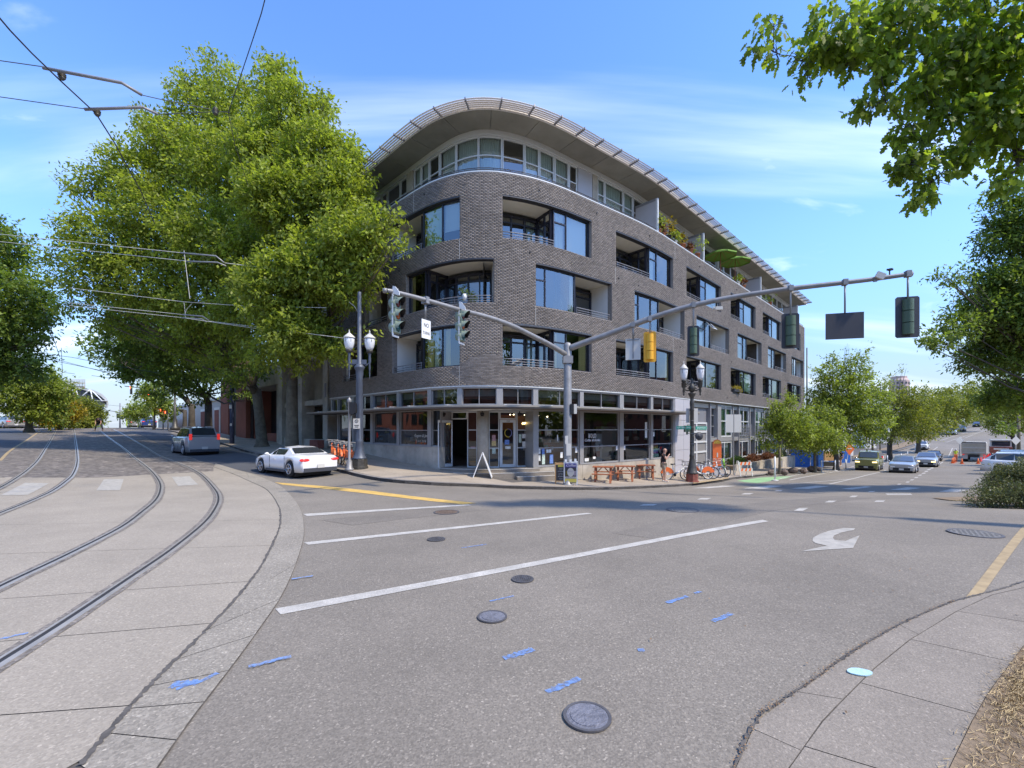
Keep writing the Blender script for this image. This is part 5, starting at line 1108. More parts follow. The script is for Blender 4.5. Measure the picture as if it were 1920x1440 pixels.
# ---------------- vehicles ----------------
def car(name, label, cat, loc, rz, paint, L=4.5, W=1.8, H=1.45, nose=.72, belt=.92, hood=1.15, cowl=.95, wtop=.35, rtop=-1.2, rbase=-1.9, tailz=None, wr=.33, wb=2.65, group=None, roofm=None, lights='rear', lit=False, trim='blackpl', coupe=False, rack=False, spare=False, box_=False, detail=True, plate=True):
    t = thing(name, label, cat, loc, rz, group); pm_ = paint if not isinstance(paint, str) else M[paint]
    tailz = tailz or belt; hl_ = L/2; xw = (wb/2+.05, -wb/2+.05)
    xs = sorted(set([round(v, 3) for v in list(np.linspace(-hl_, hl_, 26))+[w_+d_ for w_ in xw for d_ in (-wr*1.15,-wr*.95,-wr*.6,-wr*.2,wr*.2,wr*.6,wr*.95,wr*1.15)] if -hl_ <= v <= hl_]))
    def topz(x):
        if x > cowl: u = (x-cowl)/(hl_-cowl); return belt+.03+(nose-belt-.03)*u**1.8-(0 if box_ else .0)
        if x < rbase: u = (rbase-x)/max(.01, (hl_+rbase)); return tailz-.08*u**2
        u = (x-rbase)/(cowl-rbase); return tailz+(belt+.03-tailz)*u
    def halfw(x):
        u = abs(x)/hl_; k = .16 if not box_ else .07; return W/2*(1-k*max(0, (u-.55)/.45)**2.2)
    rings = []
    for x in xs:
        w_ = halfw(x); zt_ = topz(x); zb_ = .20+(.05 if abs(x) > hl_*.93 else 0)
        for w0 in xw:
            q = (wr*1.14)**2-(x-w0)**2
            if q > 0: zb_ = max(zb_, wr+math.sqrt(q))
        zb_ = min(zb_, zt_-.12); m_ = zb_+(zt_-zb_)*.45
        rings.append([(x, 0, zb_), (x, w_*.96, zb_), (x, w_, min(m_, zt_-.1)), (x, w_*.985, zt_-.08), (x, w_*.90, zt_), (x, w_*.5, zt_+.025), (x, 0, zt_+.035)])
    mb = MB(); V = []
    for rg in rings: V += rg+[(x, -y, z) for x, y, z in rg[-2:0:-1]]
    n = 12; F = []
    for i in range(len(rings)-1):
        for j in range(n): F.append((i*n+j, (i+1)*n+j, (i+1)*n+(j+1) % n, i*n+(j+1) % n))
    mb.add(V, F, 0, True); mb.f.append(list(range(n))); mb.m.append(0); mb.sm.append(False); k0 = (len(rings)-1)*n; mb.f.append([k0+j for j in range(n)][::-1]); mb.m.append(0); mb.sm.append(False)
    body = mb.build('body', pm_, t)
    # cabin
    wbz = lambda x: halfw(x)*.90; wtz = W/2*(.70 if not box_ else .80)
    st = [(cowl, topz(cowl)-.02, wbz(cowl), topz(cowl), wbz(cowl)*.98), (wtop, topz(wtop)-.02, wbz(wtop), H-.04, wtz), ((wtop+rtop)/2, topz(0)-.02, wbz(0), H, wtz*1.02), (rtop, topz(rtop)-.02, wbz(rtop), H-.05, wtz*.98), (rbase, topz(rbase)-.02, wbz(rbase), topz(rbase)+.02, wbz(rbase)*.95)]
    roof = MB(); glb = []
    def lerp(a, b, u): return tuple(a[i]+(b[i]-a[i])*u for i in range(3))
    for sg in (1, -1):
        for i in range(4):
            if coupe and i == 2: continue
            a0 = (st[i][0], sg*st[i][2], st[i][1]); a1 = (st[i][0], sg*st[i][4], st[i][3]); nx_ = i+2 if coupe and i == 1 else i+1; b0 = (st[nx_][0], sg*st[nx_][2], st[nx_][1]); b1 = (st[nx_][0], sg*st[nx_][4], st[nx_][3])
            if i in (0, 3): q = [a0, b0, b1, a1]
            else: q = [a0, b0, b1, a1]
            if sg < 0: q = q[::-1]
            roof.add(q, [(0,1,2,3)])
            if i == 0: g_ = [lerp(a0, b0, .45), lerp(b0, a0, .06), lerp(b1, b0, .12), lerp(lerp(a1, b1, .5), lerp(a0, b0, .5), .2)]
            elif i == 3: g_ = [lerp(a0, b0, .08), lerp(a0, b0, .5), lerp(lerp(a1, b1, .42), lerp(a0, b0, .42), .2), lerp(a1, a0, .14)]
            else: g_ = [lerp(lerp(a0, b0, .03), a1, .07), lerp(lerp(b0, a0, .05), b1, .07), lerp(b1, b0, .12), lerp(a1, a0, .12)]
            c_ = [(p[0], p[1]+sg*.012, p[2]) for p in g_]
            if not (coupe and i == 3): glb.append(c_ if sg > 0 else c_[::-1])
    for i in range(1, 3):
        a, b = st[i], st[i+1]; roof.add([(a[0], a[4], a[3]), (a[0], 0, a[3]+.05), (b[0], 0, b[3]+.05), (b[0], b[4], b[3])], [(3,2,1,0)], 0, True); roof.add([(a[0], -a[4], a[3]), (a[0], 0, a[3]+.05), (b[0], 0, b[3]+.05), (b[0], -b[4], b[3])], [(0,1,2,3)], 0, True)
    for a, b in ((st[0], st[1]), (st[4], st[3])):
        P = [(a[0], a[4], a[3]), (a[0], -a[4], a[3]), (b[0], -b[4], b[3]), (b[0], 0, b[3]+.05), (b[0], b[4], b[3])]; roof.add(P if a is st[0] else P[::-1], [(0,1,2,3,4)])
    roof.build('roof', roofm and M[roofm] or pm_, t)
    for q in glb: g_ = MB(); g_.add(q, [(0,1,2,3)]); g_.build('side_window', M['carglass'], t)
    for a, b, nm, mm in ((st[0], st[1], 'windscreen', 'windscreen'), (st[4], st[3], 'rear_window', 'carglass')):
        e = .02 if a is st[0] else -.02; lo = lambda u, v: (a[0]+(b[0]-a[0])*u+e, (a[4]+(b[4]-a[4])*u)*v, a[3]+(b[3]+.03-a[3])*u+.02)
        P = [lo(.1,.88), lo(.1,-.88), lo(.88,-.88), lo(.95,0), lo(.88,.88)]; g_ = MB(); g_.add(P if e > 0 else P[::-1], [(0,1,2,3,4)]); g_.build(nm, M[mm], t)
    for w0 in xw:
        for sg in (1, -1):
            tw = MB(); tw.lathe([(wr*.55,-.1),(wr*.93,-.105),(wr,-.07),(wr,.07),(wr*.93,.105),(wr*.55,.1)], (w0, sg*(W/2-.12), wr), 20, axis='y'); ty = tw.build('wheel', M['tyre'], t)
            rm = MB(); y_ = sg*(W/2-.012); rm.tube([(w0+wr*.62*cos(a), y_, wr+wr*.62*sin(a)) for a in np.linspace(0, 2*PI, 17)], .02, 6)
            for k in range(5 if detail else 4):
                a = 2*PI*k/5+.3; 
                for da in (-.12,.12): rm.bar((w0, y_, wr), (w0+wr*.62*cos(a+da), y_, wr+wr*.62*sin(a+da)), .03, .028, up=(0,1,0))
            rm.ball((w0, y_, wr), .05, 6); rm.build('rim', M['rim'], ty)
    ar = MB(); 
    for w0 in xw: ar.box((w0, 0, wr+.02), (wr*2.1, W*.86, wr*1.9))
    ar.build('wheel_well', M['black'], t)
    for sg in (1, -1):
        z_ = topz(hl_-.1); a = MB(); wf = halfw(hl_-.02)
        a.extrude([(hl_-.30, sg*wf*1.0, z_-.08), (hl_+.012, sg*wf*.93, z_-.13), (hl_+.015, sg*wf*.55, z_-.15), (hl_+.015, sg*wf*.55, z_-.25), (hl_+.012, sg*wf*.95, z_-.24)], (0, sg*.012, .004)); a.build('headlight', M['headl_on' if lit else 'headl'], t)
        z_ = tailz-.05; wr_ = halfw(-hl_+.02); a = MB()
        if box_ or lights == 'tall': a.box((-hl_-.0, sg*(wr_-.08), z_+.02+.0), (.05,.15,.36))
        else: a.ball((-hl_+.06, sg*wr_*.84, z_-.14), .1, 7, sc=(1.0,2.2,.75))
        a.build('tail_light', M['tail'], t)
        a = MB(); a.ball((cowl-.12, sg*(W/2+.07), belt+.06), .09, 6, sc=(.8,1.1,.75)); a.bar((cowl-.1, sg*W/2*.85, belt), (cowl-.12, sg*(W/2+.05), belt+.04), .04, .03); a.build('mirror', pm_, t)
        a = MB(); a.box((-.1, sg*(W/2*.992), .24), (wb-wr*2.4, .05, .09)); a.build('side_skirt', M[trim], t)
        if detail:
            a = MB()
            for xd in ((cowl-.2, -.85) if coupe else (cowl-.25, -.12, -1.0)): a.box((xd, sg*W/2*.996, .58), (.012, .014, .52))
            a.build('door_gap', M['black'], t)
            a = MB(); a.box((-.0, sg*(W/2+.004), belt-.14), (.17,.03,.03)); a.build('door_handle', pm_, t)
    a = MB(); a.box((hl_+.01, 0, .42), (.04, W*.62, .2)); a.box((hl_+.015, 0, .25), (.05, W*.8, .10)); a.build('grille', M['black'], t)
    a = MB(); a.box((-hl_-.01, 0, .30), (.06, W*.80, .16)); a.build('rear_bumper', M[trim], t)
    if plate:
        a = MB(); a.box((hl_+.035, 0, .40), (.01,.31,.15)); a.box((-hl_-.045, 0, .45), (.01,.31,.15)); a.build('number_plate', M['offwhite'], t)
    if rack:
        for sg in (1, -1): a = MB(); a.bar((wtop-.1, sg*wtz*.9, H+.05), (rtop+.1, sg*wtz*.9, H+.05), .03, .03); a.build('roof_rail', M['alu'], t)
    return t
def paint(name, c, r_=.25, metal=.0): return mat('paint_'+name, c, r_, metal, coat=.8)
PW, PSG, PGR, PSL, PBK, PBL, PDK, PRD = paint('white', (.78,.78,.78)), paint('silver_grey', (.36,.37,.38), .3, .4), paint('green', (.27,.28,.09), .35, .3), paint('silver', (.42,.43,.44), .3, .5), paint('black', (.03,.032,.04)), paint('blue', (.03,.06,.22)), paint('dark', (.07,.075,.09)), paint('red', (.3,.02,.02))
PWA = paint('warm_silver', (.40,.37,.33), .3, .4)
def onroad(px, py, Y=None, off=.008):
    if Y is None: x, y = G(px, py)
    else: x, y = (px-960)/850*Y, Y
    return (x, y, T(x, y)+off)
# headings: street axes are +-45 degrees; car +x is forward
LS = math.atan2(1, -1)   # away along the tram street
RS = math.atan2(1, 1)    # away along the right street
car('sports_car', 'white two seat convertible with its roof closed turning past the street lamp', 'car', onroad(553,0,20.0), R(143), PW, L=4.15, W=1.80, H=1.2, nose=.66, belt=.84, cowl=.62, wtop=.05, rtop=-.75, rbase=-1.32, tailz=.90, wr=.33, wb=2.5, coupe=True)
car('hatchback', 'grey hatchback with glowing tail lights driving up the tram street', 'car', onroad(366,0,29.2), R(137), PSG, L=4.6, W=1.89, H=1.70, nose=.92, belt=1.08, cowl=1.0, wtop=.35, rtop=-1.75, rbase=-2.2, tailz=1.15, wr=.36, wb=2.77, lights='tall', rack=True)
car('offroad_car', 'boxy olive green off-road car with lit headlights coming along the bollards', 'car', onroad(1630,0,44), RS+PI, PGR, L=4.3, W=1.82, H=1.79, nose=1.05, belt=1.12, cowl=.75, wtop=.35, rtop=-1.95, rbase=-2.1, tailz=1.12, wr=.37, wb=2.58, box_=True, lit=True, rack=True)
CG = 'cars driving down the right side street'
car('saloon_car', 'silver saloon nearest of the moving cars on the right side street', 'car', onroad(1695,0,39.8), RS+PI, PSL, L=4.64, W=1.79, H=1.43, nose=.76, belt=.93, cowl=.95, wtop=.2, rtop=-1.0, rbase=-1.85, group=CG, wb=2.7)
car('saloon_car', 'second silver saloon just behind the nearest one on the right side street', 'car', onroad(1738,0,47.5), RS+PI, PSL, L=4.8, W=1.84, H=1.45, nose=.78, belt=.95, cowl=.95, wtop=.2, rtop=-1.0, rbase=-1.9, group=CG, wb=2.8, lit=True)
car('small_car', 'small dark blue car following the two silver saloons', 'car', onroad(1751,0,66), RS+PI, PBK, L=4.2, W=1.78, H=1.42, nose=.78, belt=.93, cowl=.9, wtop=.2, rtop=-1.1, rbase=-1.8, group=CG, wb=2.55)
KG = 'cars parked nose in on the right'
for i, (px, Y, pt, lb, h, ro) in enumerate([(1925,34.5,PW,'white estate car parked beside the spreading shrub, showing tall red tail lights',1.66,0),(1925,38.5,PDK,'dark grey car parked just behind the white estate',1.62,0),(1922,42.5,PBL,'dark blue hatchback third in the parked row at the right edge',1.6,0),(1918,47.5,PW,'white hatchback farthest in the parked row at the right edge',1.7,0),(1935,52,PRD,'red car behind the parked row at the right edge',1.6,0)]):
    car('parked_car', lb, 'car', onroad(px, 0, Y), R(-52+i*2), pt, L=4.7, W=1.86, H=h, nose=.95, belt=1.02, cowl=1.0, wtop=.4, rtop=-1.55, rbase=-2.15, tailz=1.1, wr=.36, wb=2.7, lights='tall', group=KG, rack=i == 0)
FG = 'cars parked up the hill on the right side street'
for i, (px, Y, pt, lb) in enumerate([(1785,115,PW,'small white car, lower of the two parked on the far hill'),(1803,124,PWA,'pale pickup like car, upper of the two parked on the far hill'),(1831,140,PBK,'dark car just below the crest of the far hill'),(1729,86,PW,'white car half hidden between the trunks beyond the arching tree')]):
    car('distant_car', lb, 'car', onroad(px, 0, Y), RS+PI, pt, L=4.6, W=1.85, H=1.6, nose=.9, belt=1.0, tailz=1.05, rtop=-1.5, rbase=-2.1, group=FG, detail=False)
LG2 = 'cars parked at the top of the tram street'
for i, (px, Y, pt, lb, rz) in enumerate([(18,58,PWA,'silver car parked at the far left edge on the crest',LS+.3),(48,64,PW,'white car second in the row on the crest at the left',LS+.3),(60,72,PW,'white car partly hidden by a pale post at the left crest',LS+.3),(276,66,PBL,'dark blue hatchback parked uphill beside the far yellow sign',LS),(254,72,PWA,'grey car parked next to the far dark blue hatchback',LS)]):
    car('distant_car', lb, 'car', onroad(px, 0, Y), rz, pt, L=4.6, W=1.85, H=1.55, nose=.9, belt=1.0, tailz=1.05, rtop=-1.5, rbase=-2.1, group=LG2, detail=False)
# ---------------- street furniture ----------------
def z_at(py, Y): return 2+(803-py)/850*Y
def lantern(t, x, y, z, r=.23, h=.62, iron='lamp_dark', cap='offwhite'):
    mb = MB(); mb.lathe([(r*.5,-h*.5),(r*.78,-h*.3),(r*.98,0),(r,h*.28),(r*.92,h*.36)], (x,y,z), 12); g = mb.build('lantern', M['lamp_glass'], t)
    mb = MB(); mb.lathe([(r*1.12,h*.34),(r*1.1,h*.42),(r*.7,h*.56),(r*.28,h*.7),(r*.1,h*.76),(r*.14,h*.82),(.01,h*.98)], (x,y,z), 12); mb.build('lantern_cap', M[cap], g)
    mb = MB(); mb.lathe([(r*.3,-h*.72),(r*.62,-h*.62),(r*.66,-h*.52),(r*.55,-h*.47)], (x,y,z), 12)
    for k in range(6): a = PI*k/3; mb.tube([(x+r*.5*cos(a), y+r*.5*sin(a), z-h*.5), (x+r*1.0*cos(a), y+r*1.0*sin(a), z+h*.1), (x+r*.96*cos(a), y+r*.96*sin(a), z+h*.36)], .011, 4)
    mb.build('lantern_holder', M[iron], g)
# left twin lamp
Y0 = 20.3; x0 = (674-960)/850*Y0; zg = T(x0, Y0)+.12; t = thing('street_lamp', 'blue grey twin lantern street lamp with a tall upper mast beside the orange bikes', 'street lamp', (x0, Y0, zg), R(8), 'twin lantern street lamps')
mb = MB(); mb.lathe([(.38,0),(.38,.1),(.35,.12),(.34,.42),(.30,.46)], n=8, smooth=False); mb.build('base', M['lamp_dark'], t)
mb = MB(); mb.lathe([(.33,.46),(.30,.50),(.24,.62),(.19,.85),(.16,1.1),(.17,1.15),(.17,1.28),(.155,1.32),(.14,3.95),(.16,4.0),(.15,4.1),(.17,4.25),(.17,4.4),(.23,4.5),(.24,4.55),(.15,4.66),(.10,4.7),(.085,7.9),(.0,7.95)], n=16); mb.build('shaft', M['galv_b'], t)
mb = MB()
for k in range(8): a = 2*PI*k/8; mb.bar((.158*cos(a), .158*sin(a), 1.35), (.142*cos(a), .142*sin(a), 3.9), .025, .012)
mb.build('flute', M['galv_b'], t)
mb = MB(); mb.box((0,0,4.78), (.62,.1,.2))
for sg in (1, -1): mb.tube([(sg*.1,0,4.75),(sg*.28,0,4.62),(sg*.40,0,4.72),(sg*.44,0,4.95)], .035, 6); mb.lathe([(.0,-1.15),(.03,-.9),(.02,-.8),(.05,-.65),(.035,-.45),(.07,-.3),(.05,-.1),(.07,0),(.06,.15)], (sg*.44,0,5.15), 8)
mb.build('bracket', M['galv_b'], t)
for sg in (1, -1): lantern(t, sg*.44, 0, 5.62)
mb = MB(); mb.tube([(-.05,0,6.95),(-.2,0,7.25),(-.45,0,7.45)], .015, 5); mb.build('spur', M['galv'], t)
sg_ = MB(); sg_.box((-.06,-.2,2.02), (.3,.012,.45)); t2 = sg_.build('parking_sign', M['offwhite'], None); t2.location = (x0, Y0-.0, zg); tag(t2, 'small white no parking sign strapped to the blue grey street lamp', 'sign')
mb = MB(); mb.tube([(-.06+.07*cos(a), -.209, 2.13+.07*sin(a)) for a in np.linspace(0, 2*PI, 13)], .008, 4); mb.bar((-.11,-.21,2.18), (-.01,-.21,2.08), .012, .012); mb.box((-.06,-.209,1.94), (.2,.004,.03)); mb.box((-.06,-.209,1.87), (.16,.004,.03)); mb.build('print', M['black'], t2)
# pedestrian signal post
xx = (655-960)/850*19.8; t = thing('signal_post', 'thin scuffed post with a black pedestrian signal left of the blue grey street lamp', 'signal post', (xx, 19.8, T(xx, 19.8)+.12))
mb = MB(); mb.lathe([(.2,0),(.2,.08),(.13,.14),(.12,.4),(.06,.5),(.055,2.95),(.09,3.0),(.09,3.1),(.0,3.22)], n=10); mb.build('post', M['galv'], t)
mb = MB(); mb.box((.14,0,2.72), (.2,.26,.52)); mb.box((.26,-.02,2.72), (.1,.2,.42)); mb.build('signal_head', M['black'], t)
# right twin lamp
Y1 = 24.5; x1 = (1297.5-960)/850*Y1; zg = T(x1, Y1)+.12; t = thing('street_lamp', 'dark ornate twin lantern street lamp on a red base standing among the parked bikes', 'street lamp', (x1, Y1, zg), R(-12), 'twin lantern street lamps'); rl = t
mb = MB(); mb.lathe([(.36,0),(.36,.06),(.31,.08),(.31,.42),(.27,.45)], n=8, smooth=False); mb.build('base', M['brickred'], t)
mb = MB(); mb.lathe([(.31,.45),(.31,.5),(.27,.55),(.22,.8),(.16,1.05),(.12,1.3),(.13,1.35),(.13,1.45),(.11,1.5),(.10,3.8),(.12,3.85),(.10,3.95),(.12,4.2),(.12,4.35),(.09,4.42),(.10,4.55),(.2,4.75),(.21,4.8),(.06,4.82)], n=16); mb.build('shaft', M['lamp_dark'], t)
mb = MB(); mb.lathe([(.05,4.8),(.16,4.95),(.20,5.1),(.1,5.25),(.06,5.4),(.07,5.5),(.01,5.62)], n=10)
for sg in (1, -1):
    mb.tube([(0,0,5.0),(sg*.2,0,4.92),(sg*.38,0,5.0),(sg*.42,0,5.2)], .04, 6); mb.tube([(0,0,5.3),(sg*.2,0,5.35),(sg*.36,0,5.2)], .03, 6); mb.tube([(sg*(.22+.09*cos(a)), -.03, 5.12+.09*sin(a)) for a in np.linspace(0, 5, 9)], .02, 5)
    mb.lathe([(.0,-.55),(.05,-.48),(.03,-.4),(.07,-.3),(.05,-.15),(.12,-.05),(.12,.12),(.15,.15)], (sg*.42,0,5.2), 8)
mb.build('bracket', M['lamp_dark'], t)
for sg in (1, -1): lantern(t, sg*.42, 0, 5.85, r=.2, h=.7)
mb = MB()
for z in (2.05,2.2,2.6,2.95,3.3): mb.lathe([(.112,z),(.112,z+.02)], n=12)
mb.build('strap', M['galv'], t)
def signplate(name, label, cat, loc, rz, w, h, m, rows_=(), tm='white', post=0, th=.012, group=None):
    t = thing(name, label, cat, loc, rz, group); mb = MB(); mb.box((0,0,0), (w, th, h)); mb.build('panel', M[m], t)
    for body, dz, size, sxx in rows_:
        c = bpy.data.curves.new('lettering', 'FONT'); c.body = body; c.size = size; c.align_x = 'CENTER'; c.align_y = 'CENTER'; c.extrude = .002; c.materials.append(M[tm])
        o = bpy.data.objects.new('lettering', c); COL.objects.link(o); o.parent = t; o.location = (0, -th/2-.002, dz); o.rotation_euler = (PI/2, 0, 0); o.scale = (sxx, 1, 1)
    if post: mb = MB(); mb.bar((0, .03, h/2), (0, .03, -post), .05, .04); mb.build('post', M['galv'], t)
    return t
SGN = 'green street name signs'
signplate('street_sign', 'green street name sign on the left of the dark twin lantern lamp', 'street sign', (x1-.5, Y1-.14, z_at(802, Y1)), R(-18), .74, .17, 'sign_green', (('SW 18TH AVE',0,.11,.95),), group=SGN)
signplate('street_sign', 'green street name sign on the right of the dark twin lantern lamp', 'street sign', (x1+.44, Y1-.14, z_at(802.5, Y1)), R(20), .74, .17, 'sign_green', (('SW JEFFERSON',0,.1,.9),), group=SGN)
t = thing('walk_signal', 'dark green pedestrian signal box strapped to the dark street lamp', 'walk signal', (x1-.3, Y1-.08, z_at(804, Y1))); mb = MB(); mb.box((0,0,0), (.28,.2,.34)); mb.bar((0,0,.2), (.3,.05,.22), .04, .04); mb.bar((0,0,-.25), (.3,.05,-.22), .04, .04); mb.lathe([(.03,-.32),(.05,-.26),(.05,-.17)], n=8); mb.build('housing', M['sig_green'], t)
t = thing('round_sign', 'black round sign back on the right of the dark street lamp', 'sign', (x1+.3, Y1-.2, z_at(817.5, Y1)), R(8)); mb = MB(); mb.lathe([(.01,-.02),(.22,-.015),(.22,.01)], n=24, axis='y'); mb.lathe([(.01,-.06),(.05,-.05),(.07,-.02)], n=12, axis='y'); mb.build('disc', M['blackpl'], t); mb = MB(); mb.bar((-.3,.1,.02), (0,.03,.02), .03, .03); mb.build('bracket', M['galv'], t)
for dx_, lb in ((-.14,'tall beige sign back left of the dark lamp shaft'),(.26,'tall beige sign back right of the dark lamp shaft')):
    signplate('road_sign', lb, 'sign', (x1+dx_, Y1+.16, z_at(779, Y1)), 0, .24, .78, 'offwhite', group='beige sign backs behind the dark lamp')
# mast arm pole
mx_, my_ = 2.33, 19.0; zg = T(mx_, my_)+.12; t = thing('signal_pole', 'grey steel signal pole carrying one long and one short curved mast arm', 'signal pole', (mx_, my_, zg))
mb = MB(); mb.lathe([(.26,0),(.26,.05),(.18,.06),(.17,.3),(.165,5.85),(.12,5.95),(.0,6.0)], n=18); mb.build('pole', M['galv'], t)
mb = MB(); 
for a in range(4): mb.cyl((.22*cos(a*PI/2+.7), .22*sin(a*PI/2+.7), .05), (.22*cos(a*PI/2+.7), .22*sin(a*PI/2+.7), .13), .025, n=6)
mb.build('bolt', M['iron'], t)
mb = MB(); mb.box((.27,-.03,z_at(767,19)-zg), (.2,.22,.4)); mb.box((.17,-.14,z_at(767,19)-zg), (.14,.1,.42), mat=1); mb.build('control_box', [M['offwhite'], M['black']], t)
mb = MB(); mb.box((.03,-.168,1.5), (.2,.01,.5)); mb.box((-.06,-.17,1.9), (.12,.01,.35)); mb.build('torn_poster', M['offwhite'], t)
YR = lambda px: 19.844/(1+.367*(px-960)/850); YL = lambda px: 16.424/(1-1.12*(px-960)/850)
def W3(px, py, Y): p = pix(px, py, Y); return (p.x-mx_, p.y-my_, p.z-zg)
RA = [(1068,653),(1100,641),(1140,626.7),(1206.7,601.7),(1256,585),(1306.7,571),(1373,557.5),(1473,542.5),(1573,531),(1640,523),(1705,514)]
LA = [(1060,664),(1030,646),(1000,630.5),(960,611),(925,598),(890,588),(862,581),(800,563),(738,547),(725,545)]
P = smooth_line([W3(a, b, YR(a)) for a, b in RA], 4); mb = MB(); mb.tube(P, list(np.linspace(.135,.07,len(P))), 12); mb.build('mast_arm', M['galv'], t)
P = smooth_line([W3(a, b, YL(a)) for a, b in LA], 4); mb = MB(); mb.tube(P, list(np.linspace(.105,.055,len(P))), 12); mb.build('mast_arm', M['galv'], t)
mb = MB(); p = W3(1705,514,YR(1705)); mb.lathe([(.10,-.06),(.10,.06)], p, 12, axis='x'); mb.build('end_cap', M['galv'], t)
mb = MB(); p = W3(722,545,YL(722)); mb.lathe([(.07,-.05),(.07,.05)], p, 12, axis='x'); mb.build('end_cap', M['galv'], t)
mb = MB(); mb.box((0,0,5.25), (.40,.40,.3)); mb.build('arm_collar', M['galv'], t)
# arm direction angles
aR = math.atan2(-.367, 1); aL = math.atan2(1.12, 1)
def hang(px, pa, top, Y, t, off=0): # rod from arm to top of item, in item space
    za = z_at(pa, Y); mb = MB(); mb.cyl((0, off, za-t.location.z+.03), (0, off, top), .03, n=8); mb.box((0, off, za-t.location.z), (.14,.2,.2)); mb.build('hanger', M['galv'], t)
def signal_side(px, py, pa, label, h):
    Y = YL(px); x = (px-960)/850*Y; s = h/3; t = thing('traffic_signal', label, 'traffic signal', (x, Y, z_at(py, Y)), R(-20), 'traffic signals on the short mast arm')
    hang(px, pa, h/2+.02, Y, t); mb = MB(); mb.bar((0,-.13,h/2+.06), (0,-.13,-h/2-.08), .05, .05); mb.bar((0,-.13,-h/2-.08), (.22,-.1,-h/2-.14), .06, .05); mb.extrude([(-.0,-.14,h/2+.06),(-.0,-.14,h/2+.28),(.1,-.14,h/2+.26),(.28,-.14,h/2+.08),(.28,-.14,h/2-.0)], (0,.04,0)); mb.build('bracket', M['alu_l'], t)
    for k, (ln, zz) in enumerate((('lens_r', s), ('lens_a', 0), ('lens_g', -s))):
        mb = MB(); mb.lathe([(.06,-.24),(.13,-.20),(.16,-.1),(.165,.10)], (0,0,zz), 14, axis='x'); mb.box((.02,0,zz), (.2,.3,s*.94)); hh = mb.build('housing', M['sig_green_l'], t)
        mb = MB(); n = 12; V = []
        for i in range(n+1):
            a = -PI*.1+PI*1.2*i/n; V += [(.12, .15*cos(a), zz+.15*sin(a)), (.12+.30*(.45+.55*max(0, sin(a))), .15*cos(a), zz+.15*sin(a)+.0)]
        mb.add(V, [(2*i, 2*i+1, 2*i+3, 2*i+2) for i in range(n)]); mb.add([(x_, y_*.985, zz+(z_-zz)*.96) for x_, y_, z_ in V], [(2*i+2, 2*i+3, 2*i+1, 2*i) for i in range(n)], 1); mb.build('visor', [M['sig_green_l'], M['black']], hh)
        mb = MB(); mb.lathe([(.01,.15),(.08,.145),(.13,.125)], (0,0,zz), 14, axis='x'); mb.build('lens', M[ln], hh)
signal_side(741, 591, 547, 'green three lamp signal at the outer tip of the short mast arm', 1.02)
signal_side(864, 611.5, 582, 'green three lamp signal on the short mast arm, the one nearer the pole', .96)
for o in [o for o in bpy.data.objects if o.get('group') == 'traffic signals on the short mast arm']: o.scale = (.76, .86, 1)
Y = YL(799); t = signplate('hanging_sign', 'white sign reading NO TURNS between the two green side signals', 'sign', ((799-960)/850*Y, Y, z_at(617.5, Y)), R(60), .40, .56, 'white', (('NO',.11,.17,.85),('TURNS',-.12,.13,.75)), 'black'); hang(799, 563, .3, Y, t, .03)
def signal_back(px, py, pa, label, w, h, m='sig_green', plate='blackpl', g='traffic signals on the long mast arm'):
    Y = YR(px); t = thing('traffic_signal', label, 'traffic signal', ((px-960)/850*Y, Y, z_at(py, Y)), aR+R(6), g); hang(px, pa, h/2-.12, Y, t, -.02)
    mb = MB(); c = .05; mb.extrude([(-w/2+c,0,-h/2),(w/2-c,0,-h/2),(w/2,0,-h/2+c),(w/2,0,h/2-c),(w/2-c,0,h/2),(-w/2+c,0,h/2),(-w/2,0,h/2-c),(-w/2,0,-h/2+c)], (0,.02,0)); mb.build('backplate', M[plate], t)
    s = (h-.18)/3; r = min(.16, w*.3)
    for k in (-1, 0, 1):
        mb = MB(); n = 10; V = []
        for i in range(n+1): a = PI+PI*i/n; V += [(r*cos(a), .16*sin(a)-.02, k*s-s*.47), (r*cos(a), .16*sin(a)-.02, k*s+s*.47)]
        mb.add(V, [(2*i, 2*i+2, 2*i+3, 2*i+1) for i in range(n)], 0, True); mb.add(V[::2], [list(range(n+1))[::-1]]); mb.add(V[1::2], [list(range(n+1))]); mb.box((0,-.17,k*s), (.05,.02,.05)); hh = mb.build('housing', M[m], t)
        mb = MB(); mb.lathe([(.12,.02),(.13,.26)], (0,0,k*s), 12, axis='y'); mb.build('visor', M[m], hh)
signal_back(1300, 639.5, 572, 'dark backed signal nearest the pole on the long mast arm', .43, 1.16)
signal_back(1482, 620.5, 541, 'dark backed signal, the middle one on the long mast arm', .57, 1.25)
signal_back(1701.5, 594.5, 514, 'dark backed signal hanging at the tip of the long mast arm', .68, 1.36)
signal_back(1218.5, 650.5, 598, 'bright yellow signal housing hanging from the long mast arm', .47, 1.2, 'sig_yel', 'sig_yel')
Y = YR(1187); t = signplate('road_sign', 'white sign back hanging from the long mast arm beside the yellow signal', 'sign', ((1187-960)/850*Y, Y, z_at(655, Y)), aR+R(4), .58, .84, 'offwhite'); hang(1187, 609, .4, Y, t, -.03); mb = MB(); mb.box((0,-.02,0), (.05,.02,.74)); mb.box((0,-.02,.38), (.46,.02,.03)); mb.build('stiffener', M['galv'], t)
Y = YR(1583.5); t = signplate('road_sign', 'large dark rectangular sign back hanging between the two outer mast arm signals', 'sign', ((1583.5-960)/850*Y, Y, z_at(611, Y)), aR+R(4), 1.14, .9, 'blackpl'); hang(1583, 530, .45, Y, t, -.03)
def gadget(px, py, label, cat, parts):
    Y = YR(px); t = thing(cat.replace(' ', '_'), label, cat, ((px-960)/850*Y, Y, z_at(py, Y)), aR); [p(t) for p in parts]
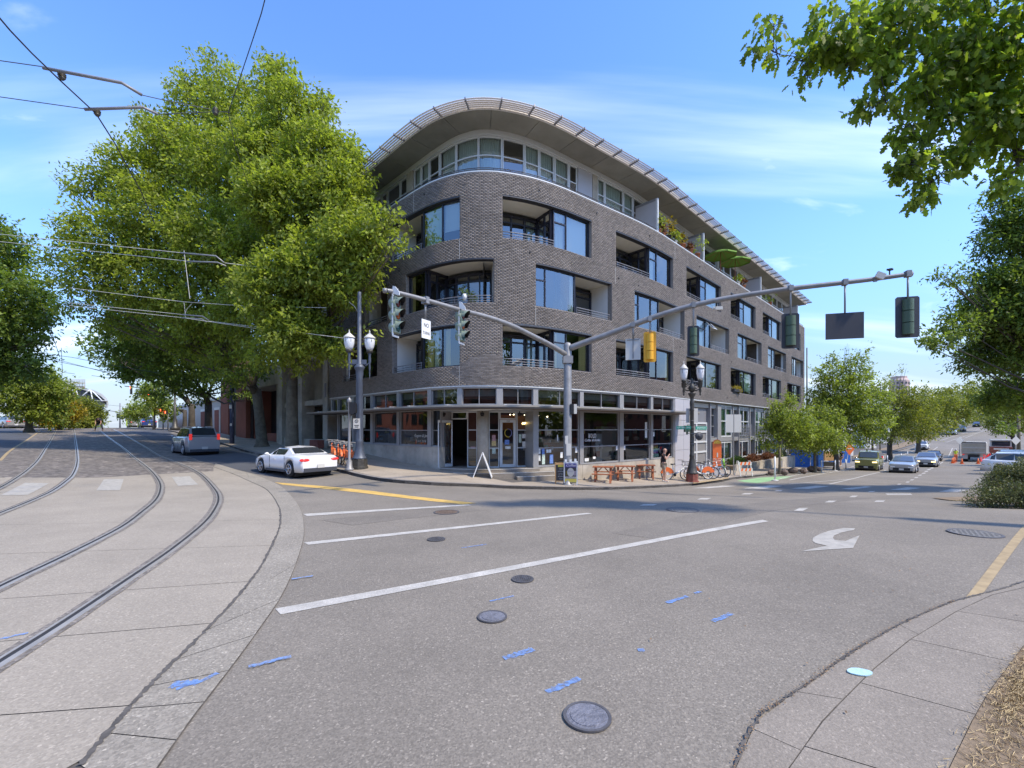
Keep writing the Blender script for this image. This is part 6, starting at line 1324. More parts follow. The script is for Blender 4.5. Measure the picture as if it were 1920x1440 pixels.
def gp1(t): mb = MB(); mb.box((.08,-.05,-.02), (.26,.12,.12), R(12)); mb.ball((-.08,-.06,-.02), .06, 6); mb.build('housing', M['offwhite'], t); mb = MB(); [mb.tube([(-.1+k*.08,0,.22),(-.2+k*.12,-.06,.14),(-.06+k*.05,-.08,.0)], .008, 4) for k in range(3)]; mb.build('cable', M['offwhite'], t)
def gp2(t): mb = MB(); mb.box((0,-.12,.04), (.26,.1,.2), .3, M=Matrix.Rotation(.5, 4, 'Y')); mb.build('housing', M['offwhite'], t); mb = MB(); mb.box((-.12,-.05,-.1), (.1,.08,.06)); mb.build('clamp', M['galv'], t)
def gp3(t): mb = MB(); mb.cyl((0,0,0), (0,0,.12), .02); mb.cyl((-.08,-.05,.16), (.1,.05,.18), .035); mb.box((.02,0,.17), (.08,.12,.06)); mb.build('housing', M['black'], t)
gadget(1343, 578, 'white detector with looping cables under the long mast arm', 'traffic camera', [gp1]); gadget(1648, 521, 'grey box sensor near the tip of the long mast arm', 'sensor', [gp2]); gadget(1668, 515, 'small black camera standing on the tip of the long mast arm', 'traffic camera', [gp3])
# overhead tram wires
def wire(label, segs, r=.014, arms=(), ins=(), wm='blackpl'):
    t = thing('tram_wire', label, 'overhead wire', (0,0,0)); 
    for s_ in segs:
        P = [pix(*p) for p in s_]; mb = MB(); mb.tube(P, r, 5, cap=False); mb.build('wire', M[wm], t)
    for s_ in arms: mb = MB(); mb.tube([pix(*p) for p in s_], .035, 6); mb.build('insulator_arm', M['galv'], t)
    for px, py, Y in ins:
        mb = MB(); p = pix(px, py, Y); mb.lathe([(.03,.08),(.06,.05),(.04,.03),(.08,.01),(.04,-.01),(.08,-.03),(.04,-.05),(.07,-.07),(.03,-.12)], p, 10); mb.build('insulator', M['lamp_dark'], t)
wire('thick black span wire sloping down from the top left corner', [[(-80,-60,7.5),(20,58,9),(60,100,9.6),(112,150,10.2),(180,213,11.2),(215,268,12.4),(265,360,15),(290,420,18)]], .017, ins=[(116,140,10.2),(182,209,11.2)])
wire('upper pair of pull off arms with insulators at the top left', [[(-40,108,9.5),(80,125,10)],[(265,178,10.6),(300,186,11),(395,205,12)],[(-40,176,10.5),(158,204,11)],[(296,214,11.6),(395,210,12)],[(395,208,12),(432,211,12.2)],[(428,211,12.2),(472,80,10),(490,25,9),(512,-60,8)],[(428,211,12.2),(440,270,13.5),(466,350,16)]], .010, arms=[[(80,127,10),(228,155,10.4),(266,178,10.6)],[(158,205,11),(268,201,11.4),(296,214,11.6)]], ins=[(404,207,12)])
wire('second pair of pull off arms crossing the big tree crown', [[(-10,438,24),(340,474,21)],[(422,493,21),(500,503,21)],[(-10,452,24),(355,490,21)],[(345,470,21),(356,560,21)]], .013, arms=[[(338,474,21),(405,480,21),(421,493,21)],[(350,490,21),(408,492,21),(424,499,21)]], wm='offwhite')
wire('third pair of pull off arms low in the big tree crown', [[(132,540,25),(345,566,23),(480,575,22),(612,577,21)],[(130,568,25),(345,590,23)],[(392,602,23),(480,613,22),(660,636,20.4)],[(345,566,23),(348,595,23)],[(360,569,23),(350,580,23),(346,592,23)],[(130,573,25),(345,596,23),(480,616,22)]], .012, arms=[[(342,590,23),(380,593,23),(392,601,23)],[(342,596,23),(378,598,23),(388,604,23)]], wm='offwhite')
wire('wires crossing the open sky above the stadium', [[(-10,515,30),(45,530,30),(75,560,30),(112,669,30)],[(-40,640,34),(112,667,34),(135,670,34),(200,683,34),(300,700,34)],[(85,673,34),(210,699,34)],[(115,652,34),(117,700,34)]], .016)
wire('distant wires low over the tram street crest', [[(110,697,50),(140,701,50)],[(172,704,50),(205,709,50)],[(60,662,45),(205,700,45)],[(165,756,80),(232,762,80)]], .02)
# ---------------- on the pavement ----------------
def aframe_blank(x, y, rz):
    z = T(x, y)+.135; t = thing('a_frame_sign', 'plain white A shaped sign stand seen edge on before the corner entrance', 'sign', (x, y, z), rz)
    for sg in (1, -1): mb = MB(); M_ = Matrix.Rotation(sg*-.36, 4, 'Y'); mb.box((sg*.20,0,.54), (.035,.62,1.14), M=M_); mb.build('board', M['white'], t)
    return t
aframe_blank(*[(905-960)/850*19.6, 19.6], 0.02)
def aframe(px, Y, label, frame, rz, w, h, kind):
    x = (px-960)/850*Y; z = T(x, Y)+.135; t = thing('a_frame_sign', label, 'sign', (x, Y, z), rz)
    for sg in (-1, 1):
        M_ = Matrix.Rotation(sg*-.22, 4, 'X'); mb = MB(); c = (0, sg*.13, h/2)
        Rm = lambda p: tuple(M_ @ Vector(p)+Vector(c))
        mb.bar(Rm((-w/2+.02,0,-h/2)), Rm((-w/2+.02,0,h/2)), .05, .03); mb.bar(Rm((w/2-.02,0,-h/2)), Rm((w/2-.02,0,h/2)), .05, .03); mb.bar(Rm((-w/2,0,h/2-.05)), Rm((w/2,0,h/2-.05)), .03, .06); mb.bar(Rm((-w/2,0,-h/2+.13)), Rm((w/2,0,-h/2+.13)), .03, .06)
        if kind: [mb.box(Rm((dx_,0,h/2+.05)), (.09,.03,.1)) for dx_ in (-w*.35,0,w*.35)]
        mb.build('frame', M[frame], t); mb = MB(); q = [Rm((-w/2+.03,0,-h/2+.14)), Rm((w/2-.03,0,-h/2+.14)), Rm((w/2-.03,0,h/2-.07)), Rm((-w/2+.03,0,h/2-.07))]; mb.extrude(q, (0,-.01*1,0)); mb.build('board', M['blackpl' if sg < 0 else frame], t)
    M_ = Matrix.Rotation(.22, 4, 'X')
    def pl(x_, z_, ww, hh, m, d=.02): mb = MB(); mb.box(M_ @ Vector((x_,-d,z_))+Vector((0,-.13,h/2)), (ww,.004,hh), M=M_); mb.build('print', m, t)
    def tx(b, x_, z_, s_, m, sh=0):
        c = bpy.data.curves.new('lettering', 'FONT'); c.body = b; c.size = s_; c.align_x = 'CENTER'; c.align_y = 'CENTER'; c.shear = sh; c.extrude = .001; c.materials.append(m); o = bpy.data.objects.new('lettering', c); COL.objects.link(o); o.parent = t; o.location = M_ @ Vector((x_,-.026,z_))+Vector((0,-.13,h/2)); o.rotation_euler = (PI/2+.22, 0, 0)
    if kind:
        pl(0, h*.36, w-.08, .17, mat('sign_purple', (.10,.08,.30), .6)); tx('Coffee', 0, h*.36, .15, M['white'], .4); pl(0, -h*.30, w-.08, .16, mat('sign_yellow', (.75,.62,.12), .6)); pl(0, -h*.17, w-.1, .08, M['offwhite'], .021); tx('Bagels & Donuts', 0, -h*.17, .06, mat('ink', (.08,.06,.2), .6), .3)
        mb = MB(); n = 20; P = [M_ @ Vector((.14*cos(2*PI*i/n), -.021, .06+.19*sin(2*PI*i/n)))+Vector((0,-.13,h/2)) for i in range(n)]; mb.extrude(P, (0,-.003,0)); mb.build('cup_print', M['offwhite'], t); tx('BOLD', 0, .1, .09, mat('ink2', (.25,.22,.35), .6))
        pl(.17, .02, .1, .2, mat('steam', (.35,.3,.35), .7)); pl(-.16, .02, .08, .2, mat('beans', (.16,.13,.02), .7)); pl(0, -h*.39, w-.1, .05, mat('strip_grey', (.2,.2,.18), .6))
    else:
        pl(0, h*.36, w*.5, .09, mat('chalk_y', (.65,.6,.1), .7)); [tx(b, 0, h*.22-i*.11, .075, mat('chalk', (.5,.55,.6), .8)) for i, b in enumerate(('HOT', 'COFFEE', '& TEA', 'BOOKS', 'WIFI'))]
aframe(1070, 18.9, 'white framed sandwich board with a purple coffee poster by the signal pole', 'white', R(-8), .56, 1.0, 1)
aframe(1052, 19.15, 'wooden framed blackboard sandwich sign left of the coffee poster board', 'pine', R(-8), .5, .93, 0)
# picnic tables
def picnic(x, y, rz, label):
    z = T(x, y)+.135; t = thing('picnic_table', label, 'picnic table', (x, y, z), rz, 'picnic tables along the shop wall'); L = .98
    for i in range(5): mb = MB(); mb.box((0, -.28+i*.14, .72), (L,.13,.035)); mb.build('table_board', M['wood'], t)
    for sg in (1, -1):
        for k in (0, 1): mb = MB(); mb.box((0, sg*(.60+k*.13), .42), (L,.12,.035)); mb.build('bench_board', M['wood'], t)
        for ex in (1, -1): mb = MB(); mb.bar((ex*L*.36, sg*.2, .70), (ex*L*.36, sg*.58, 0), .04, .1, up=(1,0,0)); mb.build('leg', M['wood'], t)
        mb = MB(); mb.box((sg*L*.34, 0, .38), (.04,1.44,.09)); mb.build('cross_rail', M['wood'], t); mb = MB(); mb.box((sg*L*.34, 0, .68), (.04,.62,.07)); mb.build('cross_rail', M['wood'], t)
        mb = MB(); mb.bar((sg*L*.34,0,.4), (sg*.05,0,.7), .07, .04); mb.build('brace', M['wood'], t)
    for o in t.children: pass
    return t
for px, Y, lb in ((1131,21.8,'red brown picnic table nearest the corner steps'),(1172,23.4,'middle red brown picnic table along the shop wall'),(1211,25.0,'red brown picnic table nearest the standing man')):
    x = (px-960)/850*Y; picnic(x, Y, R(-14), lb)
# bicycles
BT = None
def bike(label, x, y, rz, frame, skirt, group, white_rim=True, wing=0, lean=0):
    z = T(x, y)+.135; t = thing('bicycle', label, 'bicycle', (x, y, z), rz, group); t.rotation_euler = (lean, 0, rz); r = .33
    for wx in (-.55, .55):
        mb = MB(); mb.tube([(wx+r*cos(a), 0, r+r*sin(a)) for a in np.linspace(0, 2*PI, 25)], .024, 6, cap=False); w = mb.build('wheel', M['tyre'], t)
        mb = MB(); mb.tube([(wx+r*.9*cos(a), 0, r+r*.9*sin(a)) for a in np.linspace(0, 2*PI, 25)], .016, 5, cap=False); [mb.cyl((wx,0,r), (wx+r*.9*cos(a), 0, r+r*.9*sin(a)), .004, n=4) for a in np.linspace(0, 2*PI, 15)[:-1]]; mb.cyl((wx,-.06,r), (wx,.06,r), .05, n=8); mb.build('rim', M['white' if white_rim else 'alu'], w)
    mb = MB(); mb.tube([(.55,0,r),(.43,0,.62),(.36,0,.92)], .03, 8); mb.tube([(.42,0,.66),(.1,0,.42),(-.12,0,.30)], .045, 8); mb.tube([(-.12,0,.28),(-.24,0,.80)], .028, 8); mb.tube([(-.12,0,.30),(-.55,0,r)], .028, 8); mb.tube([(-.2,0,.62),(-.55,0,r)], .02, 6); mb.build('frame', M[frame], t)
    mb = MB(); mb.tube([(.36,0,.92),(.34,0,1.05)], .018, 6); mb.tube([(.22,-.3,1.06),(.34,-.12,1.08),(.34,.12,1.08),(.22,.3,1.06)], .016, 6); mb.tube([(.36,.14,.80),(.36,-.14,.80),(.62,-.12,.80),(.62,.12,.80),(.36,.14,.80)], .012, 5); [mb.tube([(.38+k*.1,s_*.13,.8),(.38+k*.1,s_*.13,1.0)], .008, 4) for k in range(3) for s_ in (1,-1)]; mb.tube([(.36,.16,1.0),(.36,-.16,1.0),(.66,-.15,1.0),(.66,.15,1.0),(.36,.16,1.0)], .012, 5); mb.build('handlebar', M['alu'], t)
    mb = MB(); mb.extrude([(-.36,-.03,.86),(-.10,-.03,.90),(-.06,-.03,.87),(-.3,-.03,.82)], (0,.08,0)); mb.ball((-.28,0,.87), .08, 6, sc=(1.2,1,.4)); mb.build('saddle', M['black'], t)
    mb = MB(); n = 12; A_ = [(wx_+(r+.045)*cos(a), r+(r+.045)*sin(a)) for wx_ in (-.55,) for a in np.linspace(.15, PI*.95, n)]; B_ = [(-.55+(r*.42)*cos(a), r+(r*.42)*sin(a)) for a in np.linspace(.15, PI*.95, n)]
    for sy_ in (.045, -.045): mb.add([(a[0], sy_, a[1]) for a in A_]+[(b[0], sy_, b[1]) for b in B_], [(i, i+1, n+i+1, n+i) for i in range(n-1)])
    mb.add([(a[0], .045, a[1]) for a in A_]+[(a[0], -.045, a[1]) for a in A_], [(i, i+1, n+i+1, n+i) for i in range(n-1)]); mb.build('skirt_guard', M[skirt], t)
    mb = MB(); mb.tube([(-.12,.06,.28),(-.12,.14,.14)], .012, 5); mb.box((-.12,.17,.13), (.09,.08,.02)); mb.tube([(-.12,-.06,.28),(-.12,-.14,.42)], .012, 5); mb.box((-.12,-.17,.43), (.09,.08,.02)); mb.lathe([(.01,-.06),(.09,-.055),(.09,-.045)], (-.12,0,.28), 12, axis='y'); mb.tube([(-.2,.05,.2),(-.3,.14,.01)], .012, 4); mb.build('crank', M['black'], t)
    return t
BG = 'white and orange hire bicycles around the dark street lamp'
bike('white hire bicycle standing side on behind the man', (1268-960)/850*25, 25.0, R(8), 'white', 'orange', BG, lean=.06)
bike('white hire bicycle directly behind the red base of the dark lamp', (1310-960)/850*25.6, 25.6, R(186), 'white', 'orange', BG)
bike('first of three angled white hire bicycles right of the dark lamp', (1318-960)/850*26.2, 26.2, R(-38), 'white', 'orange', BG, lean=.05)
bike('middle of the three angled white hire bicycles right of the dark lamp', (1330-960)/850*26.8, 26.8, R(-38), 'white', 'offwhite', BG, lean=-.04)
bike('rightmost angled white hire bicycle beside the kick scooter', (1341-960)/850*27.4, 27.4, R(-40), 'white', 'offwhite', BG, lean=.05)
OG = 'orange hire bicycles docked behind the white car'
for i, (px, Y) in enumerate(((624,22.4),(636,21.9),(647,21.5),(658,21.1))):
    bike(('orange hire bicycle half hidden by the tail of the white car','second orange hire bicycle from the white car','third orange hire bicycle from the white car','orange hire bicycle closest to the blue grey street lamp')[i], (px-960)/850*Y, Y, R(118), 'orange', 'orange', OG, False)
# kick scooter
x, y = (1347-960)/850*27.2, 27.2; t = thing('kick_scooter', 'white kick scooter with a lime green stem parked by the barricade', 'scooter', (x, y, T(x, y)+.135), R(-25))
mb = MB(); mb.box((0,0,.14), (.75,.16,.06)); mb.build('deck', M['white'], t); mb = MB(); mb.tube([(.42,0,.15),(.34,0,.55)], .035, 8); mb.build('stem', M['white'], t); mb = MB(); mb.tube([(.34,0,.55),(.26,0,1.08)], .045, 8); mb.build('stem_cover', mat('lime', (.30,.72,.05), .5), t); mb = MB(); mb.tube([(.26,-.22,1.1),(.26,.22,1.1)], .018, 6); mb.build('handlebar', M['black'], t)
for wx in (-.42,.46): mb = MB(); mb.lathe([(.06,-.03),(.11,-.03),(.11,.03),(.06,.03)], (wx,0,.11), 14, axis='y'); mb.build('wheel', M['tyre'], t)
# barricade
x, y = (1394-960)/850*28.5, 28.5; t = thing('barricade', 'orange and white striped folding barricade on the pavement edge', 'barricade', (x, y, T(x, y)+.135), R(12))
def stripes(t, c, w, h, n, dy): 
    for i in range(n):
        mb = MB(); x0_ = c[0]-w/2+w*i/n; mb.extrude([(x0_, c[1], c[2]-h/2), (x0_+w/n, c[1], c[2]-h/2), (x0_+w/n+(.06 if i < n-1 else 0), c[1], c[2]+h/2), (x0_+(.06 if i else 0), c[1], c[2]+h/2)], (0,.02+.001*(i % 2),0)); mb.build('stripe', M['orange' if i % 2 else 'offwhite'], t)
stripes(t, (0,-.12,.78), 1.0, .19, 7, 0); stripes(t, (0,-.2,.40), 1.0, .17, 7, 0)
for sx_ in (-.42,.42):
    for sy_ in (-1, 1): mb = MB(); mb.bar((sx_, sy_*.05+.0, .95), (sx_, sy_*.28, 0), .05, .03); mb.build('leg', M['offwhite'], t)
# orange kiosk
x, y = (1345-960)/850*29.3, 29.3; t = thing('hire_kiosk', 'rounded orange bicycle hire panel standing behind the white bikes', 'kiosk', (x, y, T(x, y)+.12), R(-6))
P = [(-.26,0,.25),(.26,0,.25)]+[(.26*cos(a), 0, 1.95+.26*sin(a)) for a in np.linspace(0, PI, 12)]
mb = MB(); mb.extrude(P, (0,.1,0)); mb.build('panel', M['orange'], t); mb = MB(); mb.extrude([(.9*a, -.006, .18+.9*c) for a, b, c in P[2:]], (0,-.004,0)); mb.build('panel_print', mat('kiosk_gold', (.85,.48,.06), .6, var=.3, vscale=14), t); mb = MB(); mb.box((0,.05,.12), (.4,.12,.28)); mb.box((0,-.008,1.2), (.08,.004,.3)); mb.build('stand', M['offwhite'], t)
# delineator posts
DG = 'white flexible posts along the bike lane'
for i, (px, Y, h) in enumerate(((1453,27.4,1.45),(1540.5,36.3,.95),(1566,41,.95),(1586,45.5,.95),(1656,56,.95),(1664,60,.95),(1690,67,.95),(1702,73,.95),(1716,81,.95),(1736,90,1.0))):
    x = (px-960)/850*Y; lb = ('tallest white flexible post at the tip of the green bike lane patch','second white flexible post, in line with the blue tarpaulin','third white flexible post along the bike lane','white flexible post just before the green off-road car','white flexible post just past the green off-road car','white flexible post, second past the green off-road car','white flexible post beside the second silver saloon','white flexible post above the silver saloons','white flexible post two before the crest group','farthest white flexible post up the bike lane')[i]
    if i == 0: dl0 = t = thing('flexible_post', lb, 'bollard', (x, Y, T(x, Y)+.01), 0, DG); mb = MB(); mb.cyl((0,0,.05), (0,0,h), .05, .045, 12); mb.build('post', M['white'], t); mb = MB(); mb.lathe([(.2,0),(.2,.03),(.08,.06)], n=12); mb.build('base', M['offwhite'], t)
    else: c = copy_tree(dl0); c.location = (x, Y, T(x, Y)+.01); c.scale = (1, 1, h/1.45); c['label'] = lb
# road work: truck, red truck, cones, worker
def truck(label, px, Y, rz):
    p = onroad(px, 0, Y); t = thing('dump_truck', label, 'truck', p, rz)
    mb = MB(); mb.box((-.4,0,1.85), (4.6,2.3,1.5)); mb.box((-2.75,0,1.85), (.1,2.42,1.56), mat=1); mb.build('tipper_bed', [M['offwhite'], mat('tailgate', (.46,.41,.32), .7, var=.15)], t)
    for z in (1.3,1.95,2.5): mb = MB(); mb.box((-2.82,0,z), (.06,2.2,.09)); mb.build('tailgate_rib', M['offwhite'], t)
    mb = MB(); mb.box((-2.8,0,2.68), (.2,2.3,.1)); mb.build('tailgate_top', M['black'], t)
    mb = MB(); mb.box((2.9,0,1.7), (1.8,2.1,1.9)); mb.box((3.9,0,1.2), (.9,1.9,1.1)); mb.build('cab', M['offwhite'], t)
    mb = MB(); mb.box((0,0,.85), (6.6,.9,.35)); mb.build('chassis', M['black'], t)
    for wx in (-2.1,-.9,3.3):
        for sg in (1,-1): mb = MB(); mb.lathe([(.2,-.26),(.47,-.27),(.5,-.2),(.5,.2),(.47,.27),(.2,.26)], (wx, sg*.9, .5), 18, axis='y'); mb.build('wheel', M['tyre'], t)
    for sg in (1,-1): mb = MB(); mb.box((-2.6, sg*.85, .75), (.06,.55,.7)); mb.build('mud_flap', M['offwhite'], t); mb = MB(); mb.box((-2.9, sg*1.0, 1.0), (.05,.2,.12)); mb.build('tail_light', M['tail'], t)
truck('beige tipper truck seen from behind in the coned off lane', 1828, 64, RS-R(3))
p = onroad(1876, 0, 66); t = thing('flatbed_truck', 'maroon and white work truck parked beside the tipper truck', 'truck', p, RS)
mb = MB(); mb.box((0,0,1.45), (4,2.2,.9)); mb.build('body', M['brickred'], t); mb = MB(); mb.box((.4,0,2.35), (2.6,2.1,.9)); mb.box((.3,0,2.86), (3.4,2.2,.14), mat=0); mb.build('cab', M['offwhite'], t); mb = MB(); mb.box((-.93,0,2.35), (.06,1.8,.66)); mb.build('rear_window', M['carglass'], t); mb = MB(); mb.box((-2.1,0,.7), (.9,2.2,.12)); mb.build('tow_bed', M['pine'], t); mb = MB(); mb.box((-2.02,0,1.6), (.02,1.5,.22)); mb.build('stripe', M['offwhite'], t)
for wx in (-1.3,1.6):
    for sg in (1,-1): mb = MB(); mb.lathe([(.2,-.14),(.42,-.14),(.42,.14),(.2,.14)], (wx, sg*.95, .42), 16, axis='y'); mb.build('wheel', M['tyre'], t)
for i, (px, Y, lb) in enumerate(((1786,58,'traffic cone left of the tipper truck, nearest the moving cars'),(1803.5,56,'traffic cone centred behind the tipper truck'),(1834,56,'traffic cone between the two work trucks'),(1845,56,'traffic cone by the parked cars'),(1790,62,'traffic cone at the worker feet'),(1788,60,'traffic cone touching the worker cone pair'))):
    x = (px-960)/850*Y
    if i == 0: c0 = t = thing('traffic_cone', lb, 'traffic cone', onroad(px, 0, Y), 0, 'orange traffic cones round the work trucks'); mb = MB(); mb.lathe([(.17,.03),(.03,.7)], n=12); mb.build('cone', M['orange'], t); mb = MB(); mb.lathe([(.118,.27),(.085,.42)], n=12); mb.build('band', M['white'], t); mb = MB(); mb.box((0,0,.015), (.4,.4,.03)); mb.build('base', M['orange'], t)
    else: c = copy_tree(c0); c.location = onroad(px, 0, Y); c['label'] = lb
# rocks
for i, (px, Y, s_, lb) in enumerate(((1447,30.8,.26,'brown boulder left of the first young tree'),(1471,31.2,.28,'brown boulder right of the first young tree'),(1487,33.6,.30,'large boulder left of the second young tree'),(1507,33.6,.30,'boulder right of the second young tree'),(1522,36.3,.33,'flat boulder third pair along the kerb'),(1536,37,.26,'small boulder nearest the third white post'))):
    x = (px-960)/850*Y; rr = random.Random(i); mb = MB(); mb.ball((0,0,0), s_, 7, sc=(1.1,.8,.7)); mb.v = [(a*(1+rr.uniform(-.14,.14)), b*(1+rr.uniform(-.14,.14)), c*(1+rr.uniform(-.14,.14))+s_*.4) for a, b, c in mb.v]; mb.sm = [False]*len(mb.sm); o = mb.build('boulder', M['rock']); o.location = (x, Y, T(x, Y)+.12); o.rotation_euler = (0,0,i*1.3); tag(o, lb, 'boulder', 'boulders in the tree strip')
# sign post beside scooter with two beige backs
x, y = (1375.5-960)/850*29, 29; zb_ = T(x, y)+.12; t = thing('sign_post', 'thin post with two large beige sign backs side by side beyond the scooter', 'sign post', (x, y, zb_)); mb = MB(); mb.bar((0,0,0), (0,0,z_at(775,29)-zb_), .05, .05); mb.build('post', M['galv'], t)
for dx_ in (-.26,.25): mb = MB(); mb.box((dx_,-.03,z_at(794,29)-zb_), (.46,.015,1.15)); mb.build('sign_panel', M['offwhite'], t)
for px, Y, lb in ((1667,72,'diamond sign back by the arching tree'),(1905,60,'large diamond sign back at the right edge'),(1800,70,'pale diamond sign back above the tipper truck')):
    x = (px-960)/850*Y; zb_ = T(x, Y); t = thing('diamond_sign', lb, 'sign', (x, Y, zb_), 0, 'diamond sign backs up the right side street'); mb = MB(); zc = z_at(826, Y)-zb_; mb.extrude([(0,0,zc-.62),(.62,0,zc),(0,0,zc+.62),(-.62,0,zc)], (0,.02,0)); mb.build('panel', M['offwhite'], t); mb = MB(); mb.bar((0,.05,0), (0,.05,zc), .07, .07); mb.build('post', M['galv'], t)
# poles up the right street
for px, Y, top, lb, r in ((1513,50,652,'tall thin dark mast rising behind the far end of the brick building',.09),(1910,62,778,'wooden utility pole at the right edge',.22),(1636,70,775,'grey utility pole before the low white houses',.16),(1650,76,790,'second thin pole before the low white houses',.1)):
    x = (px-960)/850*Y; zb_ = T(x, Y); o = MB().cyl((0,0,-.2), (0,0,z_at(top, Y)-zb_), r, r*.7, 8).build('utility_pole', M['lamp_dark' if px == 1513 else 'bark']); o.location = (x, Y, zb_); tag(o, lb, 'utility pole')
# blue site fencing and equipment beyond the planter
for i, (px0, px1, Y, h, lb) in enumerate(((1483,1519,44,1.75,'blue tarpaulin covered fence panel behind the second young tree'),(1520,1527,46,2.4,'dark blue fence end panel'),(1531,1541,46,2.9,'tall blue portable cabin behind the young trees'),(1556,1566,50,1.5,'low blue container beside the dark trunk'),(1578,1594,55,1.6,'pale blue low fence left of the green off-road car'))):
    x0_, x1_ = (px0-960)/850*Y, (px1-960)/850*Y; xc = (x0_+x1_)/2; z = T(xc, Y)+.1; t = thing('site_fence', lb, 'fence', (xc, Y, z), 0, 'blue site fencing and cabins'); w = x1_-x0_; n = max(1, int(w/.9))
    for k in range(n): mb = MB(); mb.box((-w/2+w*(k+.5)/n, 0, h/2), (w/n-.02, .5 if i in (2,3) else .06, h)); mb.build('panel', M['tarp'], t)
    mb = MB(); mb.box((0,-.05,h+.02), (w,.08,.05)); mb.build('top_rail', M['tarp'], t)
x = (1548-960)/850*47; t = thing('site_digger', 'small yellow and white site machine between the blue cabin and the dark trunk', 'digger', (x, 47, T(x, 47)+.1)); mb = MB(); mb.box((0,0,1.1), (1.0,1.2,.9)); mb.build('body', M['pine'], t); mb = MB(); mb.box((0,0,.3), (1.3,1.4,.4)); mb.build('track', M['lamp_dark'], t); mb = MB(); mb.bar((.4,0,.9), (1.3,0,1.5), .12, .12); mb.bar((1.3,0,1.5), (1.6,0,.6), .1, .1); mb.build('arm', M['white'], t)
x = (1593-960)/850*52; t = thing('work_sign', 'orange and white road work sign left of the green off-road car', 'sign', (x, 52, T(x, 52)+.1)); mb = MB(); mb.extrude([(-.55,0,1.7),(0,0,1.0),(.55,0,1.7),(0,0,2.5)], (0,.03,0)); mb.build('panel', M['orange'], t); mb = MB(); mb.bar((-.3,.05,0), (-.1,.05,1.5), .04, .04); mb.bar((.3,.05,0), (.1,.05,1.5), .04, .04); mb.box((0,-.02,1.75), (.5,.01,.12)); mb.build('stand', M['offwhite'], t)
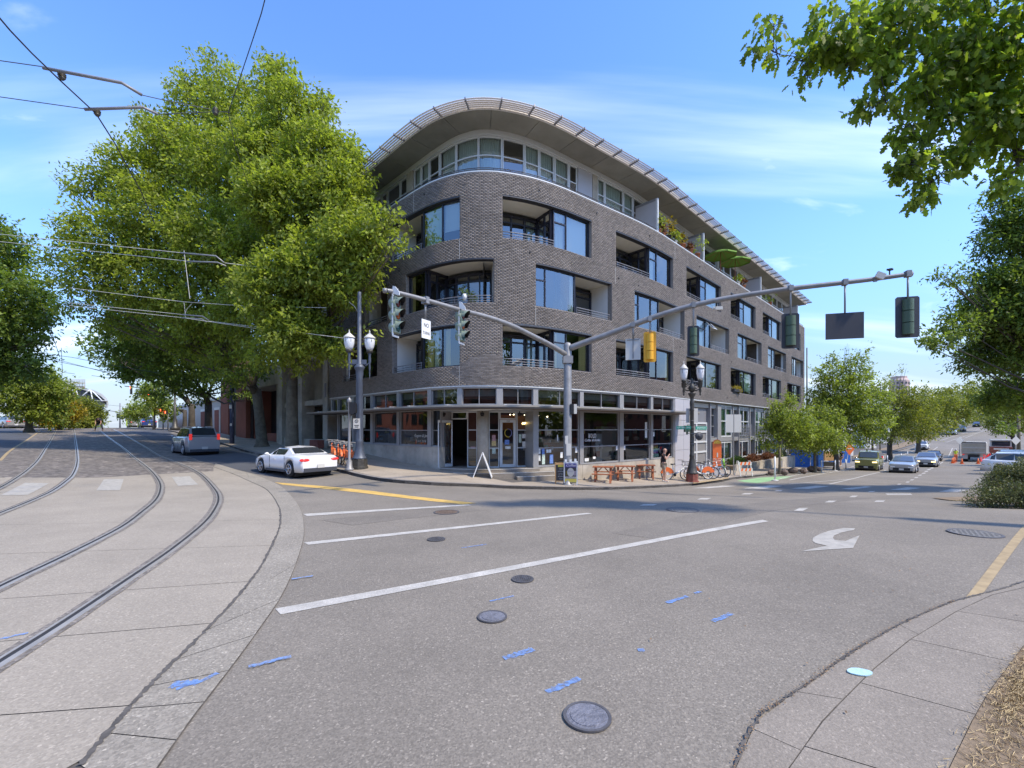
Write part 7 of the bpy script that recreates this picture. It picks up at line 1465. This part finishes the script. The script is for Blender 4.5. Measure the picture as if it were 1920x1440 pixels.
# ---------------- people ----------------
def skin_fig(name, pts, edges, rad, m, parent, sub=2, root=0):
    me = bpy.data.meshes.new(name); me.from_pydata([tuple(p) for p in pts], edges, []); me.materials.append(m); o = link(name, me, parent)
    md = o.modifiers.new('skin', 'SKIN'); me.skin_vertices.new(name='') if not me.skin_vertices else None
    for i, v in enumerate(me.skin_vertices[0].data):
        r = rad[i]; v.radius = (r, r) if not isinstance(r, tuple) else r; v.use_root = (i == root)
    md.use_smooth_shade = True; s = o.modifiers.new('sub', 'SUBSURF'); s.levels = sub; s.render_levels = sub; return o
def person(label, x, y, rz, shirt, trouser, pose=None, off=.13, h=1.78, short=True, hair='skin', vest=None, bag=False):
    t = thing('person', label, 'person', (x, y, T(x, y)+off), rz); k = h/1.78; t.scale = (k, k, k); p = dict(pel=(0,0,.95), wst=(0,0,1.1), chs=(.02,0,1.33), nek=(.03,0,1.5), hed=(.06,0,1.63), kL=(.03,.1,.5), kR=(.05,-.1,.5), aL=(-.02,.11,.08), aR=(.0,-.11,.08), eL=(-.03,.27,1.15), eR=(-.03,-.27,1.15), wL=(.05,.29,.9), wR=(.05,-.29,.9))
    p.update(pose or {}); V = lambda a: Vector(p[a])
    sL, sR = V('chs')+Vector((0,.17,.1)), V('chs')+Vector((0,-.17,.1)); hL, hR = V('pel')+Vector((0,.09,-.05)), V('pel')+Vector((0,-.09,-.05))
    tL, tR = V('aL')+Vector((.16,.02,-.04)), V('aR')+Vector((.16,-.02,-.04)); fL = V('wL')+(V('wL')-V('eL')).normalized()*.09; fR = V('wR')+(V('wR')-V('eR')).normalized()*.09
    pts = [V('pel'),V('wst'),V('chs'),V('nek'),V('hed')-Vector((.0,0,.04)),V('hed')+Vector((0,0,.07)),hL,V('kL'),V('aL'),tL,hR,V('kR'),V('aR'),tR,sL,V('eL'),V('wL'),fL,sR,V('eR'),V('wR'),fR]
    ed = [(0,1),(1,2),(2,3),(3,4),(4,5),(0,6),(6,7),(7,8),(8,9),(0,10),(10,11),(11,12),(12,13),(2,14),(14,15),(15,16),(16,17),(2,18),(18,19),(19,20),(20,21)]
    rd = [.12,.115,.13,.055,.085,.08,.085,.055,.038,.035,.085,.055,.038,.035,.06,.042,.03,.032,.06,.042,.03,.032]
    skin_fig('body', pts, ed, rd, M['skin'], t)
    mL, mR = (sL+V('eL'))/2, (sR+V('eR'))/2
    skin_fig('shirt', [V('pel')+Vector((0,0,.02)),V('wst'),V('chs'),V('nek')-Vector((0,0,.05)),sL,mL,sR,mR], [(0,1),(1,2),(2,3),(2,4),(4,5),(2,6),(6,7)], [.15,.145,.155,.07,.085,.065,.085,.065], vest or shirt, t)
    q = [V('pel'), hL, (hL+V('kL'))/2+Vector((0,0,-.06 if short else 0)), hR, (hR+V('kR'))/2+Vector((0,0,-.06 if short else 0))]; e2 = [(0,1),(1,2),(0,3),(3,4)]; r2 = [.145,.108,.092,.108,.092]
    if not short: q += [V('kL'),V('aL'),V('kR'),V('aR')]; e2 += [(2,5),(5,6),(4,7),(7,8)]; r2 += [.075,.06,.075,.06]
    skin_fig('shorts' if short else 'trousers', q, e2, r2, trouser, t)
    for a in ('aL','aR'): skin_fig('shoe', [V(a)+Vector((-.05,0,-.04)),V(a)+Vector((.06,0,-.045)),V(a)+Vector((.2,0,-.055))], [(0,1),(1,2)], [.05,.052,.04], M['offwhite' if short else 'black'], t, 1)
    hd = V('hed'); mb = MB(); mb.ball(hd+Vector((.085,0,-.0)), .018, 5, sc=(1.2,.8,1.6)); [mb.ball(hd+Vector((0,s_*.085,-.0)), .025, 5, sc=(.7,.5,1.2)) for s_ in (1,-1)]; mb.build('face', M['skin'], t)
    mb = MB(); [mb.ball(hd+Vector((.08,s_*.032,.03)), .018, 5, sc=(.5,1.2,.7)) for s_ in (1,-1)]; mb.box(hd+Vector((.088,0,.03)), (.006,.13,.012)); mb.build('glasses', M['black'], t)
    if hair != 'skin': mb = MB(); mb.ball(hd+Vector((-.015,0,.05)), .1, 8, sc=(1,.92,.95)); mb.build('hair', M[hair], t)
    else: mb = MB(); mb.ball(hd+Vector((-.01,0,.045)), .094, 8, sc=(1.02,.92,.9)); mb.build('bald_crown', M['skin'], t)
    if bag: mb = MB(); mb.ball(V('chs')+Vector((-.25,0,.0)), .24, 8, sc=(.8,1.1,1.25)); mb.build('backpack', M['cloth_b'], t)
    return t
person('bald man in a black t-shirt and khaki shorts drinking beside the bikes', (1244-960)/850*23.9, 23.9, R(-12), M['cloth_b'], M['cloth_k'], dict(eR=(.1,-.25,1.2), wR=(.26,-.1,1.42), eL=(-.1,.24,1.16), wL=(-.08,.22,.92), kR=(.08,-.09,.5), aR=(.06,-.09,.08), hed=(.08,0,1.63)))
person('worker in a yellow high visibility top beside the tipper truck', (1792-960)/850*63, 63, R(-120), M['cloth_k'], M['orange'], off=.01, short=False, hair='white', vest=mat('hivis', (.65,.75,.05), .7))
person('pedestrian in a dark top and pale shorts by the dark trunk up the right street', (1576-960)/850*47, 47, R(200), M['cloth_b'], M['cloth_k'], dict(kL=(.15,.09,.5), aL=(.2,.09,.1), kR=(-.1,-.09,.52), aR=(-.25,-.09,.14)), hair='cloth_b')
person('dark clothed person with a backpack bending forward on the far tram tracks', (186-960)/850*51, 51, R(-60), M['cloth_b'], M['cloth_b'], dict(wst=(.12,0,1.02), chs=(.35,0,1.15), nek=(.48,0,1.25), hed=(.58,0,1.32), eL=(.4,.25,.95), wL=(.5,.2,.75), eR=(.4,-.25,.95), wR=(.5,-.2,.75), kL=(.18,.25,.5), aL=(.1,.35,.08), kR=(.18,-.25,.5), aR=(.0,-.35,.08)), off=.02, short=False, hair='cloth_b', bag=True)
# ---------------- distant buildings ----------------
def s_at(px, d=0.):
    k = (px-960)/850; ss = np.arange(-140, -14, .05); th = -.791; e = fp(-30, d); X_ = e[0]+(ss+30)*math.cos(th); Y_ = e[1]+(ss+30)*math.sin(th); return ss, X_/Y_, k
def sp_(px, d=0.): ss, r, k = s_at(px, d); return float(ss[np.argmin(abs(r-k))])
def fl(s, d, z): th = -.791; e = fp(-30, 0); return (e[0]+(s+30)*cos(th)-sin(th)*d, e[1]+(s+30)*sin(th)+cos(th)*d, z)
def lbox(mb, s0, s1, z0, z1, d0, d1, mat=0):
    P = [fl(s0,d0,z0), fl(s1,d0,z0), fl(s1,d1,z0), fl(s0,d1,z0), fl(s0,d0,z1), fl(s1,d0,z1), fl(s1,d1,z1), fl(s0,d1,z1)]; return mb.add(P, [(3,2,1,0),(4,5,6,7),(0,1,5,4),(1,2,6,5),(2,3,7,6),(3,0,4,7)], mat)
def lb(name, m, par, *a): mb = MB(); lbox(mb, *a); return mb.build(name, M[m], par)
a, b = sp_(516), SL-.02
cb = thing('concrete_building', 'grey exposed concrete building shaded by the trees left of the brick corner', 'building', (0,0,0))
lb('wall', 'conc', cb, a, b, -1, 12.5, 2.2, 9); lb('base_wall', 'conc', cb, a, b, -1, 1.25, .25, .5); lb('roof', 'conc', cb, a, b, 12.5, 12.8, .2, 9)
for px in (520, 556, 602): s_ = sp_(px); lb('column', 'conc', cb, s_, s_+.75, -1, 12.5, .1, 1.0)
for z in (3.6, 6.8, 9.8): lb('floor_band', 'conc', cb, a, b, z, z+.35, .3, 2.2)
for k in range(3):
    z = 3.95+k*3.1; lb('balcony_panel', 'greymetal', cb, sp_(618), b-.2, z, z+.9, -.25, -.2)
    for j in range(5): s_ = sp_(560)+.9+j*1.15; w = lb('window', 'greymetal', cb, s_, s_+1.0, z+.1, z+2.3, 1.9, 2.0); mb = MB(); lbox(mb, s_+.08, s_+.92, z+.18, z+2.2, 1.88, 1.89); mb.build('pane', M['carglass'], w)
for j, px in enumerate((522, 532, 541, 549)):
    s_ = sp_(px); w = lb('window', 'alu', cb, s_, s_+.9, 1.3, 3.5, .6, .7); mb = MB(); lbox(mb, s_+.08, s_+.82, 1.4, 3.4, .58, .59); mb.build('pane', M['carglass'], w)
for j in range(4): s_ = sp_(575)+j*1.0; w = lb('window', 'greymetal', cb, s_, s_+.85, 1.5, 3.4, 1.9, 2.0)
bk = lb('bench', 'brickred', None, sp_(598, -.3), sp_(634, -.3), T(*fl(sp_(615),0,0)[:2])+.15, T(*fl(sp_(615),0,0)[:2])+.65, -.9, -.5); tag(bk, 'dark red bench against the concrete wall behind the orange bikes', 'bench')
a2, b2 = sp_(455), sp_(516)-.05
gb = thing('garage_building', 'black shaded garage opening between the brick pillars and the concrete building', 'building', (0,0,0)); lb('wall', 'black', gb, a2, b2, -1, 6.5, 2.5, 9); lb('roof', 'conc', gb, a2, b2, 5.6, 7.4, .3, 9); lb('low_wall', 'redbrick', gb, a2, b2, -1, 1.55, 1.2, 1.6); lb('column', 'conc', gb, b2-.9, b2, -1, 5.6, .4, 1.2); lb('notice', 'offwhite', gb, sp_(500), sp_(506), 2.0, 2.9, 1.1, 1.15)
a3, b3 = sp_(404), sp_(455)-.05
rb = thing('brick_building', 'red brick building with dark tall openings beyond the black garage', 'building', (0,0,0)); lb('wall', 'redbrick', rb, a3, b3, -1, 7.2, 1.0, 9); 
for px0, px1 in ((404,418),(432,450)): lb('pillar', 'redbrick', rb, sp_(px0), sp_(px1), -1, 7.2, .5, 1.0)
for px0, px1 in ((419,431),(450,454)): w = lb('window', 'black', rb, sp_(px0), sp_(px1), .8, 6.6, .9, .98)
lb('coping', 'conc', rb, a3, b3, 7.2, 7.4, .4, 9)
a4, b4 = sp_(320), sp_(404)-.1
wbg = thing('cream_building', 'low cream and grey building with white framed doors behind the leaning trunks', 'building', (0,0,0)); lb('wall', 'panelw', wbg, a4, b4, 0, 5.2, .6, 12); lb('coping', 'offwhite', wbg, a4, b4, 5.2, 5.5, .4, 12); lb('upper_wall', 'blind', wbg, sp_(376), b4, 5.5, 8, 3, 12)
for px0, px1 in ((336,341),(345,352),(367,377),(392,402)): w = lb('door', 'white', wbg, sp_(px0), sp_(px1), 1.2, 4.4, .5, .58); lb('door_leaf', 'brickred', w, sp_(px0)+.3, sp_(px1)-.3, 1.2, 4.1, .46, .49)
fn = thing('site_fence', 'long beige slatted wall beyond the leaning trunks', 'fence', (0,0,0)); fs_ = np.linspace(sp_(302), sp_(336), 12)
for i in range(11): lb('panel', 'conc', fn, fs_[i], fs_[i+1]-.08, 1.0, 3.6, -.4, -.3)
# stadium at the crest
S_ = 140/850
def sb(px, py, Y=140): p = pix(px, py, Y); return (p.x, p.y, p.z)
st = thing('stadium', 'stadium with a dark curved roof and white triangular trusses beyond the crest', 'stadium', (0,0,0))
def plate(name, m, pts, dep, par=st, Y=140): mb = MB(); P = [sb(a, b, Y) for a, b in pts]; mb.extrude(P, (-dep*.97, dep, 0)); return mb.build(name, M[m], par)
plate('roof', 'offwhite', [(88,727),(120,726),(150,726.5),(175,731),(192,739),(201,748),(203.5,756),(202,764),(199,765),(200,757),(197,750),(188,742),(172,735),(150,729),(120,728.5),(88,729.5)], 4)
plate('roof_underside', 'blackpl', [(90,729.6),(120,728.6),(150,729.2),(172,735.2),(188,742.2),(197,750.2),(199.5,757),(198,751),(180,751),(160,746),(90,742)], 26, Y=140.5)
plate('stand', 'greymetal', [(90,741),(165,746),(200,751),(198,757),(90,757)], 25, Y=146); plate('rim_beam', 'offwhite', [(160,750.5),(202,750.5),(202,752),(160,752)], 1, Y=139)
plate('lower_stand', 'greymetal', [(120,753),(199,753),(194,768),(120,768)], 25, Y=142); plate('tower', 'greymetal', [(174,768),(194,768),(193.5,806),(174,806)], 15, Y=142); plate('tower_opening', 'black', [(178,774),(186,774),(186,777),(178,777)], .5, Y=141.6); plate('base', 'greymetal', [(90,766),(180,766),(180,806),(90,806)], 20, Y=144)
for q in (((107,738),(115,728)),((121,738),(117,728)),((116,739),(116,728)),((130,740),(140,727.5)),((137,742),(141,727.5)),((147,746),(142,728)),((149,747),(168,731)),((176,764),(170,731)),((192,752),(173,733))): mb = MB(); mb.cyl(sb(*q[0], 139), sb(*q[1], 139), .14, n=6); mb.build('truss', M['white'], st)
tw = thing('office_block', 'white glazed office block rising behind the stadium roof', 'building', (0,0,0)); plate('wall', 'offwhite', [(84,712),(160,711),(160,726),(84,726)], 20, tw, 190)
for i in range(2):
    for j in range(15): plate('window', 'blind', [(86+j*4.9,713+i*6.5),(90+j*4.9,713+i*6.5),(90+j*4.9,717.5+i*6.5),(86+j*4.9,717.5+i*6.5)], .5, tw, 189)
# far signals at the crest
FGp = 'far signals at the top of the tram street'
t = thing('far_signal_pole', 'tall grey signal pole with a mast arm at the top of the tram street', 'signal pole', onroad(289, 0, 56)); z0_ = t.location.z; xx = t.location.x
mb = MB(); mb.cyl((0,0,0), (0,0,z_at(722,56)-z0_), .14, .1, 8); mb.tube([(0,0,z_at(738,56)-z0_), (-1.2,0,z_at(728,56)-z0_), (-3.6,0,z_at(724,56)-z0_)], .06, 6); mb.build('pole', M['galv'], t)
for px, py, lb_ in ((246,727,'far red signal hanging at the end of the distant mast arm'),(281,740,'far red signal beside the distant grey pole'),(303,769,'lower far red signal right of the distant grey pole'),(312,773,'lower far red signal at the trunk beyond the distant grey pole')):
    p = pix(px, py, 55.6); t = thing('far_signal', lb_, 'traffic signal', p, R(-42), FGp); mb = MB(); mb.box((0,0,-.3), (.34,.2,1.0)); mb.build('housing', M['black'], t); mb = MB(); mb.lathe([(.01,-.12),(.15,-.11),(.15,-.1)], (0,-.0,0), 12, axis='y'); mb.build('lens', M['lens_r_on'], t)
    if px in (303, 312): mb = MB(); mb.cyl((0,.15,-.2), (0,.15,-(p.z-T(p.x, p.y))), .07, n=6); mb.build('post', M['galv'], t)
    else: mb = MB(); mb.cyl((0,.05,.1), (0,.05,.5), .03, n=5); mb.build('hanger', M['galv'], t)
signplate('far_sign', 'small white sign hanging between the two far red signals', 'sign', pix(258.5, 733, 55.6), R(-42), .6, .5, 'white', (('7N',0,.3,1),), 'black')
ny = mat('fluoro', (.72,.88,.05), .6)
for px, py, Y, s_, lb_ in ((285.5,773,55,.42,'fluorescent yellow school sign on the distant signal pole'),(237,794,70,.45,'fluorescent yellow sign low beside the far parked cars')):
    p = pix(px, py, Y); o = MB().extrude([(-s_,0,-s_*.9),(s_,0,-s_*.9),(s_,0,s_*.3),(0,0,s_*1.1),(-s_,0,s_*.3)], (0,.03,0)).build('school_sign', ny); o.location = p; o.rotation_euler = (0,0,R(-42)); tag(o, lb_, 'sign', 'fluorescent yellow signs at the crest')
    mb = MB(); mb.cyl((0,.06,0), (0,.06,-(p.z-T(p.x, p.y))), .04, n=6); mb.build('post', M['galv'], o)
t = thing('far_signal_pole', 'thin distant pole with a dark signal over the crest right of the stadium', 'signal pole', (pix(225,803,90).x, 90, 2)); mb = MB(); mb.cyl((0,0,0), (0,0,z_at(756,90)-2), .15, .1, 6); mb.tube([(0,0,z_at(773,90)-2),(-3.6,0,z_at(768,90)-2)], .07, 5); mb.build('pole', M['greymetal'], t); mb = MB(); mb.box((-2.6,0,z_at(775,90)-2), (.4,.3,.9)); mb.box((-.4,0,z_at(780,90)-2), (.35,.3,.9)); mb.build('signal_head', M['black'], t)
x, Y = (328-960)/850*54, 54; t = thing('street_lamp', 'dark old street lamp base on the far pavement beyond the hatchback', 'street lamp', (x, Y, T(x, Y)+.1)); mb = MB(); mb.lathe([(.5,0),(.5,.3),(.3,.5),(.2,1.2),(.14,1.5),(.1,4.2)], n=10); mb.build('shaft', M['lamp_dark'], t); lantern(t, 0, 0, 4.6)
x, Y = (435-960)/850*36.5, 36.5; t = thing('steel_post', 'dark blue round steel post with stickers left of the leaning trunk', 'post', (x, Y, T(x, Y)+.1)); mb = MB(); mb.cyl((0,0,0), (0,0,7), .17, .15, 12); mb.build('shaft', M['galv_b'] if False else mat('post_blue', (.06,.075,.13), .5), t); mb = MB(); mb.box((.02,-.175,1.55), (.14,.01,.2)); mb.box((-.02,-.175,3.0), (.22,.01,.3)); mb.build('sticker', M['offwhite'], t)
# right side low buildings, pink tower and far hillside
for i, (px0, px1, Y, top, lb_) in enumerate(((1622,1643,90,796,'low white house left of the arching trunks'),(1645,1672,100,800,'low white house seen between the arching trunks'),(1540,1600,75,788,'pale low building behind the bright green tree'))):
    x0_, x1_ = (px0-960)/850*Y, (px1-960)/850*Y; xc = (x0_+x1_)/2; z = T(xc, Y)-.5; w = x1_-x0_; h = z_at(top, Y)-z; t = thing('white_house', lb_, 'house', (xc, Y, z)); mb = MB(); mb.box((0,4,h/2), (w,8,h)); mb.build('wall', M['whitepl'], t); mb = MB(); mb.extrude([(-w/2-.3,-.3,h),(w/2+.3,-.3,h),(w/2+.3,4,h+1.6),(-w/2-.3,4,h+1.6)], (0,0,.15)); mb.build('roof', M['greymetal'], t)
    for k in range(4): mb = MB(); mb.box((-w/2+w*(k+.5)/4,-.03,h*.5), (w*.11,.06,h*.42)); mb.build('window', M['carglass'], t)
t = thing('tower_block', 'pinkish round topped tower block on the skyline above the arching trees', 'building', pix(1686, 803, 330)); S3_ = 330/850; h = (803-706)*S3_; mb = MB(); mb.lathe([(6,0),(6,h-3),(4.6,h-1.4),(4.6,h)], n=12, smooth=False); mb.build('wall', mat('pink', (.50,.38,.34), .9), t)
for r_ in range(5):
    for a in range(7): an = -PI/2+(a-3)*.42; mb = MB(); mb.box((6.03*cos(an), 6.03*sin(an), h-5-r_*3.2), (.1,1.2,1.5), an); mb.build('window', M['carglass'], t)
def wood(name, label, blobs, n, size, m, seed): leaf_cloud(name, PB(blobs), n, size, M[m], None, seed, clusters=10, spread=.8, kind='stuff', label=label, ratio=.6)
wood('far_woods', 'far woods closing the view up the right side street', [(1600+i*26, 790-((i*37) % 17), 190+(i % 3)*14, 16) for i in range(15)]+[(1760,755,200,26),(1800,748,205,28),(1840,740,210,30),(1890,735,210,30),(1930,740,210,30),(1720,770,200,18)], 15000, .9, 'leaf_far', 51)
wood('far_woods', 'far woods low behind the pale houses on the right', [(1520+i*22, 800-((i*29) % 13), 120, 20) for i in range(8)], 7000, .6, 'leaf_far', 52)
wood('far_woods', 'low hedge like greenery along the crest of the tram street', [(20+i*14, 797, 75, 9) for i in range(12)], 5000, .3, 'leaf_young', 53)
drape('dirt_strip', GP([(1600,861),(1647,852.5),(1700,838),(1741,824.5),(1773,812),(1773,806),(1735,818),(1690,832),(1640,846),(1600,856)]), .16, M['dirt'], cell=2)
# across the street behind the viewer, seen in the reflections
bb_ = thing('brick_building', 'brown brick building with bays across the junction, mirrored in the shop windows', 'building', (30,-16,T(30,-16)-.5), R(40))
mb = MB(); mb.box((0,-5,5.5), (30,10,11)); mb.build('wall', M['redbrick'], bb_)
for r_ in range(3):
    for k in range(8): mb = MB(); mb.box((-13+k*3.7,.03,2.4+r_*3.3), (1.7,.12,1.9)); mb.build('window', M['carglass'], bb_)
src = [o for o in bpy.data.objects if o.name.startswith('street_tree') and o.parent is None]
for loc, lb_ in (((-30,-13),'big tree behind the viewer mirrored in the left shop windows'),((12,-24),'big tree behind the viewer mirrored in the corner windows')):
    c = copy_tree(src[0]); c.location = (*loc, T(*loc)); c['label'] = lb_; c['group'] = 'trees behind the viewer'
for px, py, Yb, w, h, rz, lb_ in ((-26,-22,0,34,12,-35,'long unseen brown brick building added behind the viewer to darken the left shop window reflections'),(2,-40,0,30,13,0,'unseen brown brick building added straight behind the viewer to darken the corner window reflections'),(57,30,0,34,12,90,'brown brick building off to the right, mirrored in the coffee shop windows'),(-66,28,0,34,12,-90,'unseen brown brick building added off to the left to darken the salon window reflections')):  # out of view; rear and left blocks added so the shop glass mirrors darker
    bb2 = thing('brick_building', lb_, 'building', (px, py, T(px, py)-.5), R(rz)); mb = MB(); mb.box((0,-5,h/2), (w,10,h)); mb.build('wall', M['redbrick'], bb2)
    for r_ in range(3):
        for k in range(9): mb = MB(); mb.box((-w/2+2+k*(w-4)/8,.03,2.6+r_*3.5), (1.7,.12,1.9)); mb.build('window', M['carglass'], bb2)
br = random.Random(3); wb_ = []  # unseen ring of woods, added to dim the bright horizon mirrored in the glass
for i in range(92):
    a = R(149+i*2.66); rr_ = 62+br.uniform(-6,10); x = rr_*cos(a)*1.15; y = rr_*sin(a)*.9-4; wb_.append((x, y, T(x, y)+br.uniform(3.5,9), br.uniform(5,7.5)))
leaf_cloud('far_woods', wb_, 40000, 1.1, M['leaf_far'], None, 77, clusters=10, spread=1., kind='stuff', label='unseen ring of woods added round the junction to darken the glass reflections', ratio=.6)
# turn lettering curves into meshes
dg = bpy.context.evaluated_depsgraph_get(); dg.update()
for o in [o for o in bpy.data.objects if o.type == 'FONT']:
    me = bpy.data.meshes.new_from_object(o.evaluated_get(dg)); n = link(o.name, me, o.parent); n.location = o.location; n.rotation_euler = o.rotation_euler; n.scale = o.scale
    nm = 'lettering'; bpy.data.objects.remove(o); n.name = nm
